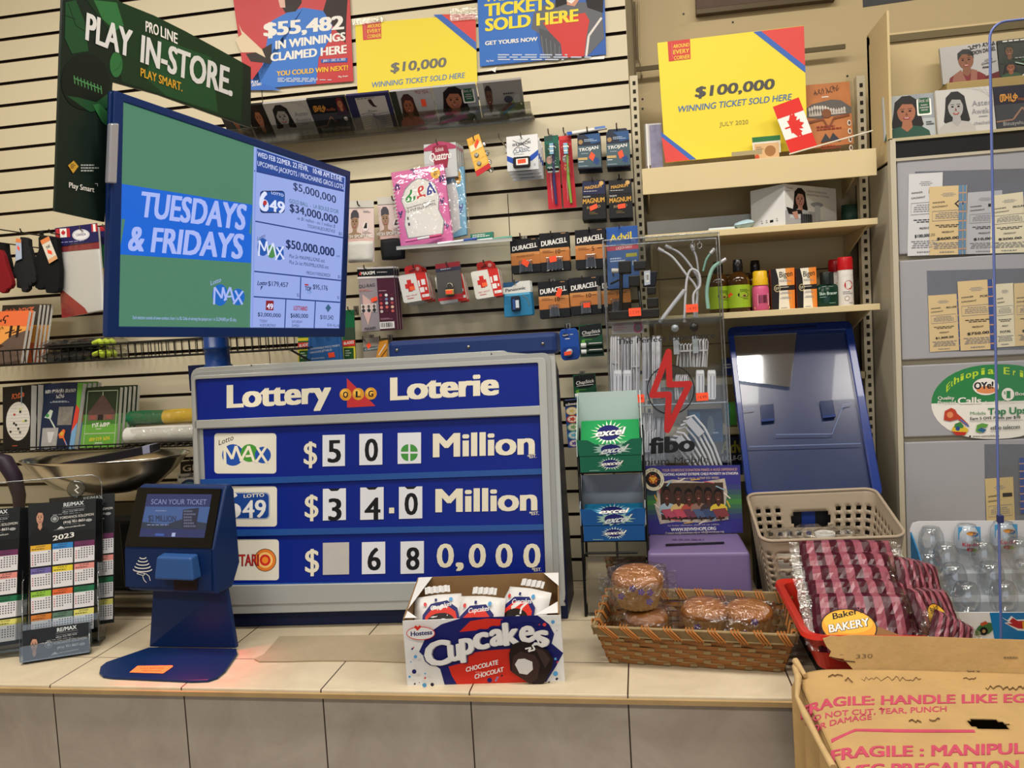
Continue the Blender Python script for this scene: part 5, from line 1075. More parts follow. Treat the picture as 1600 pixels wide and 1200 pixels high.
def bk2(k):
    k.poly([(.86, 0), (1, 0), (1, .4), (.9, .34)], M('#5f9a35', .5)); k.poly([(.9, .33), (1, .4), (1, .62), (.86, .78)], M('#c8402f', .5)); k.poly([(.87, .74), (1, .6), (1, 1), (.86, 1)], M('#6f9cc4', .5))
    k.text('ዘመነ ምንቅስቓስ መለሰዪት', (.04, .15), (.84, .14), .055, WHITE, .01); k.text('ኤርትራ', (.34, .23), (.56, .22), .06, WHITE, .01); k.fine(.18, .27, .72, .3, 2, M('#b5bcc8', .5), center=True)
    k.rect(.45, .36, .84, .64, M('#77736c', .6, var=.5, vs=60)); k.rect(.06, .68, .5, .98, M('#9c9a98', .6, var=.3, vs=40)); k.poly([(.2, .74), (.4, .74), (.34, .9), (.26, .9)], M('#c4c4c2', .6))
    k.poly([(.08, .52), (.22, .4), (.3, .42), (.26, .54), (.38, .64), (.42, .68), (.38, .68), (.22, .54)], M('#b9c4b4', .6)); k.ell(.16, .49, .05, .03, M('#3f8a4a', .6), 8); k.poly([(.52, .78), (.64, .7), (.7, .72), (.68, .82), (.78, .92), (.84, .97), (.8, .97), (.66, .84), (.56, .84)], M('#d9692f', .5)); k.ell(.61, .77, .05, .03, M('#c9a23a', .5), 8); k.line([(.73, .88), (.82, .97)], .02, M('#6a8fc8', .5)); k.fine(.1, .985, .5, 1, 1, M('#8a95ac', .5))
def bk3(k):
    k.poly([(0, .55), (1, .55), (1, 1), (0, 1)], M('#5f9a3a', .5)); k.poly([(0, .45), (1, .45), (1, .62), (0, .62)], M('#41702d', .5)); fr = M('#aab59a', .5)
    for a in ([(.08, .06), (.94, .06)], [(.08, .06), (.08, 1)], [(.94, .06), (.94, 1)], [(.08, .77), (.94, .77)]): k.line(a, .014, fr)
    k.poly([(.5, .12), (.54, .12), (.9, .42), (.92, .46), (.12, .46), (.14, .42)], M('#4f3a34', .6, var=.2, vs=60)); k.line([(.52, .08), (.52, .14)], .02, fr); k.rect(.14, .46, .9, .55, M('#6a5046', .6)); k.rect(.42, .46, .58, .55, M('#241c18', .6)); k.rect(.2, .47, .36, .53, M('#8a4a40', .6)); k.rect(.66, .47, .82, .53, M('#8a4a40', .6))
    k.text('የጎጆ ሕመም', (.28, .67), (.78, .66), .07, WHITE, .02); k.fine(.4, .69, .62, .71, 1, WHITE); k.text('መኮንንት አበፋ', (.24, .9), (.82, .88), .06, M('#d9c63a', .5), .02); k.fine(.36, .92, .66, .97, 2, WHITE, center=True)
book([(4, 605), (49, 601), (47, 697), (5, 698)], -6, 8, 2.30, .022, 'black book with white speckled egg cover on lower wire shelf, front copy', M('#151417', .45), bk1, 3, 'black egg cover books', zb=zbk)
book([(70, 600), (130, 598), (116, 696), (61, 697)], -8, 13, 2.30, .016, 'navy book with maps and green red blue edge, front copy', M('#15233f', .45), bk2, 3, 'navy map cover books', zb=zbk)
book([(134, 606), (188, 604), (182, 694), (126, 695)], -2, 13, 2.30, .014, 'green book with thatched hut cover, front copy', M('#22301e', .45), bk3, 4, 'green hut cover books', zb=zbk)
def mg1(k):
    k.poly([(0, 0), (1, 0), (1, .3), (0, .25)], M('#d9693a', .5)); k.poly([(.35, 1), (.55, .62), (.75, .46), (1, .38), (1, 1)], M('#5b4a40', .6, var=.3, vs=50)); k.poly([(0, .8), (.2, .68), (.42, .72), (.3, 1), (0, 1)], M('#e0a55a', .5))
    k.text('ቡና', (.34, .26), (.62, .23), .16, M('#241512', .5), .02); k.text('ቡና', (.26, .52), (.5, .5), .13, M('#241512', .5), .02); k.text('ተባሂሉ', (.3, .36), (.56, .34), .06, M('#241512', .5), .01)
    for x in (.68, .82): k.poly([(x, .28), (x+.05, .28), (x+.05, .48), (x+.02, .52), (x, .48)], M('#241512', .5)); k.line([(x-.08, .42), (x+.1, .36)], .02, M('#241512', .5))
    k.poly([(.42, .62), (.5, .6), (.62, .66), (.5, .7)], M('#3a2018', .5))
def mg2(k): k.text('ቃላት-ትግርኛ', (.08, .14), (.86, .12), .07, M('#d8683f', .5), .03); k.poly([(0, .36), (1, .36), (1, .8), (0, .8)], M('#c98a3c', .5)); k.poly([(0, .7), (1, .66), (1, 1), (0, 1)], M('#b5582f', .5))
zmg = zu+.0018
book([(4, 477), (62, 475), (51, 552), (-4, 554)], -4, 12, 2.345, .010, 'dark and orange magazine behind the coffee magazine, front copy', M('#3a332c', .45), mg2, 3, 'dark and orange magazines', 'magazine', zb=zmg)
book([(-34, 488), (45.7, 485), (33, 555), (-44, 558)], -4, 14, 2.275, .010, 'orange magazine with black script and figures on upper wire shelf, front copy', M('#dc9448', .45), mg1, 1, 'orange magazines', 'magazine', zb=zmg)
HV = M('#b9cf3a', .6)
def hivis(x0, x1, y0, y1, yf, lab, zoff):
    a, c = PY(yf).at(x0, y1), PY(yf).at(x1, y0); t = thing('glove_pack', lab, 'glove pack', ((a.x+c.x)/2, yf, a.z), 'packed high visibility gloves')
    zc = zmg+zoff; h = .03; w = c.x-a.x
    b = MB(); pillow(b, (a.x+w*.42, yf+.055, zc+h/2), (1, 0, 0), (0, 1, 0), (0, 0, 1), w*.8, .13, h, M('#121212', .6), (14, 8), .003, 3, ex=5); b.build('black_palms', t)
    b = MB()
    for i in range(3): b.tube([(c.x-w*.2, yf-.0+i*.03, zc+h*.5), (c.x-w*.08, yf-.01+i*.03, zc+h*.7), (c.x-.006, yf-.02+i*.03, zc+h*.5), (c.x-w*.06, yf-.01+i*.03, zc+h*.3)], .0075, HV, 8)
    b.build('yellow_fingers', t)
    b = MB(); pillow(b, ((a.x+c.x)/2, yf+.055, zc+h/2), (1, 0, 0), (0, 1, 0), (0, 0, 1), w*1.02, .15, h*1.12, FILM2, (18, 8), .004, 8, ex=6); b.build('film_bag', t)
hivis(56, 168, 533, 548, 2.27, 'lower pack of black and yellow work gloves on upper wire shelf', 0)
hivis(60, 166, 514, 531, 2.28, 'upper pack of black and yellow work gloves on upper wire shelf', .036)
# bundles at the right end of the lower shelf
def roll(x0, x1, yf, zc, r, segs, film, lab, name, cat):
    a = PY(yf).at(x0, 660).x; c = PY(yf).at(x1, 660).x; t = thing(name, lab, cat, ((a+c)/2, yf, zc-r))
    for i, (f0, f1, m_) in enumerate(segs):
        b = MB(); b.tube([(a+(c-a)*f0, yf, zc), (a+(c-a)*(f0+f1)/2, yf, zc+.002), (a+(c-a)*f1, yf, zc)], r, m_, 14); b.build('wrapped_cloth', t)
    b = MB(); pillow(b, ((a+c)/2, yf, zc), (1, 0, 0), (0, 0, 1), (0, -1, 0), (c-a)*1.06, r*2.1, r*2.2, film, (18, 8), .004, 6, ex=4); b.build('film_bag', t)
roll(198, 330, 2.33, zbk+.030, .028, ((.0, 1, M('#d0cec8', .6)),), FILM, 'white cloth roll in crinkled film on the lower wire shelf', 'cloth_roll', 'cloth roll')
roll(196, 330, 2.37, zbk+.083, .024, ((.0, .48, M('#1c6a42', .6)), (.48, .9, M('#d9b32c', .6)), (.9, 1, M('#b5432c', .6))), FILM, 'green and yellow flag roll in film above the white roll', 'flag_roll', 'flag roll')
k = card([(282, 722), (318, 719), (318, 740), (282, 742)], 2.50, .02, M('#17120f', .4)); k.lay = .001; k.text('GF', (.1, .75), (.75, .7), .5, M('#c9b9a5', .5), .03); o = k.build('small_box'); tag(o, 'small black box at left edge of lottery board above the disc label', 'box'); hook(296, 716, 2.50, 'the small black box')
k = card([(277, 741), (318, 738), (318, 782), (278, 785)], 2.49, .004, M('#c9c6bd', .5)); k.lay = .0008; k.ell(.45, .62, .42, .42, M('#2a3f6a', .4)); k.ell(.45, .64, .34, .34, M('#4f93a5', .4)); k.ell(.45, .66, .22, .22, M('#2f7f92', .4)); k.text('Royale', (.06, .16), (.6, .13), .09, INK, .02); o = k.build('disc_card'); tag(o, 'white card with blue round label at left edge of lottery board', 'card'); hook(297, 737, 2.49, 'the white card with blue round label')

# ================================================================= SCALE
sx0, sx1 = PY(2.12).at(40, 722).x, PY(2.12).at(291, 705).x
scx = (sx0+sx1)/2; zr = PY(2.12).at(165, 714).z
sl_ = thing('weighing_scale', 'stainless weighing scale with wide oval pan on the counter', 'scale', (scx, 2.12, ZC))
CHR = M('#d8d3c8', .16, 1, bump=.03, bs=30)
hl = (sx1-sx0)/2
b = MB(); b.lathe([(.0, -.105), (.35, -.104), (.62, -.085), (.84, -.04), (.97, -.004), (1.0, 0), (1.0, .003), (.96, .002), (.83, -.035), (.61, -.08), (.34, -.1), (.0, -.1)], CHR, (scx, 2.12, zr), 40, sx=hl, sy=.135)
b.build('pan', sl_)
b = MB(); b.box((scx-.1, 2.03, ZC+.07), (scx+.31, 2.24, 1.232), M('#191715', .35)); b.build('housing', sl_, bev=.012)
b = MB(); b.box((scx+.10, 2.022, ZC+.08), (scx+.28, 2.029, 1.215), M('#0b0b0c', .2)); b.build('display_panel', sl_, bev=.004)
b = MB(); b.tube([(scx-.09, 2.02, ZC+.045), (scx+.3, 2.02, ZC+.045)], .022, STEEL, 12); b.box((scx-.11, 2.02, ZC+.03), (scx+.32, 2.25, ZC+.07), M('#8d887d', .3, .9)); b.tube([(scx-.115, 2.022, ZC+.06), (scx-.115, 2.022, 1.235)], .012, STEEL, 10); b.build('base', sl_, bev=.004)
for dx in (-.09, .28):
    b = MB(); b.lathe([(.016, 0), (.016, .03)], BLACK, (scx+dx, 2.06, ZC), 12); b.build('foot', sl_)
for dx in (-.02, .14):
    b = MB(); b.lathe([(.012, 0), (.012, .06)], STEEL, (scx+dx, 2.12, 1.23), 12); b.build('pan_post', sl_)
pl_ = Pl((scx-.05, 2.12, zr-.02), 0, 70); b = MB()
b.obox((scx+.0, 2.135, zr-.004), Vector((.15, .02, .022)), Vector((-.003, .024, 0)), (0, 0, .012), M('#1b1820', .35)); b.obox((scx+.13, 2.1525, zr+.016), Vector((.012, .0016, .0018)), Vector((-.0032, .0245, 0)), (0, 0, .0125), M('#8a8ea8', .3)); o = b.build('flat_pack', bev=.002); tag(o, 'long dark pack lying across the stainless scale pan', 'pack')
# purple strap at far left, behind the calendars
a = PY(2.0).at(6, 735); b = MB(); P0 = [PY(2.0).at(*p) for p in ((-20, 715), (8, 722), (22, 745), (30, 775), (30, 800), (28, 900))]; P0[-1].z = ZC+.013
b.tube(P0, [.022, .024, .022, .018, .014, .012], M('#2b1f2e', .5), 10); o = b.build('strap_handle'); tag(o, 'dark purple curved handle behind the calendars at the left edge', 'handle')

# ================================================================= CALENDAR STAND
CL = Pl((-1.582, 1.75, .976), 21.7, 14.5)
cq = [(44, 788), (150, 779), (148, 988), (47, 1003)]
cs = thing('calendar_stand', 'clear acrylic stand holding stacks of dark pocket calendars', 'stand', CL.w(.0, 0, -.04) + Vector((0, 0, ZC-.976)))
uA, uB = -.30, .168
def slabuv(pl, u0, v0, u1, v1, n0, n1, m, b): return b.hexa([pl.w(u0, v0, n1), pl.w(u1, v0, n1), pl.w(u1, v1, n1), pl.w(u0, v1, n1)], [pl.w(u0, v0, n0), pl.w(u1, v0, n0), pl.w(u1, v1, n0), pl.w(u0, v1, n0)], m)
k = Card(CL, [[(uA, .42), (uB-.005, .42), (uB-.005, -.02), (uA, -.02)]]); k.slab(rr(0, 0, 1, 1.0, .05, .06), .003, ACRYL, n=-.05, frac=True); k.build('back_panel', cs)
b = MB(); b.tube([CL.w(u, v, -.051) for u, v in [(uA, .42), (uB-.03, .42), (uB-.012, .412), (uB-.005, .395), (uB-.005, -.02)]], .0016, ACEDGE, 6); b.build('panel_edge', cs)
for u in (uB, .5*(uA+uB)+.055, uA):
    b = MB(); slabuv(CL, u-.0015, -.012, u+.0015, .18, -.05, .012, ACRYL, b); b.tube([CL.w(u, v, n) for v, n in ((.18, -.05), (.165, -.01), (.15, .012), (-.02, .012))], .0018, ACEDGE, 6); b.build('divider', cs)
b = MB(); slabuv(CL, uA, -.012, uB, .05, .009, .012, ACRYL, b); slabuv(CL, uA, -.014, uB, -.020, -.05, .012, ACEDGE, b); b.build('front_lip', cs)
b = MB(); b.lathe([(.02, 0), (.024, .002), (.02, .004)], ACEDGE, CL.w(.1, .385, -.049), 20, ax=CL.N); b.tube([CL.w(.1, .395, -.045), CL.w(.107, .387, -.043), CL.w(.098, .381, -.043), CL.w(.106, .372, -.043)], .002, WHITE, 5); b.build('suction_cup', cs)
# feet carry the slanted stand
b = MB(); e0, e1, e2 = CL.w(uA, -.014, .012), CL.w(uB, -.014, .012), CL.w(uB, -.014, -.05); e3 = CL.w(uA, -.014, -.05)
dn = lambda p: Vector((p.x, p.y, ZC+.0002)); b.hexa([e0, e1, e2, e3], [dn(p) for p in (e0, e1, e2, e3)], ACRYL); b.build('foot', cs)
def realtor(k, x0, y0, x1, y1):
    """dark header with portrait and white contact lines"""
    W, H_ = x1-x0, y1-y0; X = lambda t: x0+W*t; Y = lambda t: y0+H_*t
    k.rect(x0, y0, x1, y1, M('#15191b', .4)); k.person(X(.04), Y(.12), X(.3), Y(1), M('#1a1110', .4), M('#b98a70', .5), M('#0f0d0e', .4), long=False)
    k.text('RE/MAX', (X(.52), Y(.18)), (X(.82), Y(.16)), H_*.13, M('#c9ccce', .35), .04); k.line([(X(.5), Y(.22)), (X(.84), Y(.21))], H_*.012, GREY); k.line([(X(.5), Y(.29)), (X(.84), Y(.28))], H_*.012, GREY)
    k.text('office: 416-789-1616', (X(.5), Y(.37)), (X(.82), Y(.35)), H_*.05, M('#c3c6c8', .5), 0); k.fine(X(.36), Y(.4), X(.94), Y(.44), 1, GREY)
    k.ell(X(.39), Y(.54), W*.06, H_*.11, M('#9a9c9c', .4)); k.ell(X(.39), Y(.54), W*.048, H_*.09, M('#3a3e40', .4)); k.ell(X(.39), Y(.54), W*.03, H_*.055, M('#a5a7a7', .4))
    k.text('YORDANOS SOLOMON', (X(.46), Y(.57)), (X(.97), Y(.54)), H_*.085, WHITE, 0); k.fine(X(.62), Y(.6), X(.74), Y(.62), 1, GREY); k.text('(416) 951-8651', (X(.52), Y(.72)), (X(.84), Y(.7)), H_*.085, WHITE, .02); k.fine(X(.56), Y(.75), X(.86), Y(.77), 1, GREY); k.text('www.yordansold.com', (X(.54), Y(.87)), (X(.84), Y(.85)), H_*.06, WHITE, 0)
    k.poly([(X(.42), Y(.88)), (X(.48), Y(.79)), (X(.54), Y(.87))], M('#c0c2c2', .4)); k.line([(X(.38), Y(.9)), (X(.54), Y(.9))], H_*.012, GREY); k.ell(X(.9), Y(.68), W*.05, H_*.05, M('#9a9c9c', .4), 8)
def calendar(pl, q):
    k = Card(pl, q, .0012, M('#0c0d0f', .4)); k.lay = .0005; realtor(k, 0, 0, 1, .235); k.text('2023', (.36, .29), (.68, .275), .038, WHITE, .03)
    cols = ['#d9a82a', '#2a7fc4', '#6a2a56', '#6a5fa0', '#d8c42a', '#d98a80', '#8aba3a', '#d8622a', '#1a6a44', '#c9762a', '#5a7a64', '#d6cf6a']
    names = ['JANUARY', 'FEBRUARY', 'MARCH', 'APRIL', 'MAY', 'JUNE', 'JULY', 'AUGUST', 'SEPTEMBER', 'OCTOBER', 'NOVEMBER', 'DECEMBER']
    for i in range(12):
        c_, r_ = i % 3, i//3; x0 = .03+c_*.327; y0 = .312+r_*.168
        k.rect(x0, y0, x0+.305, y0+.155, M('#d9d7d8', .5)); k.rect(x0, y0, x0+.305, y0+.042, M(cols[i], .5)); k.text(names[i], (x0+.08, y0+.018), (x0+.225, y0+.017), .014, INK, .01); k.fine(x0+.02, y0+.026, x0+.29, y0+.036, 1, INK, fill=.6)
        nn = k.lay; k.lay += k.st; st_ = [6, 2, 2, 5, 0, 3, 5, 1, 4, 6, 2, 4][i]; dm = [31, 28, 31, 30, 31, 30, 31, 31, 30, 31, 30, 31][i]
        for d in range(dm):
            cc, rr_ = (d+st_) % 7, (d+st_)//7; X, Y = x0+.018+cc*.041, y0+.05+rr_*.017; k.poly([(X, Y), (X+.02, Y), (X+.02, Y+.0095), (X, Y+.0095)], M('#c06a72', .5) if cc == 0 else M('#55555c', .5), nn)
    return k.build('calendar')
CALG = 'dark pocket calendars in the clear stand'
cal0 = calendar(CL, cq); tag(cal0, 'dark 2023 calendar with portrait, front of the right stack', 'calendar', CALG)
wd_ = ('second', 'third', 'fourth', 'fifth', 'sixth', 'seventh', 'eighth', 'ninth')
for i in range(8): dup(cal0, -CL.N*.0045*(i+1) + CL.U*(.0008*i) + CL.V*(.001*(i % 3)), 'dark 2023 calendar, %s from the front of the right stack' % wd_[i], CALG)
dup(cal0, -CL.N*.056 + CL.U*.032 + CL.V*.016, 'dark 2023 calendar sticking out behind the right stack', CALG)
for i in range(9): dup(cal0, -CL.N*.0045*i - CL.U*.184 + CL.U*(.0015*i) - CL.V*.004, 'dark 2023 calendar, %s of the left stack cut by photo edge' % (('front',)+wd_)[i], CALG)
BC = Pl((-1.542, 1.68, .9545), 26.6, 15.8)
bh = thing('card_holder', 'small clear holder of business cards in front of the calendars', 'card holder', BC.w(.07, 0, -.02)+Vector((0, 0, -.002)))
b = MB(); slabuv(BC, -.004, -.002, .151, .085, -.018, -.016, ACRYL, b); b.build('back', bh)
b = MB(); slabuv(BC, -.004, -.003, .151, .034, .004, .006, clear('pocket_front', '#e4e7e8', .07, .05), b); b.tube([BC.w(u, v, .005) for u, v in ((-.004, .0), (-.004, .03), (.0, .034), (.147, .036), (.151, .042), (.151, .0))], .0013, ACEDGE, 6); b.build('front_pocket', bh)
b = MB(); slabuv(BC, -.004, -.004, .151, -.001, -.018, .006, ACEDGE, b)
for u in (-.004, .151): slabuv(BC, u-.001, -.003, u+.001, .07, -.018, .006, ACRYL, b)
b.build('base', bh)
k = Card(BC, [(35, 986), (138, 972), (139, 1020), (36, 1037)], .0008, M('#0d0f11', .4)); k.lay = .0003; realtor(k, 0, 0, 1, 1); o = k.build('business_card'); tag(o, 'dark business card with portrait, front of the small holder', 'business card', 'business cards in the holder')
for i in range(5): dup(o, -BC.N*.0024*(i+1), 'dark business card, %s in the small holder' % wd_[i], 'business cards in the holder')
# ================================================================= ON THE SHELVING BAY
def settle(k, z):
    """drop the lower edge of a card to height z"""
    for i in (2, 3):
        p = k.pl.w(*k.q[i]); k.q[i] = (k.q[i][0], k.q[i][1]+(z-p.z)/max(.4, k.pl.V.z))
k = Card(Pl((.096, 2.43, ZS1), 0, 1.2), [(1027, 67), (1256, 40), (1262, 233), (1040, 254)], .006, YEL, px=True); k.lay = .0006
corner(k, [(1177, 50), (1189, 48.5), (1258, 103), (1258.5, 114)], [(1189, 48.5), (1256, 40.5), (1258, 103)]); corner(k, [(1032.5, 206), (1033.5, 214), (1078, 250), (1088, 248.8)], [(1033.5, 214), (1078, 250), (1040, 254)])
k.poly([(1043, 65), (1078, 61), (1079, 92), (1045, 96)], WAX); k.text('AROUND', (1052, 75.5), (1077, 72.5), 6, YEL, .02); k.text('EVERY', (1052, 85), (1077, 82), 7, YEL, .02); k.text('CORNER', (1053, 94), (1078, 91), 6.5, YEL, .02); k.text('WINNERS', (1051, 94), (1049.5, 70), 5, WHITE, .02)
k.text('$100,000', (1085.5, 152), (1209.5, 138.5), 17, M('#4c4a4a', .5), .04, .12); k.text('WINNING TICKET SOLD HERE', (1058, 176), (1236, 156), 10.5, M('#4d6f9f', .5), .02, .15); k.text('JULY 2020', (1124, 197.5), (1169, 193.5), 7, M('#9a8f4a', .5), 0)
tag(k.build('poster'), 'large yellow $100,000 winning ticket board standing on the top bay shelf', 'poster')
k = Card(Pl((.05, 2.45, ZS1), 0, 4), [(1006, 194), (1033, 192), (1036, 256), (1009, 259)], .010, M('#b9b6b4', .3)); settle(k, ZS1+.0005); k.lay = .0006; k.rect(.3, .03, 1, .97, M('#7d7a92', .5, var=.5, vs=50)); k.rect(0, 0, .08, 1, M('#6c6860', .3)); k.rect(.12, 0, .2, 1, M('#d7d4cf', .3))
tag(k.build('disc_case'), 'disc case with cloudy purple cover at left end of top bay shelf', 'music disc')
k = Card(Pl((.4, 2.405, ZS1), 0, 3), [(1175, 215), (1219, 211), (1220, 238), (1177, 241)], .003, M('#d9d2c4', .5)); settle(k, ZS1+.0005); k.lay = .0005; k.rect(0, 0, 1, .2, M('#2a6a3a', .5)); k.rect(.06, .28, .94, .92, M('#cfa878', .5)); k.ell(.62, .6, .2, .22, M('#9a6a3a', .5)); k.fine(.12, .4, .4, .7, 4, M('#8a6a50', .5)); k.ell(.14, .8, .08, .1, M('#c4502a', .5)); tag(k.build('souvenir_banknote'), 'small tan banknote print with green top edge by the flag', 'banknote')
k = Card(Pl((.46, 2.46, ZS1), 0, 6), [(1250, 134), (1327, 127), (1334, 224), (1262, 233)], .003, M('#b5713f', .5, var=.25, vs=30)); settle(k, ZS1+.0005); k.lay = .0005
g = random.Random(4)
k.text('ሓዳስ ኤርትራ', (.26, .16), (.78, .11), .08, M('#3a241a', .5), .02); k.fine(.42, .17, .62, .2, 1, WHITE)
k.poly([(0, .34), (.2, .26), (.4, .24), (.6, .22), (.8, .24), (1, .34), (1, .42), (.6, .44), (.3, .46), (0, .42)], M('#5f5a56', .6))
for i in range(14): x = .14+.055*i; k.ell(x, .34-.05*math.sin(i*.4+.4)*g.uniform(.5, 1), .025, .03, M('#c9c2b8', .6), 7); k.poly([(x-.03, .42), (x, .33), (x+.03, .42)], M('#b9b0a6', .6))
k.ell(.48, .4, .1, .06, M('#7a4a2a', .5)); k.line([(.08, .5), (.4, .47), (.5, .6), (.62, .47), (.95, .44)], .03, M('#7d4626', .5)); k.fine(.25, .56, .8, .63, 2, M('#8a2f20', .5)); k.poly([(.3, .78), (.42, .66), (.5, .74), (.58, .66), (.74, .78), (.52, .76)], M('#37363f', .5)); k.fine(.3, .82, .75, .88, 2, M('#9a2a1a', .5))
for i in range(4): k.ell(.93, .55+.11*i, .04, .04, M('#d9cfc0', .5), 10); k.ell(.935, .55+.11*i, .025, .026, M('#5a3a2a', .5), 8)
for i in range(6): k.ell(.3+.1*i, .94, .03, .035, M(['#8a1f1f', '#c9b9a0', '#6a2a1a', '#b02a2a', '#d9c9b0', '#7a3a2a'][i], .5), 8)
tag(k.build('painted_card'), 'rust coloured painted card leaning behind the hand flag', 'card')
fl_ = thing('hand_flag', 'small red and white maple leaf hand flag lying tilted on top bay shelf', 'flag', PY(2.385).at(1250, 238))
k = Card(Pl((.46, 2.385, ZS1), 0, 3), [(1207.5, 167), (1248, 152), (1276.5, 227), (1234.5, 239)], .0012, WHITE); k.lay = .0005; R_ = M('#d2281f', .5); k.rect(0, 0, 1, .27, R_); k.rect(0, .73, 1, 1, R_)
leaf(k, .5, .5, .36, .25, R_, 90); k.build('cloth', fl_)
b = MB(); b.tube([PY(2.383).at(1233, 241), PY(2.383).at(1364, 204)], .0022, M('#d9d4c4', .4), 8); b.build('stick', fl_)
# white boxed lamp, turned corner-on
LBp = Pl((.429, 2.385, ZS2), 43.5, 0); W_, H_, D_ = .25, .118, .12
t = thing('lamp_box', 'white carton of a desk lamp turned corner forward on the second shelf', 'box', (.43, 2.46, ZS2+.0005))
b = MB(); P = lambda u, d, z: LBp.w(u, z, -d)
b.hexa([P(0, 0, .0005), P(W_, 0, .0005), P(W_, 0, H_), P(0, 0, H_)], [P(0, D_, .0005), P(W_, D_, .0005), P(W_, D_, H_), P(0, D_, H_)], M('#d8d8d6', .5)); b.build('carton', t, bev=.0012)
k = Card(LBp, [[(0, H_), (W_, H_), (W_, .0005), (0, .0005)]]); k.lay = .0005
k.rect(.0, .64, .66, 1, M('#a9a9ae', .5)); k.person(.08, .06, .48, .82, M('#15110f', .5), M('#b9897a', .5), M('#c6cbd2', .5), long=True); k.poly([(.02, .56), (.14, .6), (.3, .62), (.32, .7), (.16, .74), (.06, .72)], M('#141417', .5)); k.poly([(.12, .68), (.22, .64), (.24, .82), (.18, .84)], M('#b9897a', .5))
k.ell(.6, .46, .12, .06, M('#8d9096', .4)); k.rect(.56, .48, .66, .92, M('#b5b8bd', .4)); k.rect(.28, .72, .5, .97, M('#4d4f56', .5)); 
for i in range(5): k.rect(.29+.04*i, .7, .315+.04*i, .92, M('#2a2b30', .5))
k.line([(.66, .84), (.95, .92)], .012, M('#9a9ca2', .5)); k.text('Professional', (.03, .12), (.15, .12), .045, GREY, .01); k.text('Product', (.03, .18), (.11, .18), .045, GREY, .01); k.text('6 USB Ports Wall Socket Charger', (.4, .16), (.8, .17), .05, GREY, .01); k.text('with Quick Charge 3.0 Technology', (.4, .24), (.84, .26), .05, GREY, .01)
k.build('printed_side', t)
k = Card(Pl(P(0, D_, 0), 43.5-90, 0), [[(0, H_), (D_, H_), (D_, .0005), (0, .0005)]]); k.lay = .0005
for x in (.3, .44, .74): k.fine(x, .8, x+.06, .9, 2, GREY)
k.rect(.56, .82, .66, .88, BLACK); k.build('plain_side', t)
a = PY(2.40).at(1166, 354); t_ = MB(); pillow(t_, (a.x-.005, 2.41, ZS2+.0125), (1, 0, .1), (0, 1, 0), (-.1, 0, 1), .06, .05, .024, M('#a9c4cc', .4, var=.3, vs=80), (10, 8), .003, 4); tag(t_.build('wrapped_soap'), 'small pale blue wrapped bar beside the white lamp carton', 'wrapped bar')
a = PY(2.42).at(1122, 356); k = MB(); k.box((a.x-.03, 2.39, ZS2+.0003), (a.x+.045, 2.45, ZS2+.008), M('#c9d3d3', .4)); tag(k.build('flat_packet', bev=.002), 'flat white packet lying left of the pale blue bar', 'packet')
a = PY(2.58).at(1328, 340); t_ = MB(); pillow(t_, (a.x, 2.58, ZS2+.036), (1, 0, 0), (0, 0, 1), (0, -1, 0), .05, .07, .05, M('#2c4a40', .5, var=.3, vs=60), (8, 8), .004, 4); tag(t_.build('green_pouch'), 'dark green pouch behind the right end of the lamp carton', 'pouch')
# bottles and boxes on the third shelf
AMB = M('#3a2208', .12, coat=.5); LIME = M('#94b228', .45); BC_ = M('#121112', .25)
def oil(px, yf, lab, stick):
    c = PY(yf).at(px, 478); x = c.x; t = thing('oil_bottle', lab, 'bottle', (x, yf, ZS3+.0003), 'amber oil bottles with lime labels'); z = ZS3+.0003; r = .0325
    b = MB(); b.lathe([(r*.9, 0), (r, .004), (r, .088), (r*.93, .098), (r*.7, .110), (r*.4, .116), (r*.38, .12)], AMB, (x, yf, z), 28); b.build('glass', t)
    b = MB(); b.lathe([(r*1.012, .012), (r*1.012, .078)], LIME, (x, yf, z), 28); lb_ = b.build('label', t)
    k = CylPrint(x, yf, z, r*1.02); k.ell(.62, .44, .2, .13, M('#182008', .5)); k.ell(.64, .48, .1, .08, M('#a8a04a', .5)); k.ell(.65, .49, .05, .04, M('#4a2a10', .5)); k.fine(.5, .2, .9, .32, 2, M('#3f5a12', .5)); k.fine(.6, .6, .9, .66, 1, M('#3f5a12', .5))
    if stick: k.sticker(.12, .42, .22, .16, -35)
    k.build('label_print', lb_)
    b = MB(); b.lathe([(r*.42, .118), (r*.44, .12), (r*.44, .142), (r*.40, .144), (r*.40, .152), (r*.36, .153)], BC_, (x, yf, z), 20); b.build('cap', t)
class CylPrint(Card):
    """print wrapped on the front of a round bottle: fx 0..1 spans the seen half, fy 0..1 over h"""
    def __init__(s, x, y, z, r, z0=.012, z1=.078, span=150, turn=0):
        MB.__init__(s); s.pl = None; s.px = False; s.q = None; s.st = .00005; s.lay = .0001; s.c = (x, y, z, r, z0, z1, math.radians(span), math.radians(turn))
    def m(s, fx, fy, n=0, frac=False):
        x, y, z, r, z0, z1, sp, tr = s.c; a = (fx-.5)*sp+tr; return Vector((x+(r+n)*math.sin(a), y-(r+n)*math.cos(a), z+z1+(z0-z1)*fy))
oil(1124, 2.44, 'amber oil bottle with lime label half hidden by clear display', False); oil(1182, 2.50, 'amber oil bottle with lime label behind the pink bottle', False); oil(1155, 2.42, 'amber oil bottle with lime label and orange sticker', True)
x = PY(2.425).at(1189, 478).x; z = ZS3+.0003
t = thing('pink_bottle', 'pink lotion bottle with yellow cap on the third shelf', 'bottle', (x, 2.425, z)); b = MB(); b.lathe([(.022, 0), (.0245, .004), (.0245, .062), (.021, .071), (.017, .076)], M('#c8567e', .35), (x, 2.425, z), 22); b.build('body', t)
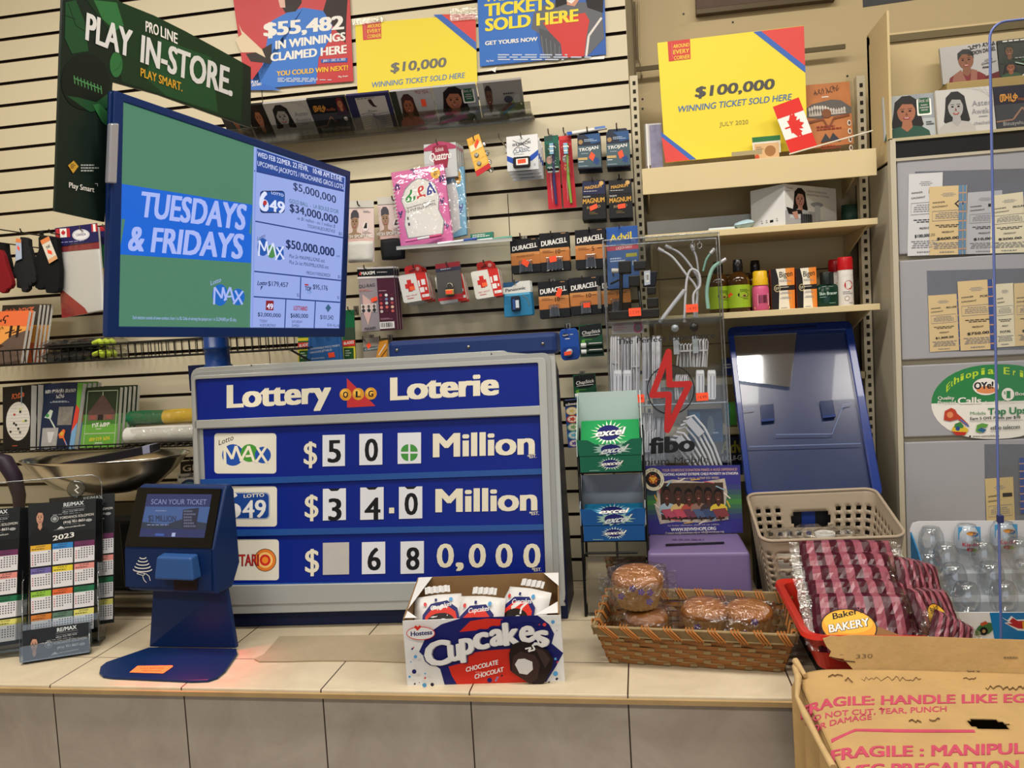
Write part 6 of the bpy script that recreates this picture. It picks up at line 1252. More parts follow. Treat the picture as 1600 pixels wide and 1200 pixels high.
b = MB(); b.lathe([(.0225, .074), (.0225, .094), (.0205, .097), (.0205, .113), (.017, .116)], M('#d8ac1c', .3), (x, 2.425, z), 22); b.build('cap', t)
k = CylPrint(x, 2.425, z, .0247, .004, .055, 120, 8); k.bars(.2, .12, .85, .8); k.rect(0, .86, 1, 1, M('#d8c43a', .5)); k.build('label', t)
def dye(q, lab):
    c = PY(2.42).at((q[2][0]+q[3][0])/2, 476); t = thing('hair_dye_box', lab, 'hair dye box', (c.x, 2.44, ZS3+.0003), 'orange and black hair dye boxes')
    k = Card(PY(2.42), q, .04, M('#d0c8b8', .5), body=False); settle(k, ZS3+.0004); k.slab([(0, 0), (1, 0), (1, 1), (0, 1)], .04, M('#a33a1c', .5), frac=True); k.lay = .0005
    k.rect(0, 0, 1, 1, M('#e0d9c6', .5)); k.poly([(.62, 0), (1, 0), (1, 1), (.78, 1), (.7, .5)], M('#d98a3a', .5)); k.poly([(.8, 0), (1, 0), (1, 1), (.9, 1), (.86, .5)], M('#dc7a26', .5)); k.poly([(0, 0), (.22, 0), (.32, .25), (.34, .6), (.3, 1), (0, 1)], M('#17110f', .45))
    k.rect(.3, .42, 1, .54, M('#17110f', .45)); k.ell(.26, .48, .14, .09, M('#b9a77a', .4)); k.ell(.26, .48, .11, .07, M('#17110f', .45)); k.text('59', (.18, .52), (.34, .51), .07, M('#d9cfae', .5), .01); k.text('Bigen', (.36, .22), (.92, .2), .15, M('#17110f', .5), .015); k.fine(.36, .28, .9, .34, 2, GREY); k.fine(.4, .45, .9, .5, 1, M('#b9b0a0', .5)); k.fine(.36, .58, .86, .64, 2, GREY, center=True); k.fine(.36, .7, .86, .76, 2, GREY, center=True); k.fine(.4, .96, .8, .99, 1, GREY)
    k.build('carton', t)
dye([(1204, 421), (1241, 418), (1242, 477), (1206, 479)], 'orange and black hair dye box left of its twin'); dye([(1243, 420), (1275, 417), (1277, 475), (1246, 477)], 'orange and black hair dye box right of its twin')
x = PY(2.43).at(1293, 476).x; DG = M('#0e3023', .2)
t = thing('aftershave_bottle', 'dark green bottle beside the right hair dye box', 'bottle', (x, 2.43, z)); b = MB(); b.lathe([(.03, 0), (.0325, .004), (.0325, .055), (.026, .063), (.017, .066)], DG, (x, 2.43, z), 24, sy=.6); b.build('body', t); b = MB(); b.lathe([(.019, .064), (.019, .098), (.018, .1)], M('#141d1a', .3), (x, 2.43, z), 20); b.build('cap', t)
k = Card(PY(2.43-.0202), [[(x-.026, z+.05), (x+.028, z+.05), (x+.028, z+.004), (x-.026, z+.004)]]); k.text('Skin Bracer', (0, .36), (.9, .34), .2, M('#b9d0c4', .5), .03); k.fine(.02, .46, .5, .54, 1, M('#8ab0a0', .5)); k.fine(.5, .86, .95, .92, 1, M('#8ab0a0', .5)); k.build('label', t)
def can(px, yf, lab):
    x = PY(yf).at(px, 473).x; t = thing('spray_can', lab, 'spray can', (x, yf, z), 'red capped spray cans'); r = .021
    b = MB(); b.lathe([(r, 0), (r, .1), (r*.96, .102)], M('#cfc9c2', .3), (x, yf, z), 22); b.build('body', t); b = MB(); b.lathe([(r*1.0, .102), (r*1.02, .105), (r*.98, .134), (r*.9, .139), (r*.0, .14)], M('#b3171d', .25), (x, yf, z), 22); b.build('cap', t)
    k = CylPrint(x, yf, z, r*1.01, 0, .1, 150, -5); k.rect(0, .02, 1, .2, M('#141012', .4)); k.rect(0, .2, 1, .26, M('#7a1f26', .4)); k.text('Ronson', (.2, .16), (.85, .14), .1, WHITE, .02); k.ell(.6, .42, .22, .13, M('#b3171d', .4)); k.poly([(.54, .5), (.6, .34), (.68, .5)], WHITE); k.fine(.3, .6, .85, .7, 2, GREY); k.ell(.5, .8, .12, .07, M('#8a8580', .4)); k.ell(.5, .8, .09, .05, M('#d8d2c8', .4)); k.fine(.6, .92, .9, .96, 1, GREY); k.build('label', t)
can(1307, 2.50, 'red capped lighter fluid spray can, rear one at the right'); can(1322, 2.42, 'red capped lighter fluid spray can, front one at the right')
# glimpses between display and blue tray
zq = PY(2.53).at(1137, 668).z
k = Card(PY(2.54), [(1133, 630), (1150, 629), (1151, 664), (1134, 665)], .03, M('#4f9a3a', .45)); settle(k, zq+.0005); k.rect(0, 0, .4, 1, M('#2a8fb0', .45)); tag(k.build('small_box'), 'small blue and green box seen between clear display and blue tray', 'box')
zq2 = PY(2.53).at(1137, 590).z
k = Card(PY(2.54), [(1128, 560), (1150, 559), (1151, 586), (1129, 587)], .03, M('#22357a', .45)); settle(k, zq2+.0005); k.fine(.1, .3, .9, .6, 2, WHITE); tag(k.build('small_box'), 'small dark blue box on shelf edge left of the blue tray', 'box')
lo_sh = PY(2.52).at(1150, 742).z
shelf('shelf', lo_sh, .018, 2.50)
k = Card(PY(2.52), [(1126, 684), (1172, 682), (1173, 738), (1127, 740)], .05, M('#16182a', .45)); settle(k, lo_sh+.0005); k.text('Advil', (.0, .42), (.9, .4), .34, M('#8f8a2a', .5), .04); k.text('LIQUI-GELS', (.05, .62), (.95, .6), .14, M('#c9c9c9', .5), .02); k.rect(0, .72, 1, 1, M('#1f3a6a', .45)); tag(k.build('medicine_box'), 'dark painkiller box low on the bay left of the blue tray', 'medicine box')

# ================================================================= RIGHT WALL PICTURES
WP = 2.699
t = thing('picture_frame', 'brown wooden picture frame high above the yellow hundred thousand board', 'picture frame', PY(WP).at(1195, 20)); k = Card(PY(WP), px=True); k.slab([(1085, -60), (1303, -80), (1303, 4), (1087, 28)], .02, M('#57443a', .6, var=.25, vs=60), n=.02); k.lay = .0205; k.poly([(1103, -60), (1285, -80), (1285, -20), (1104, 3)], M('#c9c3b5', .5)); k.build('frame', t, bev=.003)
k = Card(PY(WP), px=True); k.slab([(1086, 19), (1303, -6), (1303, 4), (1087, 28)], .01, M('#4a3c24', .4, .2), n=.027); k.build('moulding', t, bev=.002)
t = thing('picture_frame', 'black ribbed picture frame at the top beside the grey poster', 'picture frame', PY(2.717).at(1388, 15)); k = Card(PY(2.717), px=True)
for i, (m_, n_) in enumerate(((M('#0c0c0e', .3), .012), (M('#8d8a86', .4), .014), (M('#101012', .3), .018))):
    e = i*5; k.slab([(1333+e, -60), (1441-e, -60), (1439-e, 12-e*.9), (1336+e, 24-e*.9)], .012, m_, n=n_)
k.slab([(1356, -60), (1428, -60), (1428, -6), (1357, 3)], .004, M('#b9c0c8', .4), n=.0185); k.build('frame', t)
k = Card(PY(2.716), px=True); k.slab([(1497, -60), (1640, -70), (1640, 14), (1497, 26)], .004, M('#a3a8ac', .5, var=.1, vs=20), n=.003); k.lay = .0036; k.poly([(1527, -60), (1640, -70), (1640, 2), (1527, 13)], M('#b9bcbf', .5)); k.poly([(1531, -60), (1640, -70), (1640, -3), (1531, 9)], M('#c3c5c7', .5)); k.poly([(1499, 20), (1513, 19), (1512, 26), (1498, 27)], M('#cbb592', .5)); tag(k.build('poster'), 'pale grey bordered poster at the top right corner', 'poster')
b = MB(); wp = [PY(2.53).at(*p) for p in ((997, -30), (998, 40), (999, 66), (1002, 75), (1003, 98))]
b.tube([(p.x, 2.69, p.z) for p in wp], .003, M('#b3a27c', .5), 6); b.tube([(wp[0].x-.012, 2.685, wp[0].z), (wp[0].x-.012, 2.685, wp[2].z)], .003, M('#6f6148', .5), 6); tag(b.build('wall_cable'), 'thin cream cable running down the wall edge above the bay', 'cable')

# ================================================================= RIGHT LEDGE DISCS
zc0 = zled+.0045
RG = 'music discs on the right ledge'
def cd2(q, y, lab, base, draw, zb):
    k = Card(Pl((.9, y, zb), 0, 7), q, .010, base, body=False); settle(k, zb+.0003); k.slab([(0, 0), (1, 0), (1, 1), (0, 1)], .010, base, frac=True); k.lay = .0006; draw(k); return tag(k.build('disc_case'), lab, 'music disc', RG)
def dged(k):
    k.person(.1, .06, .78, 1.0, M('#16110f', .4), M('#7d5038', .5), M('#6e1a1c', .45), long=False); k.poly([(.2, .78), (.34, .66), (.42, 1), (.16, 1)], M('#8a5a4a', .5)); k.poly([(.52, .66), (.62, .72), (.6, 1), (.48, 1)], M('#8a5a4a', .5))
    k.text('ጌድዮን ዳንኤል', (.5, .16), (.98, .1), .11, INK, .03); k.text('GEDION DANIEL', (.48, .31), (.98, .24), .11, INK, .03); k.text('Gize', (.76, .52), (.9, .48), .07, INK, .0, .2); k.text('Gedamawi', (.7, .6), (.96, .55), .07, INK, 0, .2); k.fine(.72, .64, .95, .72, 1, INK); k.poly([(.75, .9), (1, .8), (1, 1), (.78, 1)], M('#5a1618', .5))
def dgreen(k):
    k.rect(0, 0, 1, .1, BLACK); k.fine(.1, .02, .9, .08, 1, WHITE); k.person(.02, .1, .4, .62, M('#15110e', .4), M('#6a4a34', .5), M('#1b2a1c', .45), long=False); k.person(.42, .08, .8, .6, M('#15110e', .4), M('#6a4a34', .5), M('#2a4a2a', .45), long=False); k.person(.02, .58, .4, 1, M('#15110e', .4), M('#8a5236', .5), M('#2f4a30', .45)); k.person(.4, .7, 1, 1, M('#15110e', .4), M('#7a4a34', .5), M('#c9c9c4', .5), long=False); k.line([(.3, .62), (.7, .8), (1, .9)], .03, M('#8fa89a', .5)); k.fine(.3, .5, .8, .54, 1, GR)
zr_ = PY(2.45).at(1500, 131).z
b = MB(); x0 = PY(2.45).at(1474, 140).x; b.hexa([(x0, 2.425, zled+.0045), (XC1-.02, 2.425, zled+.0045), (XC1-.02, 2.425, zr_), (x0, 2.425, zr_)], [(x0, 2.497, zled+.0045), (XC1-.02, 2.497, zled+.0045), (XC1-.02, 2.497, zr_), (x0, 2.497, zr_)], M('#a08a58', .55)); tag(b.build('riser_block', bev=.002), 'plain tan riser behind the front discs on the right ledge', 'riser')
cd2([(1468, 75), (1556, 64), (1562, 124), (1474, 135)], 2.44, 'grey disc case with man in red jacket, upper row', GR, dged, zr_)
cd2([(1558, 64), (1640, 55), (1646, 118), (1563, 128)], 2.44, 'dark green disc case with several faces, upper right', M('#20261f', .4), dgreen, zr_)
cd2([(1379, 152), (1458, 145), (1463, 213), (1382, 220)], 2.36, 'disc case with curly haired woman in green, left on right ledge', M('#a9adae', .35), dbest, zc0)
cd2([(1461, 142), (1550, 134), (1557, 206), (1467, 213)], 2.35, 'white disc case with laughing woman on the right ledge', M('#cfccca', .35), daster, zc0)
cd2([(1551, 136), (1640, 128), (1646, 198), (1558, 206)], 2.36, 'dark navy disc case with orange lettering at the right edge', M('#17172a', .35), dmus, zc0)

# ================================================================= WINNING TICKETS ON THE GREY DOORS
TAN = M('#cdb68a', .55); CRM = M('#d9d0b4', .55); TW = M('#c9cacd', .5); STR = M('#3a4f8a', .5); STR2 = M('#5f7f9e', .5)
SLV = clear('ticket_sleeve', '#eef0f3', .06, .12, bump=.2, bs=20, edge=.3)
def sleeve(q, lab):
    k = Card(PY(YC-.0006), q, .0004, SLV); tag(k.build('plastic_sleeve'), lab, 'plastic sleeve')
def ticket(q, m_, prize, lab, strip=None, logo='bar', lines=True, n=.0016):
    k = Card(PY(YC-n), q, .0004, m_); k.lay = .0003
    k.fine(.3, .1, .72, .16, 3, GREY, center=True); k.text('WINNER', (.08, .25), (.42, .24), .026, INK, .02); k.text('GAGNANT', (.08, .31), (.5, .3), .026, INK, .02)
    if logo == 'bar': k.rect(.6, .2, .94, .25, INK)
    elif logo == 'dia': k.poly([(.8, .2), (.93, .26), (.8, .33), (.67, .26)], INK); k.poly([(.8, .23), (.88, .26), (.8, .3), (.72, .26)], m_)
    else: k.text(logo, (.6, .25), (.95, .24), .035, INK, .03)
    for a in ([(.08, .36), (.92, .35)], [(.08, .5), (.92, .49)], [(.08, .36), (.08, .5)], [(.92, .35), (.92, .49)]): k.line(a, .006, GREY)
    k.fine(.14, .38, .86, .48, 4, GREY, 4, True, .4); k.fine(.1, .56, .9, .61, 2, INK, 5, True, .45); k.text('PRIZE/LOT', (.34, .68), (.66, .675), .024, INK, .03); k.text(prize, (.2, .78), (.8, .77), .038, INK, .04)
    k.fine(.06, .82, .94, .92, 4, GREY, 6, True, .45); k.fine(.2, .95, .76, .98, 1, GREY, 7, True)
    if strip:
        for a, c in strip:
            k.rect(a, 0, c, 1, STR2 if 'grey blue' in lab else STR)
            for i in range(7): k.rect(a, .1+i*.135, c, .118+i*.135, M('#b98a72', .5))
    tag(k.build('winning_ticket'), lab, 'lottery ticket', 'winning tickets on the grey doors')
sleeve([(1430, 268), (1640, 262), (1640, 396), (1422, 401)], 'clear sleeve of tickets on the uppermost grey door')
sleeve([(1448, 423), (1640, 418), (1640, 545), (1452, 550)], 'clear sleeve of tickets on the second grey door')
sleeve([(1538, 694), (1640, 694), (1640, 830), (1540, 830)], 'clear sleeve of tickets on the lowest grey door')
ticket([(1420, 272), (1473, 269), (1471, 398), (1418, 400)], TW, '$100,000.00', 'white ticket with black bar, leftmost on the top grey door', None, 'bar', n=.0014)
ticket([(1452, 292), (1511, 289), (1510, 397), (1452, 399)], TAN, '$600.00', 'tan ticket with grey blue strips on the top grey door', [(.78, .88), (.9, .98)], 'dia', n=.0024)
ticket([(1512, 301), (1566, 297), (1566, 396), (1509, 397)], M('#a9abb2', .5), '$10,000', 'pale grey ticket partly covered on the top grey door', None, 'bar', n=.0014)
ticket([(1549, 306), (1604, 299), (1610, 394), (1547, 396)], CRM, '$200.00', 'cream ticket with handwriting on the top grey door', [(.9, 1)], 'PROLINE', n=.0024)
ticket([(1450, 462), (1496, 459), (1500, 547), (1453, 550)], TAN, '$1,909.50', 'tan ticket, leftmost on the second grey door', [(.97, 1)], 'PRO-LINE', n=.0014)
ticket([(1496, 440), (1553, 436), (1558, 545), (1501, 548)], TAN, '$750.00', 'tan ticket with dark blue strip on the second grey door', [(.82, .95)], 'POKER', n=.0024)
ticket([(1555, 444), (1584, 442), (1586, 541), (1556, 543)], CRM, 'TOTAL', 'narrow cream ticket third on the second grey door', None, '', n=.0014)
ticket([(1583, 443), (1640, 439), (1644, 538), (1586, 541)], TAN, '$250.00', 'tan ticket at right edge of the second grey door', None, 'bar', n=.0014)
ticket([(1539, 748), (1583, 745), (1588, 866), (1544, 868)], M('#c0ab7c', .55), '$500.00', 'tan ticket alone on the lowest grey door', None, 'bar', n=.0014)
ticket([(1592, 715), (1640, 712), (1644, 800), (1594, 802)], M('#b9a87e', .55), '$100.00', 'tan ticket at right edge of the lowest grey door', [(.0, .2)], 'bar', n=.0014)
k = Card(PY(YC-.0008), px=True); OG = M('#2f7f4a', .45); ov = [(1556+101*math.copysign(abs(math.cos(a))**.86, math.cos(a)), 627.5+58.5*math.sin(a)-.03*101*math.cos(a)) for a in [2*math.pi*i/40 for i in range(40)]]
k.slab(ov, .0004, WHITE); k.lay = .0003; k.poly([p for p in ov if p[1] < 633-.03*(p[0]-1556)], OG)
LG = M('#b5d23a', .5)
def arc(k, word, a0, a1, rx, ry, cx, cy, h, m_):
    for i, ch in enumerate(word):
        if ch == ' ': continue
        a = math.radians(a0+(a1-a0)*i/(len(word)-1)); x, y = cx+rx*math.cos(a), cy+ry*math.sin(a); tx, ty = -rx*math.sin(a), ry*math.cos(a); L = math.hypot(tx, ty); w = h*.82*(.45 if ch in 'itr' else 1); k.text(ch, (x-tx/L*w/2, y-ty/L*w/2), (x+tx/L*w/2, y+ty/L*w/2), h, m_, .03)
arc(k, 'Ethiopia Eritrea', 203, 333, 82, 42, 1557, 626, 11.5, LG)
k.ell(1540, 604, 20.5, 13.5, WHITE); k.ell(1541, 609, 16, 6, M('#d98a5a', .5)); k.text('OYe!', (1521.5, 608), (1552, 606.5), 11, INK, .06)
k.text('Quality', (1465, 624.5), (1491, 624), 5.5, WHITE, .02); k.text('Prepaid', (1465, 631.5), (1493, 631), 5.5, WHITE, .02); k.text('Calls', (1496, 631.5), (1533, 630.5), 11, WHITE, .04); k.text('Earn 2 OYE Points per $10', (1539, 631), (1612, 628), 4.5, WHITE, .02); k.ell(1574.5, 616, 10, 10, WHITE); k.text('$', (1568, 616), (1571, 616), 5, OG, .02); k.text('1', (1573.5, 622), (1577, 622), 12, OG, .05); k.text('Bonus', (1586, 618), (1612, 617), 6, WHITE, .02)
k.text('Mobile', (1515.5, 648), (1540, 647.5), 5, OG, .01); k.text('Top Ups', (1543, 648), (1603, 645.5), 11, OG, .04); k.text('Earn 5 OYE Points per $10', (1515.5, 656), (1594, 653.5), 4.6, INK, .03); k.line([(1515, 658), (1598, 656)], .6, GREY)
k.poly([(1474, 656), (1476, 642), (1486, 637), (1492, 640), (1495, 646), (1502, 652), (1512, 662), (1514, 667), (1508, 664), (1496, 655), (1484, 658)], M('#b8422e', .5)); k.ell(1484, 648, 5, 5, M('#d98a5a', .5), 10); k.line([(1500, 655), (1513, 666)], 2.5, M('#4a6fb0', .5))
k.poly([(1486, 672), (1492, 662), (1500, 659), (1505, 665), (1513, 671), (1508, 679), (1494, 680)], M('#d8b83a', .5)); k.poly([(1490, 668), (1492, 662), (1500, 659), (1505, 665), (1504, 669)], M('#3a7f45', .5)); k.poly([(1487, 674), (1510, 675), (1507, 680), (1494, 680)], M('#b8322a', .5)); k.ell(1496, 669.5, 3.5, 3.6, M('#2a4a8a', .5), 10)
k.poly([(1524, 674), (1526, 664), (1534, 661), (1544, 663), (1540, 668), (1532, 668), (1536, 675), (1530, 676)], M('#5f9a45', .5)); k.poly([(1526, 672), (1532, 668), (1541, 671), (1536, 676)], M('#2a5f8a', .5)); k.text('ethio telecom', (1547, 671.5), (1593, 669.5), 7, INK, .02); k.text('GET SMART', (1547, 675.5), (1562, 675), 2.5, GREY, .01); k.text('www.oyemobile.ca', (1519, 683), (1561, 682), 3.6, INK, .02); k.ell(1515, 681.5, 1.6, 1.6, INK, 8)
tag(k.build('oval_sticker'), 'oval green and white phone card sticker on the third grey door', 'sticker')

# ================================================================= CLEAR SHIELD (right)
a = PY(1.70).at(1546, 36); xr = 1.55
sh_ = thing('clear_shield', 'tall clear acrylic counter shield with rounded corner at the right', 'screen', (a.x+.4, 1.70, ZC))
r_ = .03; e_ = [(a.x, ZC+.004), (a.x, a.z-r_)] + [(a.x+r_-r_*math.cos(t_), a.z-r_+r_*math.sin(t_)) for t_ in [math.pi/2*i/6 for i in range(1, 7)]] + [(xr, a.z)]
b = MB(); ol = e_ + [(xr, ZC+.004)]
f_ = [(x, 1.6975, z_) for x, z_ in ol]; k_ = [(x, 1.7025, z_) for x, z_ in ol]; b.add(f_, [tuple(range(len(ol)-1, -1, -1))], ACRYL); b.build('sheet', sh_)
b = MB(); EG = M('#5f6ea8', .2); b.tube([(x, 1.70, z_) for x, z_ in e_], .0026, EG, 6); b.build('edge', sh_)
q = PY(1.70).at(1591, 810); b = MB(); b.box((a.x-.003, 1.694, q.z-.008), (a.x+.008, 1.706, q.z+.008), M('#2a3060', .3)); b.build('edge_clip', sh_, bev=.002)
for x in (a.x+.12, a.x+.6):
    b = MB(); b.box((x-.04, 1.66, ZC), (x+.04, 1.74, ZC+.006), M('#1d1d20', .4)); b.box((x-.03, 1.69, ZC+.006), (x+.03, 1.6965, ZC+.03), M('#1d1d20', .4)); b.build('foot', sh_, bev=.001)
# ================================================================= CUPCAKE BOX
class ZCard(Card):
    """print on a level surface, photo pixels cast on height z"""
    def __init__(s, z): MB.__init__(s); s.pz = PZ(z); s.px = True; s.pl = s.pz; s.st = .00005; s.lay = .0003
    def m(s, x, y, n=0, frac=False): return s.pz.at(x, y, n)
CB = Pl((-.53, 1.60, ZC+.0005), 5.6, 0)
WB = M('#d9d8d6', .45); NVY = M('#14175e', .4); CRED = M('#c92a1a', .4); CHO = M('#1c0f0c', .35); KRF = M('#8a6a45', .7, var=.1, vs=20)
cw, chh, cdp = .336, .148, .19
P = lambda u, d, v: CB.w(u, v, -d)
t = thing('cupcake_box', 'open white red and navy snack cake display box at the counter edge', 'display box', P(cw/2, cdp/2, 0))
th = .0025
b = MB(); b.hexa([P(0, 0, 0), P(cw, 0, 0), P(cw, cdp, 0), P(0, cdp, 0)][::-1], [P(0, 0, .003), P(cw, 0, .003), P(cw, cdp, .003), P(0, cdp, .003)][::-1], KRF)
bk = .178
b.hexa([P(0, cdp-th, 0), P(cw, cdp-th, 0), P(cw, cdp-th, bk), P(0, cdp-th, bk)], [P(0, cdp, 0), P(cw, cdp, 0), P(cw, cdp, bk), P(0, cdp, bk)], KRF)
for u0 in (0, cw-th):
    b.hexa([P(u0, 0, 0), P(u0, cdp, 0), P(u0, cdp, bk), P(u0, 0, chh)], [P(u0+th, 0, 0), P(u0+th, cdp, 0), P(u0+th, cdp, bk), P(u0+th, 0, chh)], KRF)
for a, c, e in (((0, .03, chh+.003), (0, cdp, bk), (.035, cdp-.004, bk+.001)), ((cw, cdp-.07, bk-.01), (cw, cdp, bk), (cw-.035, cdp-.004, bk)), ((cw, .002, chh), (cw, .06, chh+.006), (cw-.05, .004, chh-.002)), ((0, .002, chh), (0, .04, chh+.004), (.03, .004, chh-.001))): b.add([P(*a), P(*c), P(*e)], [(0, 1, 2)], WB); 
b.build('carton', t)
b = MB()
for u0, s_ in ((-.0006, 1), (cw+.0006, -1)): b.add([P(u0, 0, 0), P(u0, cdp, 0), P(u0, cdp, bk), P(u0, 0, chh)], [(0, 1, 2, 3) if s_ < 0 else (3, 2, 1, 0)], WB)
b.build('outer_sides', t)
k = Card(CB, px=True); k.slab([(637, 1075.5), (883, 1066.5), (876, 961), (629, 970)], .0025, WB, n=.001); k.lay = .0015
k.poly([(655, 1018), (668, 990), (690, 975), (722, 965), (840, 961), (858, 975), (866, 990), (862, 1005), (880, 1020), (868, 1042), (852, 1067.5), (696, 1073.5), (688, 1045), (668, 1030)], NVY)
k.poly([(718, 987), (735, 970), (760, 966), (786, 967), (780, 980), (750, 984)], CRED); k.poly([(701, 1041), (720, 1036), (735, 1020), (760, 1016), (800, 1013), (798, 1045), (826, 1060), (823, 1068.5), (716, 1072), (706, 1055)], CRED)
def bubble(word, spots, h, dx):
    for m_, e in ((NVY, 4.5), (M('#8f8a92', .5), 1.6), (WB, .9)):
        for ch, (x, y, w) in zip(word, spots):
            o_ = 1.2 if m_ is not WB and m_ is not NVY else 0
            for ax, ay in ((-e, -e), (e, -e), (-e, e), (e, e)) if e > 2 else ((-.9, -.7), (.9, -.7), (.9, .7), (-.9, .7)): k.text(ch, (x+ax+o_, y+ay+o_), (x+w+ax+o_, y+ay-w*.14+o_), h[word.index(ch)] if isinstance(h, list) else h, m_, .02, -.06)
sp_ = [(667, 1039, 38), (703, 1030, 19), (721, 1020, 20), (742, 1012, 22), (768, 1006, 20), (789, 1005, 22), (814, 1001, 21), (836, 1008, 21)]
for m_, e in ((NVY, 4), (M('#9a95a0', .5), 1.2), (WB, 0)):
    for ch, (x, y, w) in zip('Cupcakes', sp_):
        h = 39 if ch == 'C' else 36 if ch in 'k' else 38; o_ = 1.3 if 0 < e < 3 else 0
        for ax, ay in (((-e, -e), (e, -e), (-e, e), (e, e), (0, 0), (-e, 0), (e, 0)) if e > 2 else ((-1.9, 0), (1.9, 0), (0, -1.4), (0, 1.4), (-1.3, 1), (1.3, 1), (-1.3, -1), (1.3, -1))): k.text(ch, (x+ax+o_, y+ay+o_), (x+w+ax+o_, y+ay-w*.16+o_), h, m_, .02, -.08)
k.text('CHOCOLATE', (729, 1046), (779, 1034), 7.5, WB, .05); k.text('CHOCOLAT', (742.5, 1057), (787.5, 1045), 7.5, WB, .05); k.fine(744, 1045.5, 770, 1048, 1, M('#e08a80', .5))
k.ell(659, 986, 22.5, 10.5, CRED); k.ell(659, 986, 21.3, 9.3, WB); k.text('Hostess', (643.5, 990.5), (677, 987.5), 7.5, NVY, .05); k.poly([(654, 982), (648.5, 976.5), (651, 973.5), (654.5, 976), (657.5, 973), (660, 976)], CRED)
k.poly([(796, 1018), (800, 1004), (814, 998), (834, 1002), (856, 1012), (865, 1026), (862, 1042), (850, 1064), (838, 1068), (808, 1050), (798, 1044)], CHO); k.poly([(802, 1022), (814, 1014), (836, 1020), (844, 1034), (840, 1056), (828, 1064), (800, 1046)], M('#34201a', .6)); k.poly([(805, 1034), (810, 1026), (820, 1025), (832, 1030), (833, 1042), (824, 1050), (812, 1048)], M('#c9c7c5', .5)); k.poly([(836, 1008), (850, 1013), (860, 1026), (852, 1040)], M('#3a2b28', .25))
k.line([(821, 1010), (830, 1008), (826, 1014), (836, 1011), (832, 1004), (843, 1002), (840, 996), (848, 994)], 2.4, WB)
g = random.Random(11)
for x, y, r, h_ in ((651, 1022, 2.8, '#4f93c4'), (646, 1010, 2, '#1a1a5e'), (648, 1008, 1.6, '#b32a30'), (649, 1045, 3.6, '#1a1a5e'), (665, 1066, 3.4, '#4f93c4'), (666, 1055, 2, '#c93a3a'), (657, 1062, 1, '#1a1a5e'), (642, 1053, 2, '#4f93c4'), (644, 1030, 1.2, '#4f93c4'), (677, 1065, 2.8, '#1a1a2e'), (650, 1064, 1.8, '#1a1a2e'), (666, 1048, 1.4, '#4f93c4'), (690, 975, 1.4, '#1a1a5e'), (864, 968, 3, '#4f93c4'), (851, 972, 2.8, '#c93a3a'), (843, 972, 1.5, '#b32a30'), (868, 1048, 4, '#4f93c4'), (870, 1056, 2.6, '#1a1a2e'), (866, 1012, 1.8, '#1a1a2e'), (868, 1025, 2, '#4f93c4'), (871, 1030, 1.8, '#b32a30'), (858, 1061, 1.8, '#1a1a2e'), (766, 1058, 3.8, '#1a1a5e'), (776, 1058, 2.2, '#6a7fb0'), (778, 1054, 2.2, '#6a7fb0'), (785, 1051, 2, '#1a1a2e'), (870, 981, 1, '#1a1a2e')):
    (k.ell(x, y, r, r, M(h_, .5), 12) if r > 2.7 or h_ == '#4f93c4' else k.poly([(x-r, y+.3), (x+.3, y-r), (x+r, y-.3), (x-.3, y+r)], M(h_, .5)))
k.build('front_panel', t)
def cupwrap(u, d, v, yaw, w, h, lab):
    c = P(u, d, v); pl = Pl(c, 5.6+yaw, 38); tt = thing('cupcake_packet', lab, 'snack cake', c-Vector((0, 0, .05)), 'wrapped cakes in the display box')
    b = MB(); pillow(b, c, pl.U, pl.V, pl.N, w, h, .05, M('#d5d3d0', .3), (14, 10), .003, int(u*1000), ex=3, side=1); pillow(b, c, pl.U, pl.V, pl.N, w, h, .02, M('#d5d3d0', .3), (8, 6), .001, 3, ex=3, side=-1)
    wr_ = b.build('wrapper', tt)
    k = Card(Pl(c+pl.N*.026, 5.6+yaw, 38), [[(-w*.4, h*.36), (w*.4, h*.36), (w*.4, -h*.42), (-w*.4, -h*.42)]]); k.poly([(.08, .5), (.3, .2), (.7, .14), (.94, .4), (.98, .9), (.04, .9)], NVY); k.poly([(.14, .56), (.34, .32), (.68, .28), (.88, .5), (.92, .9), (.1, .9)], CRED); k.ell(.5, .75, .34, .26, CHO); k.ell(.56, .76, .1, .1, WB); k.text('Cupcakes', (.28, .4), (.8, .3), .14, WB, .03); k.ell(.16, .2, .04, .06, M('#c93a3a', .5), 10); k.ell(.8, .12, .05, .06, M('#4f93c4', .5), 10); k.poly([(.4, .06), (.46, .06), (.46, .14), (.4, .14)], NVY); k.build('print', wr_)
    b = MB(); q = c+pl.V*h*.5
    for i in range(9): x = (i-4)/9*w*.5; b.obox(q+pl.U*x+pl.V*.012+pl.N*(.002 if i % 2 else -.002), pl.U*(w*.03), pl.V*.008, pl.N*.001, M('#cfcdca', .3))
    b.build('crimped_end', tt)
cupwrap(.062, .10, .115, 12, .115, .10, 'wrapped snack cake at the left inside the open display box'); cupwrap(.155, .085, .108, -14, .115, .11, 'wrapped snack cake in the middle of the open display box'); cupwrap(.255, .10, .118, -30, .12, .11, 'wrapped snack cake at the right inside the open display box')
cupwrap(.155, .145, .06, 4, .2, .08, 'wrapped snack cake lying at the bottom of the display box')
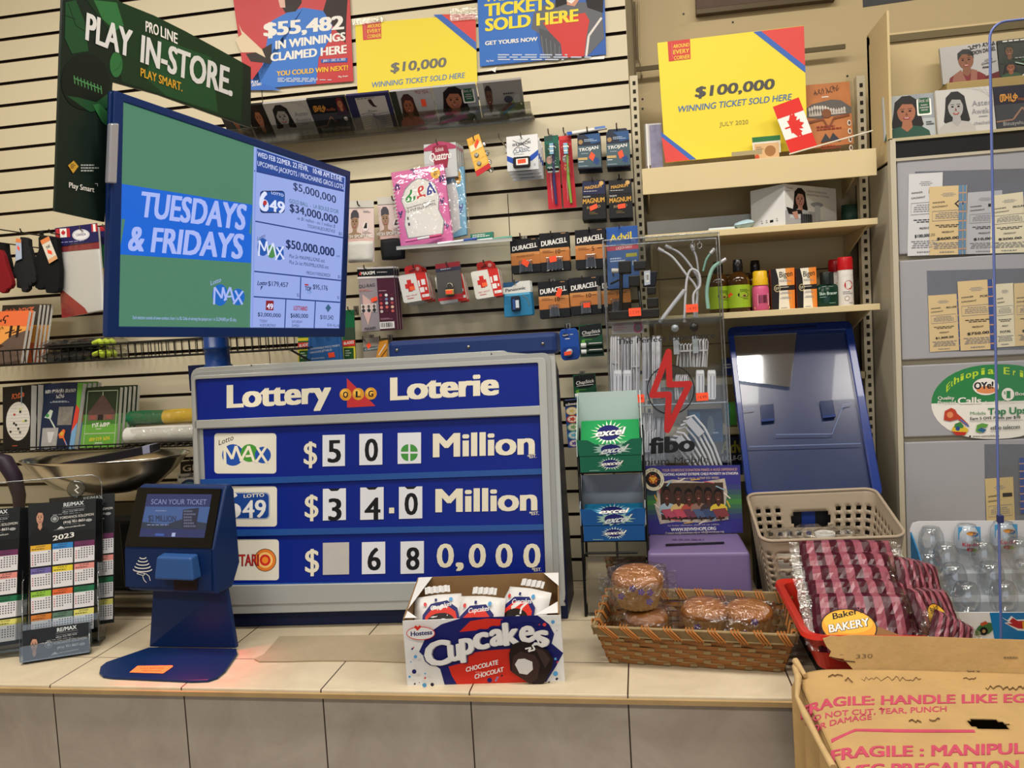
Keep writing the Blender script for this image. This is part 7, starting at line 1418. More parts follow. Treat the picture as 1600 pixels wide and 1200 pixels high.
# brown paper sheet
k = ZCard(ZC+.0035); pts = [(397, 1029), (412, 1022), (437, 994), (640, 991), (634, 1034), (560, 1031.5), (500, 1031.5), (440, 1033), (405, 1033)]
tp = [k.m(x, y) for x, y in pts]; pz_ = [tp[0]+Vector((0, 0, .004)), tp[1]+Vector((0, 0, .001))]+tp[2:7]+[tp[7]+Vector((0, 0, .0015)), tp[8]+Vector((0, 0, .004))]
b = MB(); b.hexa(tp[::-1], [p-Vector((0, 0, .0025)) for p in tp][::-1], M('#a3937a', .7, var=.1, vs=30, bump=.1, bs=200)); tag(b.build('paper_sheet'), 'plain brown paper sheet lying flat on the tiles under the lottery board', 'paper')

# ================================================================= GUM RACK
GY = 2.0; GP = PY(GY)
gl, gr_ = GP.at(907, 740).x, GP.at(1003, 740).x
rk2 = thing('gum_rack', 'narrow black wire rack with two tiers of gum boxes', 'rack', ((gl+gr_)/2, GY+.06, ZC))
BW = M('#0b0b0d', .3)
zA, zB = GP.at(955, 737).z, GP.at(955, 845).z
GD = [(M('#0c5a42', .45), M('#158a4a', .4), M('#1f9a55', .4), 'green'), (M('#0d4a86', .45), M('#1f7aa8', .4), M('#2a86b5', .4), 'blue')]
b = MB()
for x in (gl-.006, gr_+.006):
    b.tube([(x, GY+.012, ZC+.003), (x, GY+.03, zA+.05), (x, GY+.1, zA+.1)], .0035, BW, 8); b.tube([(x, GY+.012, ZC+.003), (x, GY+.14, ZC+.003), (x, GY+.14, zA+.1)], .0035, BW, 8)
for z in (zA-.004, zB-.004): b.tube([(gl-.006, GY+.014, z), (gr_+.006, GY+.014, z), (gr_+.006, GY+.14, z), (gl-.006, GY+.14, z)], .003, BW, 6, closed=True)
zm = GP.at(955, 866).z; b.tube([(gl-.004, GY+.012, zm-.06), (gl-.002, GY+.012, zm-.005), (gl+.006, GY+.012, zm), (gr_-.02, GY+.012, zm)], .003, BW, 8); b.build('wire_frame', rk2)
MIR = M('#8a877e', .06, .95)
b = MB(); b.hexa([Vector((gl, GY+.014, ZC+.012)), Vector((gr_, GY+.014, ZC+.012)), Vector((gr_, GY+.012, zm-.01)), Vector((gl, GY+.012, zm-.01))], [Vector((gl, GY+.02, ZC+.012)), Vector((gr_, GY+.02, ZC+.012)), Vector((gr_, GY+.018, zm-.01)), Vector((gl, GY+.018, zm-.01))], MIR); b.build('mirror_panel', rk2)
for z in (zA, zB):
    b = MB(); b.box((gl-.004, GY+.004, z-.0022), (gr_+.004, GY+.14, z-.0002), BW); b.build('tier', rk2)
def excel(k, cx, cy, w, h, burst, ink, half=False):
    n0 = k.lay; k.star(cx, cy, w*.62, h*1.0, .55, burst, 22, 3); k.ell(cx, cy-h*.05, w*.42, h*.62, ink, 24); k.text('excel', (cx-w*.5, cy+h*.28), (cx+w*.52, cy+h*.12), h*.62, INK, .08, .2); k.text('excel', (cx-w*.5, cy+h*.25), (cx+w*.52, cy+h*.09), h*.6, WHITE, .045, .2)
for zi, (z, (lip, pack, pk2, nm), dy) in enumerate(((zA, GD[0], 0), (zB, GD[1], 109))):
    w0, w1 = gl, gr_
    # printed shelf strip below the lip belongs to the lower closed box
    zs0, zs1 = z, GP.at(955, 712+dy).z
    k = Card(GP, [[(w0, zs1-.001), (w1, zs1-.001), (w1, zs0), (w0, zs0)]], .12, lip); k.lay = .0005; excel(k, .5, .5, .32, .42, M('#c9dcd4', .5), NVY); k.fine(.15, .88, .4, .95, 1, M('#9ac0b0', .5)); tag(k.build('gum_box'), 'closed %s gum box forming the lower half of its tier' % nm, 'gum box', 'gum boxes on the rack')
    zl1 = GP.at(955, 690+dy).z; zt0 = PY(GY+.11).at(945, (612 if zi == 0 else 742)).z
    t = thing('gum_box', 'open %s gum box with raised white back on the %s tier' % (nm, 'upper' if zi == 0 else 'lower'), 'gum box', ((w0+w1)/2, GY+.06, zs1), 'gum boxes on the rack')
    k = Card(GP, [[(w0-.006, GP.at(955, 686+dy).z), (w1+.005, GP.at(955, 686+dy).z), (w1+.001, zs1+.0005), (w0-.001, zs1+.0005)]], .0025, lip, body=False); k.slab([(0, 0), (.17, .03), (.28, .3), (.72, .3), (.83, .03), (1, 0), (1, 1), (0, 1)], .002, lip, frac=True); k.lay = .0005
    k.text('excel', (.32, .96), (.72, .8), .5, M('#0d1420', .5), .08, .2); k.text('excel', (.32, .94), (.72, .78), .48, M('#b9c4c4', .45), .04, .2); k.star(.52, .62, .3, .4, .7, M('#8fb0a5', .5), 14, 2); k.ell(.52, .62, .16, .3, NVY); k.text('excel', (.34, .9), (.72, .76), .42, M('#c4cccc', .45), .05, .2); k.build('front_lip', t)
    INN = M('#a9bdb9' if zi == 0 else '#8d97a5', .5); b = MB()
    b.hexa([Vector((w0-.006, GY+.108, zs1)), Vector((w1+.002, GY+.108, zs1)), Vector((w1-.003, GY+.112, zt0)), Vector((w0-.004, GY+.112, zt0))], [Vector((w0-.006, GY+.111, zs1)), Vector((w1+.002, GY+.111, zs1)), Vector((w1-.003, GY+.115, zt0)), Vector((w0-.004, GY+.115, zt0))], INN); b.build('raised_back', t)
    for x0, x1 in ((w0-.007, w0-.005), (w1+.003, w1+.005)):
        zf = GP.at(955, 684+dy).z; b = MB(); b.hexa([Vector((x0, GY, zs1)), Vector((x0, GY+.112, zs1)), Vector((x0, GY+.112, zt0)), Vector((x0, GY+.02, zf+.012)), Vector((x0, GY, zf))], [Vector((x1, GY, zs1)), Vector((x1, GY+.112, zs1)), Vector((x1, GY+.112, zt0)), Vector((x1, GY+.02, zf+.012)), Vector((x1, GY, zf))], INN); b.build('side', t)
    # slanted gum packs inside
    zp0 = zs1+.004 + (0.010 if zi == 0 else .002)
    pl = Pl(((w0+w1)/2, GY+.008, zp0), 0, 52); hh = .108 if zi == 0 else .062; wv = (w1-w0)/2-.002
    for n_ in range(2):
        k = Card(Pl(Vector((0, 0, 0))+pl.O-pl.N*.012*n_+Vector((0, .0, -.0)), 0, 52), [[(-wv, hh), (wv, hh), (wv, 0), (-wv, 0)]], .010, pack); k.lay = .0006
        if n_ == 0: excel(k, .48, .46, .48, .42, M('#cfe3c8' if zi == 0 else '#b9d4e0', .5), NVY); k.fine(.04, .8, .3, .9, 3, M('#a9d0b0', .5)); k.fine(.66, .74, .96, .92, 4, M('#a9d0b0', .5)); k.star(.52, 1.0-.03, .3, .12, .6, M('#cfe3c8', .5), 12, 5) if zi == 0 else None
        tag(k.build('gum_pack', bev=0), '%s gum pack %s in the open %s box' % (nm, ('slanted in front', 'tucked behind the front one')[n_], nm), 'gum pack', 'gum packs in the rack')

# ================================================================= CLEAR CABLE DISPLAY
DP = Pl((-.093, 2.22, 1.329), 0, 7)
(du0, dv1), (du1, _v) = DP.uv(943, 372), DP.uv(1126, 367); dv0 = (ZC+.001-1.329)/math.cos(math.radians(7)) + .0; DD = .075
uL = DP.uv(950, 560)[0]; uR = DP.uv(1133, 555)[0]; vT = DP.uv(1035, 369)[1]
dsp = thing('cable_display', 'tall clear acrylic case of phone cables behind the gum rack', 'display case', (DP.w((uL+uR)/2, 0, -DD/2).x, 2.24, ZC))
def dbox(u0, v0, u1, v1, n0, n1, m, nm, mb=None):
    b = mb or MB(); b.hexa([DP.w(u0, v0, n1), DP.w(u1, v0, n1), DP.w(u1, v1, n1), DP.w(u0, v1, n1)], [DP.w(u0, v0, n0), DP.w(u1, v0, n0), DP.w(u1, v1, n0), DP.w(u0, v1, n0)], m)
    return b if mb is not None else b.build(nm, dsp)
vB = dv0 + .0095
b = MB(); b.add([DP.w(uL, vB, -DD), DP.w(uR, vB, -DD), DP.w(uR, vT, -DD), DP.w(uL, vT, -DD)], [(0, 1, 2, 3)], ACRYL); b.build('back', dsp)
b = MB()
for u in (uL, uR): b.add([DP.w(u, vB, 0), DP.w(u, vB, -DD), DP.w(u, vT, -DD), DP.w(u, vT, 0)], [(0, 1, 2, 3)], ACRYL)
b.build('sides', dsp)
ED = clear('acrylic_edge2', '#d3d8da', .35, .2, edge=.6)
b = MB()
for u in (uL, uR):
    for n in (0, -DD): b.tube([DP.w(u, vB, n), DP.w(u, vT, n)], .0022, ED, 6)
for n in (0, -DD): b.tube([DP.w(uL, vT, n), DP.w(uR, vT, n)], .0022, ED, 6)
b.build('edges', dsp)
levels = [DP.uv(1040, 499)[1], DP.uv(1040, 632)[1], DP.uv(1040, 765)[1]]
um = DP.uv(1036, 560)[0]
for v in levels: dbox(uL, v-.0015, uR, v+.0015, -DD, -.0005, ED, 'shelf')
dbox(uL, vT-.001, uR, vT+.001, -DD, 0, ACRYL, 'lid')
dbox(um-.001, levels[1], um+.001, vT, -DD, -.001, ACRYL, 'divider')
b = MB(); dn2 = lambda p: Vector((p.x, p.y, ZC+.0002)); e_ = [DP.w(uL, vB, 0), DP.w(uR, vB, 0), DP.w(uR, vB, -DD), DP.w(uL, vB, -DD)]; b.hexa(e_, [dn2(p) for p in e_], ED); b.build('base', dsp)
for px in (936, 947): 
    u, v = DP.uv(px, 462); dbox(u-.006, v-.033, u+.004, v+.033, -.03 if px < 940 else .001, -.028 if px < 940 else .004, ED, 'door_catch')
k = Card(DP, px=True); k.lay = .0012; k.add([DP.w(uL, vB, 0), DP.w(uR, vB, 0), DP.w(uR, vT, 0), DP.w(uL, vT, 0)], [(0, 1, 2, 3)], ACRYL); k.text('The Perfect Experience', (964, 538.5), (1117, 527.5), 9, DK, .02)
k.line([(1048+36.5*math.cos(a), 609+38*math.sin(a)) for a in [2*math.pi*i/40 for i in range(41)]], 1.8, DK)
bp_ = [(1044.5, 550), (1019, 617.5), (1045, 616.5), (1042.5, 672), (1077, 600), (1046, 601), (1044.5, 550)]
BR_ = M('#a81a16', .4); nn = k.lay; k.lay += .0003
k.line(bp_, 9.6, BR_)
for x, y in bp_: k.ell(x, y, 4.8, 4.8, BR_, 14)
k.lay += .0003; k.text('fibo', (1014, 709), (1086, 704), 26, DK, .06); k.text('Premium Mobile', (975, 728), (1107, 722.5), 11, M('#2a2a2e', .5), 0)
for x, y, tx in ((992, 488, '17.99'), (1081, 482, '14.99'), (997, 623, '11.99'), (1097, 620, '14.99')): k.sticker(x, y, 19, 12.5, -4, tx)
k.build('front', dsp)
WC = M('#c3c2c6', .4); WC2 = M('#a9a9b0', .4); SILC = M('#b5b5b8', .3, .3)
def DPp(px, py, n): 
    u, v = DP.uv(px, py); return DP.w(u, v, n)
def hank(px, y0, y1, w, n, m_, lab, n0=-.03, seed=1, strands=6):
    """a folded cable hanging as a bundle of long loops"""
    g = random.Random(seed); t = thing('charging_cable', lab, 'cable', DPp(px, y1, n0), 'folded charging cables in the clear display'); b = MB()
    for i in range(strands):
        x0 = px-w/2+w*(i+.2)/strands; z_ = n0+g.uniform(-.008, .008); b.tube([DPp(x0+g.uniform(-1, 1), y1, z_), DPp(x0+g.uniform(-1.5, 1.5), (y0+y1)/2, z_+.003), DPp(x0+g.uniform(-.6, .6), y0+3, z_), DPp(x0+w/strands*.5, y0, z_-.004), DPp(x0+w/strands, y0+4, z_-.008), DPp(x0+w/strands*.6+g.uniform(-1, 1), y1, z_-.008)], .0027, m_, 6)
    b.build('cord', t)
    b = MB(); c = DPp(px, y0+(y1-y0)*g.uniform(.3, .7), n0+.004); b.obox(c, DP.U*(w/1231*.95), DP.V*.0025, DP.N*.007, M('#a9a9ae', .3)); b.build('tie', t)
wdn = ('leftmost', 'second', 'third', 'fourth', 'fifth')
for i, px in enumerate((961, 977, 993, 1010, 1026)): hank(px, 523+(i % 2)*3, 622, 13, 0, (WC, WC2)[i % 2], 'folded white charging cable, %s in the middle left bay' % wdn[i], -.035, i+2)
def pack2(px, y0, y1, w, lab, m_=None):
    t = thing('charger_pack', lab, 'charger pack', DPp(px, y1, -.02), 'white charger packs in the clear display'); k = Card(Pl(DPp(px, y1, -.016), 0, 7), [(px-w/2, y0), (px+w/2, y0), (px+w/2, y1), (px-w/2, y1)], .012, M('#c9c9cf', .35), r=.12); k.lay = .0008; k.rect(.1, .03, .9, .14, M('#e3e3e6', .4)); 
    for i in range(4): k.rect(.14+i*.2, .2, .24+i*.2, .95, M('#8e8e98' if i % 2 else '#dcdce0', .4))
    k.build('pack', t)
for px, lab in ((965, 'white charger pack at lower left of the middle bay'), (980, 'white charger pack next to the leftmost one, middle bay'), (1094, 'white charger pack left of its pair behind the red bolt'), (1112, 'white charger pack at right of the middle bay')): pack2(px, 578, 624, 13, lab)
hank(1066, 585, 624, 20, 0, WC, 'small folded white cable behind the red bolt print', -.03, 9)
# black phone holder, upper left
t = thing('phone_holder', 'black jointed phone holder in the upper left of the clear display', 'phone holder', DPp(990, 497, -.03)); BP = M('#111113', .35)
b = MB(); b.tube([DPp(970, 495, -.03), DPp(970, 415, -.03)], .0052, BP, 8); b.tube([DPp(1003, 492, -.035), DPp(996, 430, -.035), DPp(988, 432, -.035)], .0045, BP, 8); b.tube([DPp(953, 441, -.03), DPp(972, 432, -.03)], .003, BP, 6); b.build('arm', t)
for x, y, w, h in ((976, 415, 10, 10), (1000, 412, 10, 7), (991, 437, 9, 9), (1020, 471, 9, 8), (1018, 452, 7, 6)):
    b = MB(); b.obox(DPp(x, y, -.03), DP.U*(w/1231*2.2), DP.V*(h/1231*2.2), DP.N*.012, BP); b.build('joint', t, bev=.003)
b = MB(); b.obox(DPp(1016, 434, -.022), DP.U*.018, DP.V*.022+DP.U*.004, DP.N*.005, M('#1a1e2c', .2)); b.build('clamp_pad', t, bev=.003)
k = Card(Pl(DPp(1011, 446, -.0165), 0, 7), [(1006, 424), (1016, 422), (1016, 444), (1007, 446)], .0004, M('#b5bac4', .4)); k.bars(.3, .2, .8, .8); k.build('barcode_label', t)
b = MB(); b.obox(DPp(990, 489.5, -.03), DP.U*.072, DP.V*.012, DP.N*.014, BP); b.build('base', t, bev=.002)
b = MB(); b.tube([DPp(955, 420, -.03), DPp(966, 420, -.03)], .007, M('#c9c5be', .4), 12); b.build('knob', t)
# white cables, upper right
def cord(pts, r, m_, lab, nm='usb_cable'):
    t = thing(nm, lab, 'cable', DPp(pts[-1][0], pts[-1][1], pts[-1][2]), 'loose cables in the upper right bay'); b = MB()
    ps = [DPp(*p) for p in pts]; out = []
    for i in range(len(ps)-1):                                  # smooth through the points
        p0, p1, p2, p3 = ps[max(i-1, 0)], ps[i], ps[i+1], ps[min(i+2, len(ps)-1)]
        for s_ in range(6):
            q = s_/6; out.append(.5*((2*p1)+(p2-p0)*q+(2*p0-5*p1+4*p2-p3)*q*q+(3*p1-p0-3*p2+p3)*q**3))
    out.append(ps[-1]); b.tube(out, r, m_, 8); b.build('cord', t)
    d = (ps[0]-out[2]).normalized(); b = MB(); b.tube([ps[0]-d*.002, ps[0]+d*.016], .0055, SILC, 8); b.build('plug', t)
cord([(1036, 390, -.02), (1052, 400, -.022), (1072, 425, -.025), (1090, 450, -.03), (1086, 490, -.03)], .0034, WC, 'thick white cable curving from top left of the upper right bay')
cord([(1048, 384, -.03), (1064, 393, -.03), (1082, 415, -.03), (1095, 440, -.03), (1088, 448, -.034)], .0034, WC2, 'grey white cable with brown plug in the upper right bay')
cord([(1070, 494, -.015), (1073, 440, -.015), (1080, 420, -.015), (1092, 425, -.015), (1094, 445, -.015), (1084, 460, -.015), (1086, 494, -.015)], .0036, WC, 'white looped cable standing in the upper right bay')
cord([(1085, 386, -.04), (1090, 400, -.04), (1093, 430, -.045), (1090, 494, -.045)], .003, WC2, 'straight white cable at the middle of the upper right bay')
cord([(1112, 392, -.03), (1105, 402, -.03), (1100, 420, -.035)], .003, M('#7aa89a', .4), 'pale green cable end at the right of the upper bay')
cord([(1128, 406, -.03), (1114, 418, -.03), (1106, 450, -.03), (1108, 480, -.03)], .0055, M('#8fb8a8', .4), 'thick pale green strap at the right of the upper bay')
cord([(1036, 496, -.012), (1052, 475, -.012), (1070, 452, -.014)], .0062, M('#b9b9be', .25), 'shiny silver tube lying in the upper right bay', 'silver_tube')
for x, lab in ((1083, 'small clear hook ring, left at top of the display'), (1094, 'small clear hook ring, right at top of the display')):
    b = MB(); c = DPp(x, 381, -.02); b.tube([c+DP.U*(.006*math.cos(a))+DP.V*(.008*math.sin(a)) for a in [2*math.pi*i/12 for i in range(12)]], .0014, ED, 5, closed=True); b.tube([c+DP.V*.008, DPp(x, 370, -.02)], .0012, ED, 5); tag(b.build('hook_ring'), lab, 'ring', 'clear hook rings')
for x, y, r, m1, lab in ((1055, 512, .0105, M('#8f969c', .2, .4), 'small round chrome grip disc, left one in the display'), (1085, 510, .0125, M('#1d1d20', .2), 'small round dark grip disc, right one in the display')):
    t = thing('grip_disc', lab, 'phone grip', DPp(x, y+8, -.012), 'round grip discs'); b = MB(); b.lathe([(r, 0), (r, .003), (r*.86, .004), (r*.5, .004), (r*.4, .006), (0, .006)], m1, DPp(x, y, -.016), 22, ax=DP.N); b.build('disc', t); b = MB(); b.obox(DPp(x+2, y+28, -.016), DP.U*.008, DP.V*.024, DP.N*.002, M('#9aa0a4', .3)); b.build('stem', t, bev=.001)
hank(1071, 535, 572, 26, 0, SILC, 'silver cable coil below the left grip disc', -.03, 15, 5); hank(1096, 528, 572, 22, 0, WC, 'white cable coil below the right grip disc', -.03, 16, 5)
hank(1012, 646, 745, 20, 0, WC, 'white cable bundle, left in the lowest bay', -.03, 21); hank(1030, 652, 745, 18, 0, WC2, 'white cable bundle, second in the lowest bay', -.04, 22); hank(1015, 672, 750, 22, 0, WC, 'white cable bundle, frontmost in the lowest bay', -.015, 23)
def slant(pts, lab, r=.0036):
    t = thing('charging_cable', lab, 'cable', DPp(pts[-1][0], pts[-1][1], -.02), 'folded charging cables in the clear display'); b = MB()
    for i in range(4):
        o_ = (i-1.5)*6.5; b.tube([DPp(x-o_*.7, y+o_*.9, -.02-.004*(i % 2)) for x, y in pts], r, WC, 8)
    b.build('cord', t); b = MB(); c = DPp(*[sum(v)/2 for v in zip(*pts[1:3])], -.014); d = (DPp(*pts[2], 0)-DPp(*pts[1], 0)).normalized(); b.obox(c, d*.028, DP.N*.002, d.cross(DP.N)*.011, M('#b5b4ba', .4)); b.build('paper_band', t)
slant([(1066, 662), (1078, 658), (1094, 676), (1110, 706), (1124, 744)], 'large slanted white cable hank, upper one in the lowest bay'); slant([(1050, 684), (1062, 686), (1078, 706), (1092, 728), (1100, 750)], 'large slanted white cable hank, lower one in the lowest bay')
k = Card(Pl(DPp(1000, 525, -.06), 0, 7), [(956, 505), (1006, 503), (1006, 520), (956, 522)], .002, M('#c9c3c2', .4)); k.lay = .0004; k.fine(.06, .2, .5, .8, 3, M('#c98a92', .5)); k.ell(.82, .5, .14, .48, M('#c45a86', .45)); k.ell(.82, .5, .09, .32, GREY); tag(k.build('blister_card'), 'white and pink card behind the cable bundles in the display', 'card')
k = Card(Pl(DPp(1090, 660, -.06), 0, 7), [(1074, 640), (1128, 638), (1130, 690), (1076, 692)], .004, M('#2a4668', .4)); k.lay = .0004; k.rect(.06, .08, .36, .8, M('#3f7aa8', .4)); k.fine(.5, .6, .9, .8, 2, M('#8fa4b8', .5)); k.ell(.66, .5, .1, .3, M('#5a6a78', .3)); tag(k.build('blister_card'), 'dark blue card behind the lowest cables in the display', 'card')

# ================================================================= DONATION BOX
PUR = M('#70608a', .4, var=.04); PUR2 = M('#7d6396', .38)
D0 = PY(1.98); xa, xb = D0.at(1012, 866).x, D0.at(1172, 864).x; zd = D0.at(1090, 864).z; yb_ = 2.155
dn_ = thing('donation_box', 'purple donation box with a printed charity board standing on its back', 'donation box', ((xa+xb)/2, 2.07, ZC))
b = MB(); b.hexa([Vector((xa-.002, 1.972, ZC+.0003)), Vector((xb+.004, 1.972, ZC+.0003)), Vector((xb, 1.98, zd)), Vector((xa, 1.98, zd))], [Vector((xa-.002, yb_, ZC+.0003)), Vector((xb+.004, yb_, ZC+.0003)), Vector((xb-.006, yb_, zd+.004)), Vector((xa+.004, yb_, zd+.004))], PUR); b.build('body', dn_, bev=.008, seg=3)
zt2 = zd+.0055; k = ZCard(zt2-.002); k.slab([(1040, 851), (1131, 847.5), (1132, 849.5), (1040, 853)], .001, BLACK, n=.0022); k.fine(1050, 842, 1122, 846, 1, M('#5a4570', .5)); k.build('slot', dn_)
PB = PY(2.145); k = Card(PB, [(1004, 728), (1156, 727), (1161, 832), (1012, 835)], .004, M('#2c2a6e', .4)); k.lay = .0006
def mixh(a, b_, t_): return '#%02x%02x%02x' % tuple(int(int(a[i:i+2], 16)*(1-t_)+int(b_[i:i+2], 16)*t_) for i in (1, 3, 5))
for i in range(14):
    y = i/14; c_ = mixh('#33307a', '#3f7a3a', max(0, 1-abs(y-.5)/.26)) ; k.rect(0, y, 1, y+1/14, M(c_, .45))
k.text('YOUR GENEROUS DONATION MAKES A HUGE DIFFERENCE!', (.2, .085), (.97, .075), .04, M('#c9a08a', .5), .015); k.text('FIGHTING AGAINST EXTREME CHILD POVERTY IN ETHIOPIA', (.2, .145), (.98, .135), .04, WHITE, .02); k.text('Registered charity : # 79669 0321 RR0001', (.36, .2), (.78, .195), .035, M('#c9b8a0', .5), .01)
k.poly([(.12, .26), (.3, .2), (.6, .24), (.84, .19), (.86, .4), (.83, .6), (.86, .8), (.6, .84), (.3, .82), (.14, .85), (.1, .6), (.13, .45)], M('#b5a89a', .5, var=.5, vs=120)); k.rect(.16, .25, .82, .79, M('#3d2c22', .5, var=.5, vs=60))
g = random.Random(8)
for i in range(16): a = (i/16)*2*math.pi; k.line([(.49+.36*math.cos(a), .52+.31*math.sin(a)), (.49+.4*math.cos(a+.25), .52+.34*math.sin(a+.3))], .014, M(['#c9a23a', '#b5525a', '#8fb0c4', '#d9d0c0'][i % 4], .5))
for i, (x, top) in enumerate(((.17, '#9ab0b8'), (.29, '#c9a86a'), (.4, '#a9483a'), (.5, '#8a6a5a'), (.6, '#3a3030'), (.7, '#d0b43a'))): k.person(x-.03, .27+.02*(i % 3), x+.15, .66, M('#0f0b0a', .5), M('#4a2c20', .5), M(top, .5), long=False); k.poly([(x-.01, .64), (x+.13, .62), (x+.17, .74), (x+.04, .77)], M(['#a9485a', '#b5485a', '#6a3a4a', '#4a5a7a', '#3a4a6a', '#7a3a3a'][i], .5)); k.line([(x+.06, .74), (x+.08, .8)], .02, M('#3a2218', .5))
k.ell(.1, .19, .115, .165, M('#d6cfb0', .5), 28); k.ell(.1, .19, .08, .115, M('#1a1716', .5), 24); k.ell(.1, .19, .045, .06, M('#d98a2a', .5), 16); k.star(.1, .19, .07, .1, .35, M('#8f3a22', .5), 6, 2); k.poly([(.1, .24), (.065, .17), (.08, .15), (.1, .165), (.12, .15), (.135, .17)], M('#e0a53a', .5)); arc(k, 'HOPE', 235, 300, .097, .14, .1, .205, .03, INK); arc(k, 'AFRICA', -40, 50, .097, .14, .1, .19, .03, INK)
k.text('For further information, please visit our website.', (.22, .88), (.76, .87), .03, M('#b0a4a0', .5), 0); k.text('WWW.REVIVEHOPE.ORG', (.25, .95), (.72, .94), .05, WHITE, .03); k.text('Contact: km@revivehope.org or info@revivehope.org', (.19, .99), (.8, .98), .032, M('#d9ccA8'.lower(), .5), .01)
k.build('charity_board', dn_)

# ================================================================= WOVEN BASKET WITH MUFFINS
WK1 = M('#8a5a2e', .6, var=.25, vs=30); WK2 = M('#7a6342', .65, var=.25, vs=40); WK3 = M('#8f7a55', .65, var=.2, vs=40); WRP = M('#a5672e', .6, var=.15)
BO = Vector((-.099, 1.728, ZC+.0005)); by_ = math.radians(-6.1); BU = Vector((math.cos(by_), math.sin(by_), 0)); BV = Vector((-math.sin(by_), math.cos(by_), 0))
bl_, bd_, bh_, fl2 = .368, .205, .078, .022
def BP3(u, d, z, e=0):
    """basket point: fractions u,d of the base, height z; sides flare outwards"""
    k_ = fl2*z/bh_; return BO + BU*(u*bl_+(2*u-1)*k_) + BV*(d*bd_+(2*d-1)*k_) + Vector((0, 0, z))
wb = thing('woven_basket', 'shallow brown woven basket of muffins beside the cupcake box', 'basket', BO+BU*bl_/2+BV*bd_/2)
b = MB(); b.hexa([BP3(0, 0, 0), BP3(1, 0, 0), BP3(1, 1, 0), BP3(0, 1, 0)][::-1], [BP3(0, 0, .004), BP3(1, 0, .004), BP3(1, 1, .004), BP3(0, 1, .004)][::-1], WK2); b.build('base', wb)
def side_pts(i, s):
    return ((s, 0), (1, s), (1-s, 1), (0, 1-s))[i]
nrm = (-BV, BU, BV, -BU)
for i, nc in enumerate((13, 7, 13, 7)):
    b = MB(); rows = 7
    for r in range(rows):
        z0, z1 = bh_*(r+.05)/rows, bh_*(r+.95)/rows; sub = nc*4; vs = []
        for j in range(sub+1):
            s_ = j/sub; u, d = side_pts(i, s_); ph = math.cos(math.pi*(s_*nc) + math.pi*r)*.0017
            for z in (z0, (z0+z1)/2, z1): bul = .0012 if z not in (z0, z1) else 0; vs.append(BP3(u, d, z)+nrm[i]*(ph+bul))
        fs = []
        for j in range(sub):
            for q in range(2): fs.append((j*3+q, (j+1)*3+q, (j+1)*3+q+1, j*3+q+1))
        b.add(vs, fs, WK1, True)
    for c in range(nc):
        s_ = (c+.5)/nc; w_ = .26/nc
        for r in range(rows):
            if (r+c) % 2: continue
            z0, z1 = bh_*(r+.2)/rows, bh_*(r+.8)/rows; p = [BP3(*side_pts(i, s_-w_), z0), BP3(*side_pts(i, s_+w_), z0), BP3(*side_pts(i, s_+w_), z1), BP3(*side_pts(i, s_-w_), z1)]
            b.hexa([q+nrm[i]*.0036 for q in p], [q-nrm[i]*.002 for q in p], WK3)
    b.build('woven_side', wb)
b = MB()
for i in range(4):
    a, c = side_pts(i, 0), side_pts(i, 1)
    for off, m_, h_ in ((.004, WK2, .0), ):
        p0, p1, p2, p3 = BP3(*a, bh_-.006), BP3(*c, bh_-.006), BP3(*c, bh_+.014), BP3(*a, bh_+.014); n_ = nrm[i]
        b.hexa([p+n_*.008 for p in (p0, p1, p2, p3)], [p-n_*.004 for p in (p0, p1, p2, p3)], m_)
        b.tube([p2+n_*.003, p3+n_*.003], .0035, WK3, 6); b.tube([p0+n_*.008, p1+n_*.008], .0022, WK3, 5)
b.build('rim', wb)
b = MB()
for i, nc in enumerate((9, 5, 9, 5)):
    for c in range(nc):
        s0 = (c+.25)/nc; s1 = s0+.5/nc*(1 if i in (0, 1) else 1)
        for k_ in range(3):
            q0 = BP3(*side_pts(i, s0+k_*.016), bh_+.017)+nrm[i]*.0095; q1 = BP3(*side_pts(i, min(1, s1+k_*.016)), bh_-.009)+nrm[i]*.0098; q2 = BP3(*side_pts(i, s0+k_*.016), bh_+.0175)-nrm[i]*.006; q3 = BP3(*side_pts(i, max(0, s0-.3/nc+k_*.016)), bh_-.006)-nrm[i]*.0062
            b.tube([q1, q0, q2, q3], .0022, WRP, 5)
b.build('rim_wrapping', wb)
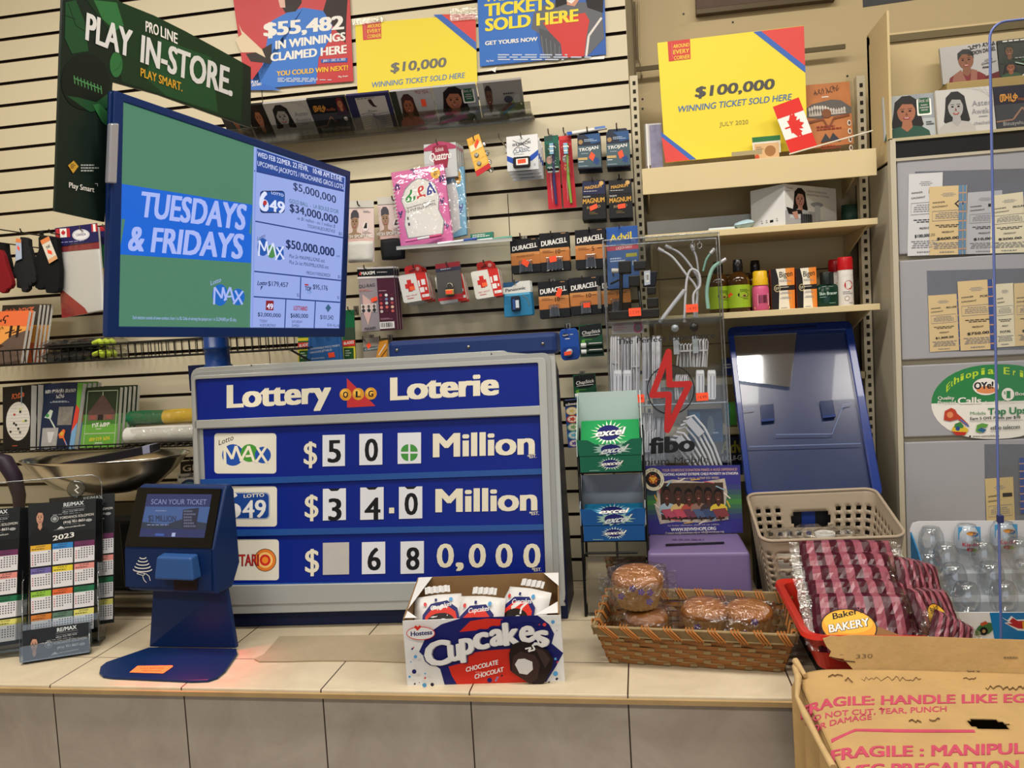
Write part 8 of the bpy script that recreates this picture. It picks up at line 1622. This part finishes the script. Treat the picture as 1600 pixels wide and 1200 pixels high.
def muffins(c, yaw, n, r, lab, seed, lift=0):
    c = Vector(c); U = Vector((math.cos(yaw), math.sin(yaw), 0)); t = thing('muffin_bag', lab, 'bagged muffins', c, 'bagged muffins in the woven basket')
    for i in range(n):
        p = c + U*((i-(n-1)/2)*r*1.85) + Vector((0, 0, .001)); b = MB(); S = 40; prof = [(.72, 0), (.86, .5), (.98, .95)]; vs = []
        for rr_, hh_ in prof:
            for j in range(S): a = 2*math.pi*j/S; q = r*rr_*(1+(.035 if j % 2 else -.035)); vs.append(p+Vector((q*math.cos(a), q*math.sin(a), hh_*r)))
        b.add(vs, [(k_*S+j, k_*S+(j+1) % S, (k_+1)*S+(j+1) % S, (k_+1)*S+j) for k_ in range(2) for j in range(S)], M('#b38a55', .6, var=.15, vs=40)); b.build('paper_cup', t)
        b = MB(); b.lathe([(r*.95, .9*r), (r*1.02, 1.02*r), (r*.96, 1.22*r), (r*.75, 1.42*r), (r*.42, 1.53*r), (0, 1.56*r)], M('#a5682a', .45, var=.45, vs=25, bump=.5, bs=60), p, 26); b.build('muffin_top', t)
    b = MB(); W_ = (n*1.85+.55)*r; cc = c+Vector((0, 0, r*.78)); pv = Vector((-math.sin(yaw), math.cos(yaw), 0))
    pillow(b, cc, U, Vector((0, 0, 1)), -pv, W_, r*1.72, r*2.5, FILM3, (18, 12), .004, seed, ex=2.6)
    g = random.Random(seed); PF = M('#5a4a8a', .5)
    for i in range(5):
        a = g.uniform(-.8, .8); z_ = g.uniform(-.5, .6); q = cc + U*(a*W_*.4) + Vector((0, 0, z_*r*.7)) - pv*(r*1.28*max(.1, (1-a*a*.7))**.5*(1-z_*z_*.5)**.5)
        for f in range(5):
            an = 2*math.pi*f/5; w_ = q+U*(math.cos(an)*.006)+Vector((0, 0, math.sin(an)*.006)); b.add([q, w_+U*(.003*math.sin(an))-Vector((0, 0, .003*math.cos(an))), w_*2-q-(w_-q)*.6, w_-U*(.003*math.sin(an))+Vector((0, 0, .003*math.cos(an)))], [(0, 1, 2, 3)], PF)
    for sgn in (-1, 1):                                    # crimped bag ends
        for i in range(5): b.obox(cc+U*(sgn*(W_*.5+.006))+Vector((0, 0, (i-2)*r*.22)), U*.012, Vector((0, 0, r*.09)), pv*(.003*(i % 2)+.001), FILM)
    b.build('film_bag', t)
zb0 = ZC+.0055
muffins(BO+BU*.255+BV*.105+Vector((0, 0, .032)), by_, 2, .053, 'bag of muffins on the right side of the woven basket', 4)
muffins(BO+BU*.075+BV*.095+Vector((0, 0, .018)), by_, 1, .05, 'bag of muffins low on the left side of the woven basket', 7)
muffins(BO+BU*.058+BV*.10+Vector((0, 0, .098)), by_+.25, 1, .06, 'bag of muffins stacked on top of the left bag', 12)

# ================================================================= RED TRAY OF BAKERY BAGS
TR = M('#bd2a1c', .35, var=.05); zR = 1.07
rt0, rt1, ry0, ry1 = .292, .588, 1.572, 1.925
tr = thing('red_tray', 'red plastic tray holding striped bakery bags', 'tray', ((rt0+rt1)/2, (ry0+ry1)/2, .985))
b = MB()
def loop(x0, y0, x1, y1, z, r=.03): return [Vector((x, y, z)) for x, y in rr(x0, y0, x1, y1, r, r, 5)]
lo1 = loop(rt0+.035, ry0+.035, rt1-.035, ry1-.035, .9855); lo2 = loop(rt0+.014, ry0+.014, rt1-.014, ry1-.014, zR-.004); lo3 = loop(rt0, ry0, rt1, ry1, zR); lo4 = loop(rt0-.002, ry0-.002, rt1+.002, ry1+.002, zR-.008)
n = len(lo1); b.add(lo1+lo2+lo3+lo4, [tuple(range(n))]+[(i+k_*n, (i+1) % n+k_*n, (i+1) % n+(k_+1)*n, i+(k_+1)*n) for k_ in range(3) for i in range(n)], TR)
o = b.build('tray_shell', tr); md = o.modifiers.new('thickness', 'SOLIDIFY'); md.thickness = .003; md.offset = 0
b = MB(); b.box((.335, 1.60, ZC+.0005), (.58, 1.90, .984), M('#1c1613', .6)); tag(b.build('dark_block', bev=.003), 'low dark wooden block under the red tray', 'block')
ST1, ST2 = M('#3f0f1c', .28), M('#8a4a56', .28)
def bag(c, yaw, tilt, w, h, lab, seed, logo=True, thick=.04, roll=0):
    pl = Pl(c, yaw, tilt, roll); t = thing('bakery_bag', lab, 'bakery bag', Vector(c)-pl.V*h/2*.9, 'striped bakery bags in the red tray')
    b = MB(); pillow(b, c, pl.U, pl.V, pl.N, w, h, thick, None, (24, 10), .0019, seed, ex=3.5, mats=lambda i, j: (ST1, ST2)[(i//2) % 2]); b.build('striped_wrapper', t)
    c_ = Vector(c)
    for sgn in (-1, 1):
        b = MB()
        for i in range(9): b.obox(c_+pl.U*(sgn*(w*.5+.004))+pl.V*((i-4)*h*.1), pl.U*.009, pl.V*h*.052, pl.N*(.002 if i % 2 else .0008)+pl.U*(.004 if i % 2 else -.003), FILM)
        b.build('clear_crimp', t)
    if logo:
        n0 = thick*.5+.0045; k = Card(Pl(c_+pl.N*n0, yaw, tilt, roll), [[(-w*.44, h*.22), (w*.3, h*.22), (w*.3, -h*.46), (-w*.44, -h*.46)]]); k.lay = .0002
        k.poly([(.3, 1), (.36, .72), (.52, .52), (.72, .5), (.92, .66), (1, 1)], M('#8a6238', .6, var=.35, vs=50)); k.ell(.34, .5, .345, .42, BLACK, 28); k.ell(.34, .5, .33, .4, M('#d9982a', .4), 28); k.ell(.34, .4, .3, .26, M('#e3b03a', .4), 24)
        k.text("Baker's", (.16, .34), (.56, .16), .15, BLACK, .03); k.text('BAKERY', (.085, .66), (.61, .47), .2, BLACK, .09); k.text('BAKERY', (.09, .65), (.6, .465), .19, WHITE, .04); k.fine(.16, .74, .52, .84, 2, BLACK, 3, True); k.build('label', t)
    return t
sn = ('frontmost', 'second', 'third', 'fourth', 'fifth')
for i in range(5):
    bag((.420+.004*i, 1.628+.050*i, 1.075+.014*i), -2+(i % 2)*3, 38, .205, .125, 'striped maroon bakery bag, %s in the main pile of the red tray' % sn[i], 20+i, i == 0)
bag((.552, 1.64, 1.085), 42, 30, .12, .115, 'striped maroon bakery bag turned sideways with part of its yellow label', 31, True, .035, -14)
bag((.553, 1.73, 1.12), 35, 30, .11, .11, 'striped maroon bakery bag behind the sideways one at right', 32, False, .035, -20)
bag((.555, 1.575, 1.06), 20, 25, .085, .10, 'striped maroon bakery bag at right end of the red tray', 33, False, .03, -32)

# ================================================================= BEIGE BASKET, BLUE TRAY, DARK CARTON
BGE = M('#a3937f', .45, var=.04); pb = thing('plastic_basket', 'beige slotted plastic basket with oval handle hole', 'basket', (.435, 2.07, ZC))
q0, q1 = PY(1.945).at(1190, 846), PY(1.945).at(1418, 838); q2, q3 = PY(2.205).at(1356, 771), PY(2.205).at(1167, 772)
cx0, cx1, cy0, cy1 = min(q0.x, q3.x), max(q1.x, q2.x), 1.945, 2.205
NP, NR = 168, 26
def pbp(t_, r, inset=1):
    """walk round the basket: t_ 0..1 from front left, r 0 base .. 1 rim"""
    k_ = .030*(1-r); x0, x1, y0, y1 = cx0+k_, cx1-k_, cy0+k_*.8, cy1-k_*.8; rad = .03
    W_, D_ = x1-x0-2*rad, y1-y0-2*rad; arc_ = math.pi/2*rad; L = 2*W_+2*D_+4*arc_; s_ = t_*L
    for (sx, sy, ex, ey), (ccx, ccy, a0) in zip(((x0+rad, y0, x1-rad, y0), (x1, y0+rad, x1, y1-rad), (x1-rad, y1, x0+rad, y1), (x0, y1-rad, x0, y0+rad)), ((x1-rad, y0+rad, -90), (x1-rad, y1-rad, 0), (x0+rad, y1-rad, 90), (x0+rad, y0+rad, 180))):
        l = math.hypot(ex-sx, ey-sy)
        if s_ <= l: x, y = sx+(ex-sx)*s_/l, sy+(ey-sy)*s_/l; break
        s_ -= l
        if s_ <= arc_: a = math.radians(a0)+s_/rad; x, y = ccx+rad*math.cos(a), ccy+rad*math.sin(a); break
        s_ -= arc_
    zr = q0.z + (y-cy0)/(cy1-cy0)*(q3.z-q0.z) + (x-cx0)/(cx1-cx0)*(q1.z-q0.z)
    return Vector((x, y, ZC+.001+(zr-ZC-.001)*r))
vs = [pbp(i/NP, j/NR) for j in range(NR+1) for i in range(NP)]; fs = []
Wf, Df = cx1-cx0-.06, cy1-cy0-.06; Lf = 2*Wf+2*Df+2*math.pi*.03; tb0 = (Wf+Df+math.pi*.03)/Lf; tb1 = (2*Wf+Df+math.pi*.03)/Lf; tm_ = (tb0+tb1)/2
for j in range(NR):
    for i in range(NP):
        t_ = (i+.5)/NP; r_ = (j+.5)/NR; hx = (t_-tm_)/(tb1-tb0)*1.0; hz = (r_-.74)
        hole = abs(hx) < .2 and abs(hz) < .075 and not (abs(hx) > .17 and abs(hz) > .045)
        near = abs(hx) < .26 and abs(hz) < .12
        slot = j % 2 == 1 and 3 < j < NR-3 and i % 4 in (0, 1) and not near
        big = t_ < Wf/Lf and j % 4 in (1, 2) and 2 < j < NR-4 and i % 6 in (0, 1, 2, 3)
        if hole or slot or big: continue
        fs.append((j*NP+i, j*NP+(i+1) % NP, (j+1)*NP+(i+1) % NP, (j+1)*NP+i))
b = MB(); b.add(vs, fs, BGE, True); o = b.build('slotted_wall', pb); md = o.modifiers.new('thickness', 'SOLIDIFY'); md.thickness = .0025; md.offset = 0
b = MB(); ring_ = [pbp(i/NP, 1) for i in range(NP)]; b.tube(ring_, .0042, BGE, 8, closed=True)
low = [pbp(i/NP, .93)+ (Vector((0, 0, 0))) for i in range(NP)]; b.build('rim', pb)
b = MB(); bs_ = [pbp(i/NP, 0) for i in range(NP)]; b.add([p+Vector((0, 0, .0015)) for p in bs_], [tuple(range(NP))], BGE); b.build('base', pb)
b = MB(); pillow(b, (.42, 2.07, 1.125), (1, 0, 0), (0, 1, .1), (0, -.1, 1), .24, .14, .045, FILM, (16, 10), .008, 41, ex=3); tag(b.build('clear_bag'), 'crumpled clear plastic bag lying in the beige basket', 'bag')
b = MB(); b.lathe([(.02, 0), (.024, .05), (.023, .052), (.02, .05), (.017, .004)], M('#c4c1bc', .35), (.435, 2.04, 1.10), 18, smooth=True); o = b.build('plastic_cup'); tag(o, 'small whitish cup standing among film in the beige basket', 'cup')
b = MB(); b.box((.31, 2.06, ZC+.003), (.56, 2.15, 1.098), M('#9d958a', .5)); b.box((.31, 1.99, ZC+.003), (.56, 2.06, 1.095), M('#b5ada2', .5)); tag(b.build('grey_carton'), 'pale grey carton inside the beige basket under the clear bag', 'carton')
b = MB(); b.box((.29, 2.225, ZC+.0005), (.62, 2.302, 1.190), M('#15151a', .5)); b.box((.415, 2.2235, ZC+.001), (.45, 2.226, 1.188), M('#1f3f9a', .4)); b.box((.49, 2.2235, ZC+.001), (.51, 2.226, 1.188), M('#5a5426', .5)); tag(b.build('dark_carton'), 'dark carton with a blue stripe seen through the basket handle hole', 'carton')
BN = Pl((.268, 2.222, 1.2165), -.9, 30.9); bn = thing('blue_tray', 'large blue framed plastic ticket tray leaning behind the beige basket', 'tray', BN.w(.18, 0, -.02))
FRB = M('#102c74', .22, coat=.3); INB = M('#1a2850', .22, spec=.5, coat=.25)
k = Card(BN, px=True); outq = [(1137, 518), (1140, 513), (1148, 511), (1320, 502), (1327, 503), (1331, 508), (1378, 765), (1377, 772), (1370, 776), (1175, 777), (1168, 774), (1166, 768)]; inq = [(1147, 525), (1148, 524), (1150, 523), (1318, 516), (1320, 516), (1321, 518), (1363, 763), (1363, 765), (1361, 766), (1178, 767), (1176, 766), (1175, 764)]
ring(k, list(outq), list(inq), -.03, .004, FRB); brim = k.build('rim', bn, bev=.003)
k = Card(BN, px=True); k.slab(outq, .003, INB, n=-.03); k.slab([(1147, 524), (1321, 516), (1363, 766), (1175, 768)], .004, INB, n=-.012); k.build('floor', bn)
for pts in ([(1188, 632), (1209, 630), (1211, 657), (1190, 659)], [(1281, 626), (1302, 624), (1306, 651), (1286, 653)]): k = Card(BN, px=True); k.slab(pts, .003, M('#15244c', .15), n=-.004); x0, y0 = pts[3]; k.slab([(x0, y0-4), (x0+20, y0-6), (x0+20, y0-2), (x0, y0)], .004, M('#22356a', .12), n=.000); k.build('tab', bn, bev=.001)
k = Card(BN, px=True); k.slab([(1190, 516.5), (1275, 508.5), (1276, 512.5), (1190, 520.5)], .004, M('#0b1d50', .3), n=.0055); k.build('handle_slot', brim, bev=.0015)
k = Card(BN, px=True); k.slab([(1147, 525), (1245, 520), (1234.5, 605), (1153, 594)], .002, clear('reflective_sheet', '#dfe4ee', .34, .06, edge=.6), n=.0005); k.build('clear_sheet', bn)
k = Card(BN, px=True)
for a in ([(1212, 679), (1300, 678), (1318, 632), (1330, 630)], [(1162, 640), (1178, 638)], [(1170, 698), (1345, 693)]): k.line(a, 1.2, M('#5f7096', .2))
k.build('seam_lines', bn)
shelf_rest = None

# ================================================================= EGG DISPLAY BOX (right)
KX0 = .607; KB0_, KB1_ = 1.76, 1.95
kz = lambda px, py, y: PY(y).at(px, py)
kt = thing('egg_display_box', 'white open display box of clear toy eggs with blue front strip', 'display box', (.75, 1.85, ZC)); KXR = .93
zt = kz(1422, 815, KB1_).z
b = MB(); pts = [(KX0, zt-.02), (KX0+.006, zt-.004), (KX0+.02, zt), (KXR, zt-.003), (KXR, ZC+.0005), (KX0, ZC+.0005)]; b.hexa([Vector((x, KB1_, z_)) for x, z_ in pts][::-1], [Vector((x, KB1_+.003, z_)) for x, z_ in pts][::-1], M('#d3d1d2', .5)); b.build('back_card', kt)
b = MB(); BLS = M('#1f6a9a', .4, var=.4, vs=30)
b.hexa([Vector((KX0, KB0_, ZC+.0005)), Vector((KX0, KB1_, ZC+.0005)), Vector((KX0, KB1_, zt-.025)), Vector((KX0, KB1_-.05, zt-.06)), Vector((KX0, KB0_, ZC+.06))], [Vector((KX0+.003, KB0_, ZC+.0005)), Vector((KX0+.003, KB1_, ZC+.0005)), Vector((KX0+.003, KB1_, zt-.025)), Vector((KX0+.003, KB1_-.05, zt-.06)), Vector((KX0+.003, KB0_, ZC+.06))], BLS)
b.build('side', kt)
b = MB(); b.box((KX0, KB0_, ZC+.0004), (KXR, KB1_, ZC+.003), WB)
for i in range(3): z_ = ZC+.045+.05*i; b.box((KX0+.003, KB0_+.045+.045*i, ZC+.003), (KXR, KB1_, z_), M('#b9bcc0', .5))
b.build('stepped_insert', kt)
zf = kz(1520, 957, KB0_).z; k = Card(PY(KB0_), [[(KX0, zf), (KXR, zf), (KXR, ZC+.0005), (KX0, ZC+.0005)]], .003, WB, body=False); k.slab([(0, 0), (1, 0), (1, 1), (0, 1)], .003, WB, frac=True); k.px = True; k.lay = .0006
k.poly([(1546, 957), (1640, 957), (1640, 1010), (1556, 1010)], M('#1272ae', .4))
k.poly([(1563, 963), (1574, 969), (1580, 962), (1588, 968), (1640, 966), (1640, 988), (1590, 985), (1569, 973), (1576, 972)], WHITE); k.poly([(1567, 966), (1577, 971), (1582, 965), (1590, 970), (1640, 969), (1640, 985), (1591, 982), (1572, 974), (1582, 974)], M('#b3202c', .4)); k.poly([(1597, 971), (1640, 971), (1640, 984), (1598, 982)], M('#d8a02a', .4))
k.poly([(1523, 987), (1528, 979), (1538, 972), (1549, 973), (1551, 984), (1545, 990), (1524, 993)], M('#3d6a3a', .4)); k.poly([(1531, 974), (1540, 970), (1544, 974), (1534, 978)], M('#b5502a', .4)); k.ell(1537, 986, 6.5, 6.5, BLACK, 14); k.ell(1537, 986, 2.8, 2.8, M('#b08a5a', .4), 10)
k.build('front_strip', kt)
EGC = clear('egg_plastic', '#f0f3f5', .14, .07, bump=.15, bs=60, edge=.55)
def egg(px, py, y, wrapped, lab):
    c = PY(y).at(px, py); r = .0275; st = max(0, min(2, int((y-KB0_-.045)/.045)))
    t = thing('toy_egg', lab, 'toy egg', (c.x, y, c.z-.035), 'clear toy eggs in the display box'); b = MB(); b.lathe([(r*.62, -.035), (r*.95, -.02), (r, 0), (r*.93, .018), (r*.72, .031), (r*.66, .0335), (r*.5, .0345), (0, .035)], EGC, (c.x, y, c.z), 22); b.build('clear_shell', t)
    if wrapped:
        b = MB(); b.lathe([(r*.9, -.018), (r*.95, 0), (r*.9, .016), (r*.68, .03), (0, .033)], M('#c9ced6', .4), (c.x, y, c.z), 22); inh = b.build('inner_half', t)
        k = CylPrint(c.x, y, c.z, r*.99, -.018, .02, 120); k.rect(0, -.3, 1, .5, M('#4a96c8', .4)); k.ell(.5, .02, .2, .12, M('#c98a3a', .4), 10); k.ell(.66, .1, .14, .12, M('#3a6a9a', .4), 8); k.text('Kinder', (.16, .82), (.84, .78), .24, M('#b3202c', .5), .02); k.ell(.44, 1.0, .14, .13, M('#8a2a22', .4), 8); k.ell(.6, 1.02, .1, .12, M('#4a7a3a', .4), 8); k.build('wrapper_print', inh)
for px, py, y, w_, lab in ((1455, 846, 1.925, 0, 'clear toy egg, back row left in the display box'), (1511, 842, 1.925, 1, 'blue wrapped toy egg in the middle of the back row'), (1568, 838, 1.925, 1, 'blue wrapped toy egg in the back row beside shield edge'), (1478, 872, 1.88, 0, 'clear toy egg, second row left in the display box'), (1535, 868, 1.88, 0, 'clear toy egg, second row middle in the display box'), (1592, 864, 1.88, 0, 'clear toy egg, second row right in the display box'), (1452, 885, 1.90, 0, 'clear toy egg below the back row left one'), (1490, 905, 1.835, 0, 'clear toy egg, third row left in the display box'), (1548, 903, 1.835, 0, 'clear toy egg, third row middle in the display box'), (1604, 900, 1.835, 0, 'clear toy egg, third row right at the photo edge'), (1510, 935, 1.792, 0, 'clear toy egg, front row left behind the blue strip'), (1568, 933, 1.792, 0, 'clear toy egg, front row beside the shield edge')): egg(px, py, y, w_, lab)

# ================================================================= EGG CARTON IN FRONT
CBD = M('#b0905e', .75, var=.2, vs=14, bump=.35, bs=70); CBE = M('#b79a6c', .8, var=.2, vs=40); PKI = M('#b3445a', .7, var=.25, vs=60)
zc_ = 1.03; cxa, cxb, cya, cyb = .262, 1.0, .93, 1.508
ct = thing('egg_carton', 'large worn cardboard carton with pink fragile lettering in the foreground', 'carton', ((cxa+cxb)/2, (cya+cyb)/2, 0))
hc = PZ(zc_).at(1547, 1131); NX, NY = 110, 86; vs = []; g = random.Random(5)
def topz(x, y): return zc_ + .003*math.sin(x*9+1)*math.sin(y*7) - .012*max(0, 1-(x-cxa)/.06)**2*(1 if y > 1.35 else .6) 
for j in range(NY+1):
    for i in range(NX+1):
        x = cxa+(cxb-cxa)*i/NX; y = cya+(cyb-cya)*j/NY; vs.append(Vector((x, y, topz(x, y))))
fs = []
for j in range(NY):
    for i in range(NX):
        x = cxa+(cxb-cxa)*(i+.5)/NX; y = cya+(cyb-cya)*(j+.5)/NY
        if ((x-hc.x)/.031)**2+((y-hc.y)/.017)**2 < 1 + .2*math.sin(i*1.3): continue
        fs.append((j*(NX+1)+i, j*(NX+1)+i+1, (j+1)*(NX+1)+i+1, (j+1)*(NX+1)+i))
topv, topf = vs, fs
b = MB(); tL = [Vector((cxa, cya+(cyb-cya)*j/NY, topz(cxa, cya+(cyb-cya)*j/NY)-.002)) for j in range(NY+1)]
L2 = [Vector((cxa-.006+.004*math.sin(j*.35), p.y, p.z-.02)) for j, p in enumerate(tL)]; L3 = [Vector((cxa+.002, p.y, .0)) for p in tL]; n = NY+1
b.add(tL+L2+L3, [(k_*n+j, k_*n+j+1, (k_+1)*n+j+1, (k_+1)*n+j) for k_ in range(2) for j in range(NY)], CBD, True); b.build('left_side', ct)
b = MB(); b.add([Vector((cxa+.002, cyb, 0)), Vector((cxb, cyb, 0)), Vector((cxb, cyb, zc_-.006)), Vector((cxa, cyb, zc_-.016))], [(3, 2, 1, 0)], CBD); b.add([Vector((cxa+.002, cya, 0)), Vector((cxb, cya, 0)), Vector((cxb, cya, zc_-.004)), Vector((cxa, cya, zc_-.016))], [(0, 1, 2, 3)], CBD); b.add([Vector((cxb, cya, 0)), Vector((cxb, cyb, 0)), Vector((cxb, cyb, zc_-.004)), Vector((cxb, cya, zc_-.004))], [(0, 1, 2, 3)], CBD); b.build('walls', ct)
pts = [PZ(zc_-.004).at(*p) for p in ((1244, 1042), (1250, 1060), (1248, 1092), (1262, 1122), (1285, 1165), (1306, 1204))]; b = MB(); b.tube([p+Vector((-.003, 0, g.uniform(-.004, .004))) for p in pts], [.005, .007, .004, .0065, .005, .006], CBE, 7); b.tube([PZ(zc_).at(1243, 1036)+Vector((0, 0, .004)), PZ(zc_).at(1258, 1056)], [.007, .004], CBE, 7); b.build('torn_edge', ct)
FLp = Pl((0, cyb+.001, zc_-.001), 0, 12); k = Card(FLp, px=True); fpts = [(1288, 1003), (1286, 998), (1300, 993.5), (1312, 995), (1330, 992.5), (1380, 994), (1450, 995), (1530, 998), (1600, 1000), (1680, 1003), (1680, 1056), (1600, 1054), (1450, 1051), (1334, 1047), (1318, 1030), (1296, 1026), (1299, 1018), (1292, 1011)]
k.slab(fpts, .004, CBD); k.lay = .0005; k.text('330', (1337, 1029), (1363, 1028), 7, M('#6f5a42', .7), 0, .1); k.line([(1312, 1023), (1318, 1023)], .6, M('#6f5a42', .7)); k.line([(1312, 1029), (1319, 1029)], .6, M('#6f5a42', .7)); k.line([(1297, 1026), (1312, 1032), (1336, 1034)], 1.6, M('#4a3822', .8)); k.fine(1568, 1026, 1600, 1032, 1, M('#7a654a', .7)); k.build('back_flap', ct)
class TopCard(ZCard):
    def m(s, x, y, n=0, frac=False): p = s.pz.at(x, y); p.z = topz(p.x, p.y)+n; return p
k = TopCard(zc_); k.st = .00004; k.lay = .0008; k.add(topv, topf, CBD, True)
k.text('FRAGILE: HANDLE LIKE EGGS', (1250, 1104), (1640, 1097), 14, PKI, .045); k.text('DO NOT CUT, TEAR, PUNCH', (1258, 1120), (1479, 1112), 8.5, PKI, .015); k.text('OR DAMAGE', (1268, 1134), (1362, 1124), 8.5, PKI, .015)
k.poly([(1298, 1150), (1336, 1138.5), (1400, 1139), (1522, 1140), (1524, 1144), (1400, 1143.5), (1337, 1142), (1299, 1155)], PKI); k.text('FRAGILE : MANIPULER', (1298, 1182), (1640, 1176), 17, PKI, .045); k.text('AVEC PRECAUTION', (1300, 1210), (1592, 1203), 17, PKI, .045)
SC_ = M('#84694a', .7); g = random.Random(2)
for x0, y0, w in ((1346, 1063, 90), (1510, 1048, 30), (1505, 1062, 20), (1540, 1076, 60), (1420, 1128, 18), (1452, 1126, 16), (1294, 1060, 20), (1320, 1066, 12)):
    x = x0; p = [(x, y0)]
    while x < x0+w: x += g.uniform(2, 5); p.append((x, y0+g.uniform(-3.5, 3.5)))
    k.line(p, .3, SC_)
o = k.build('top', ct); md = o.modifiers.new('thickness', 'SOLIDIFY'); md.thickness = .003; md.offset = -1
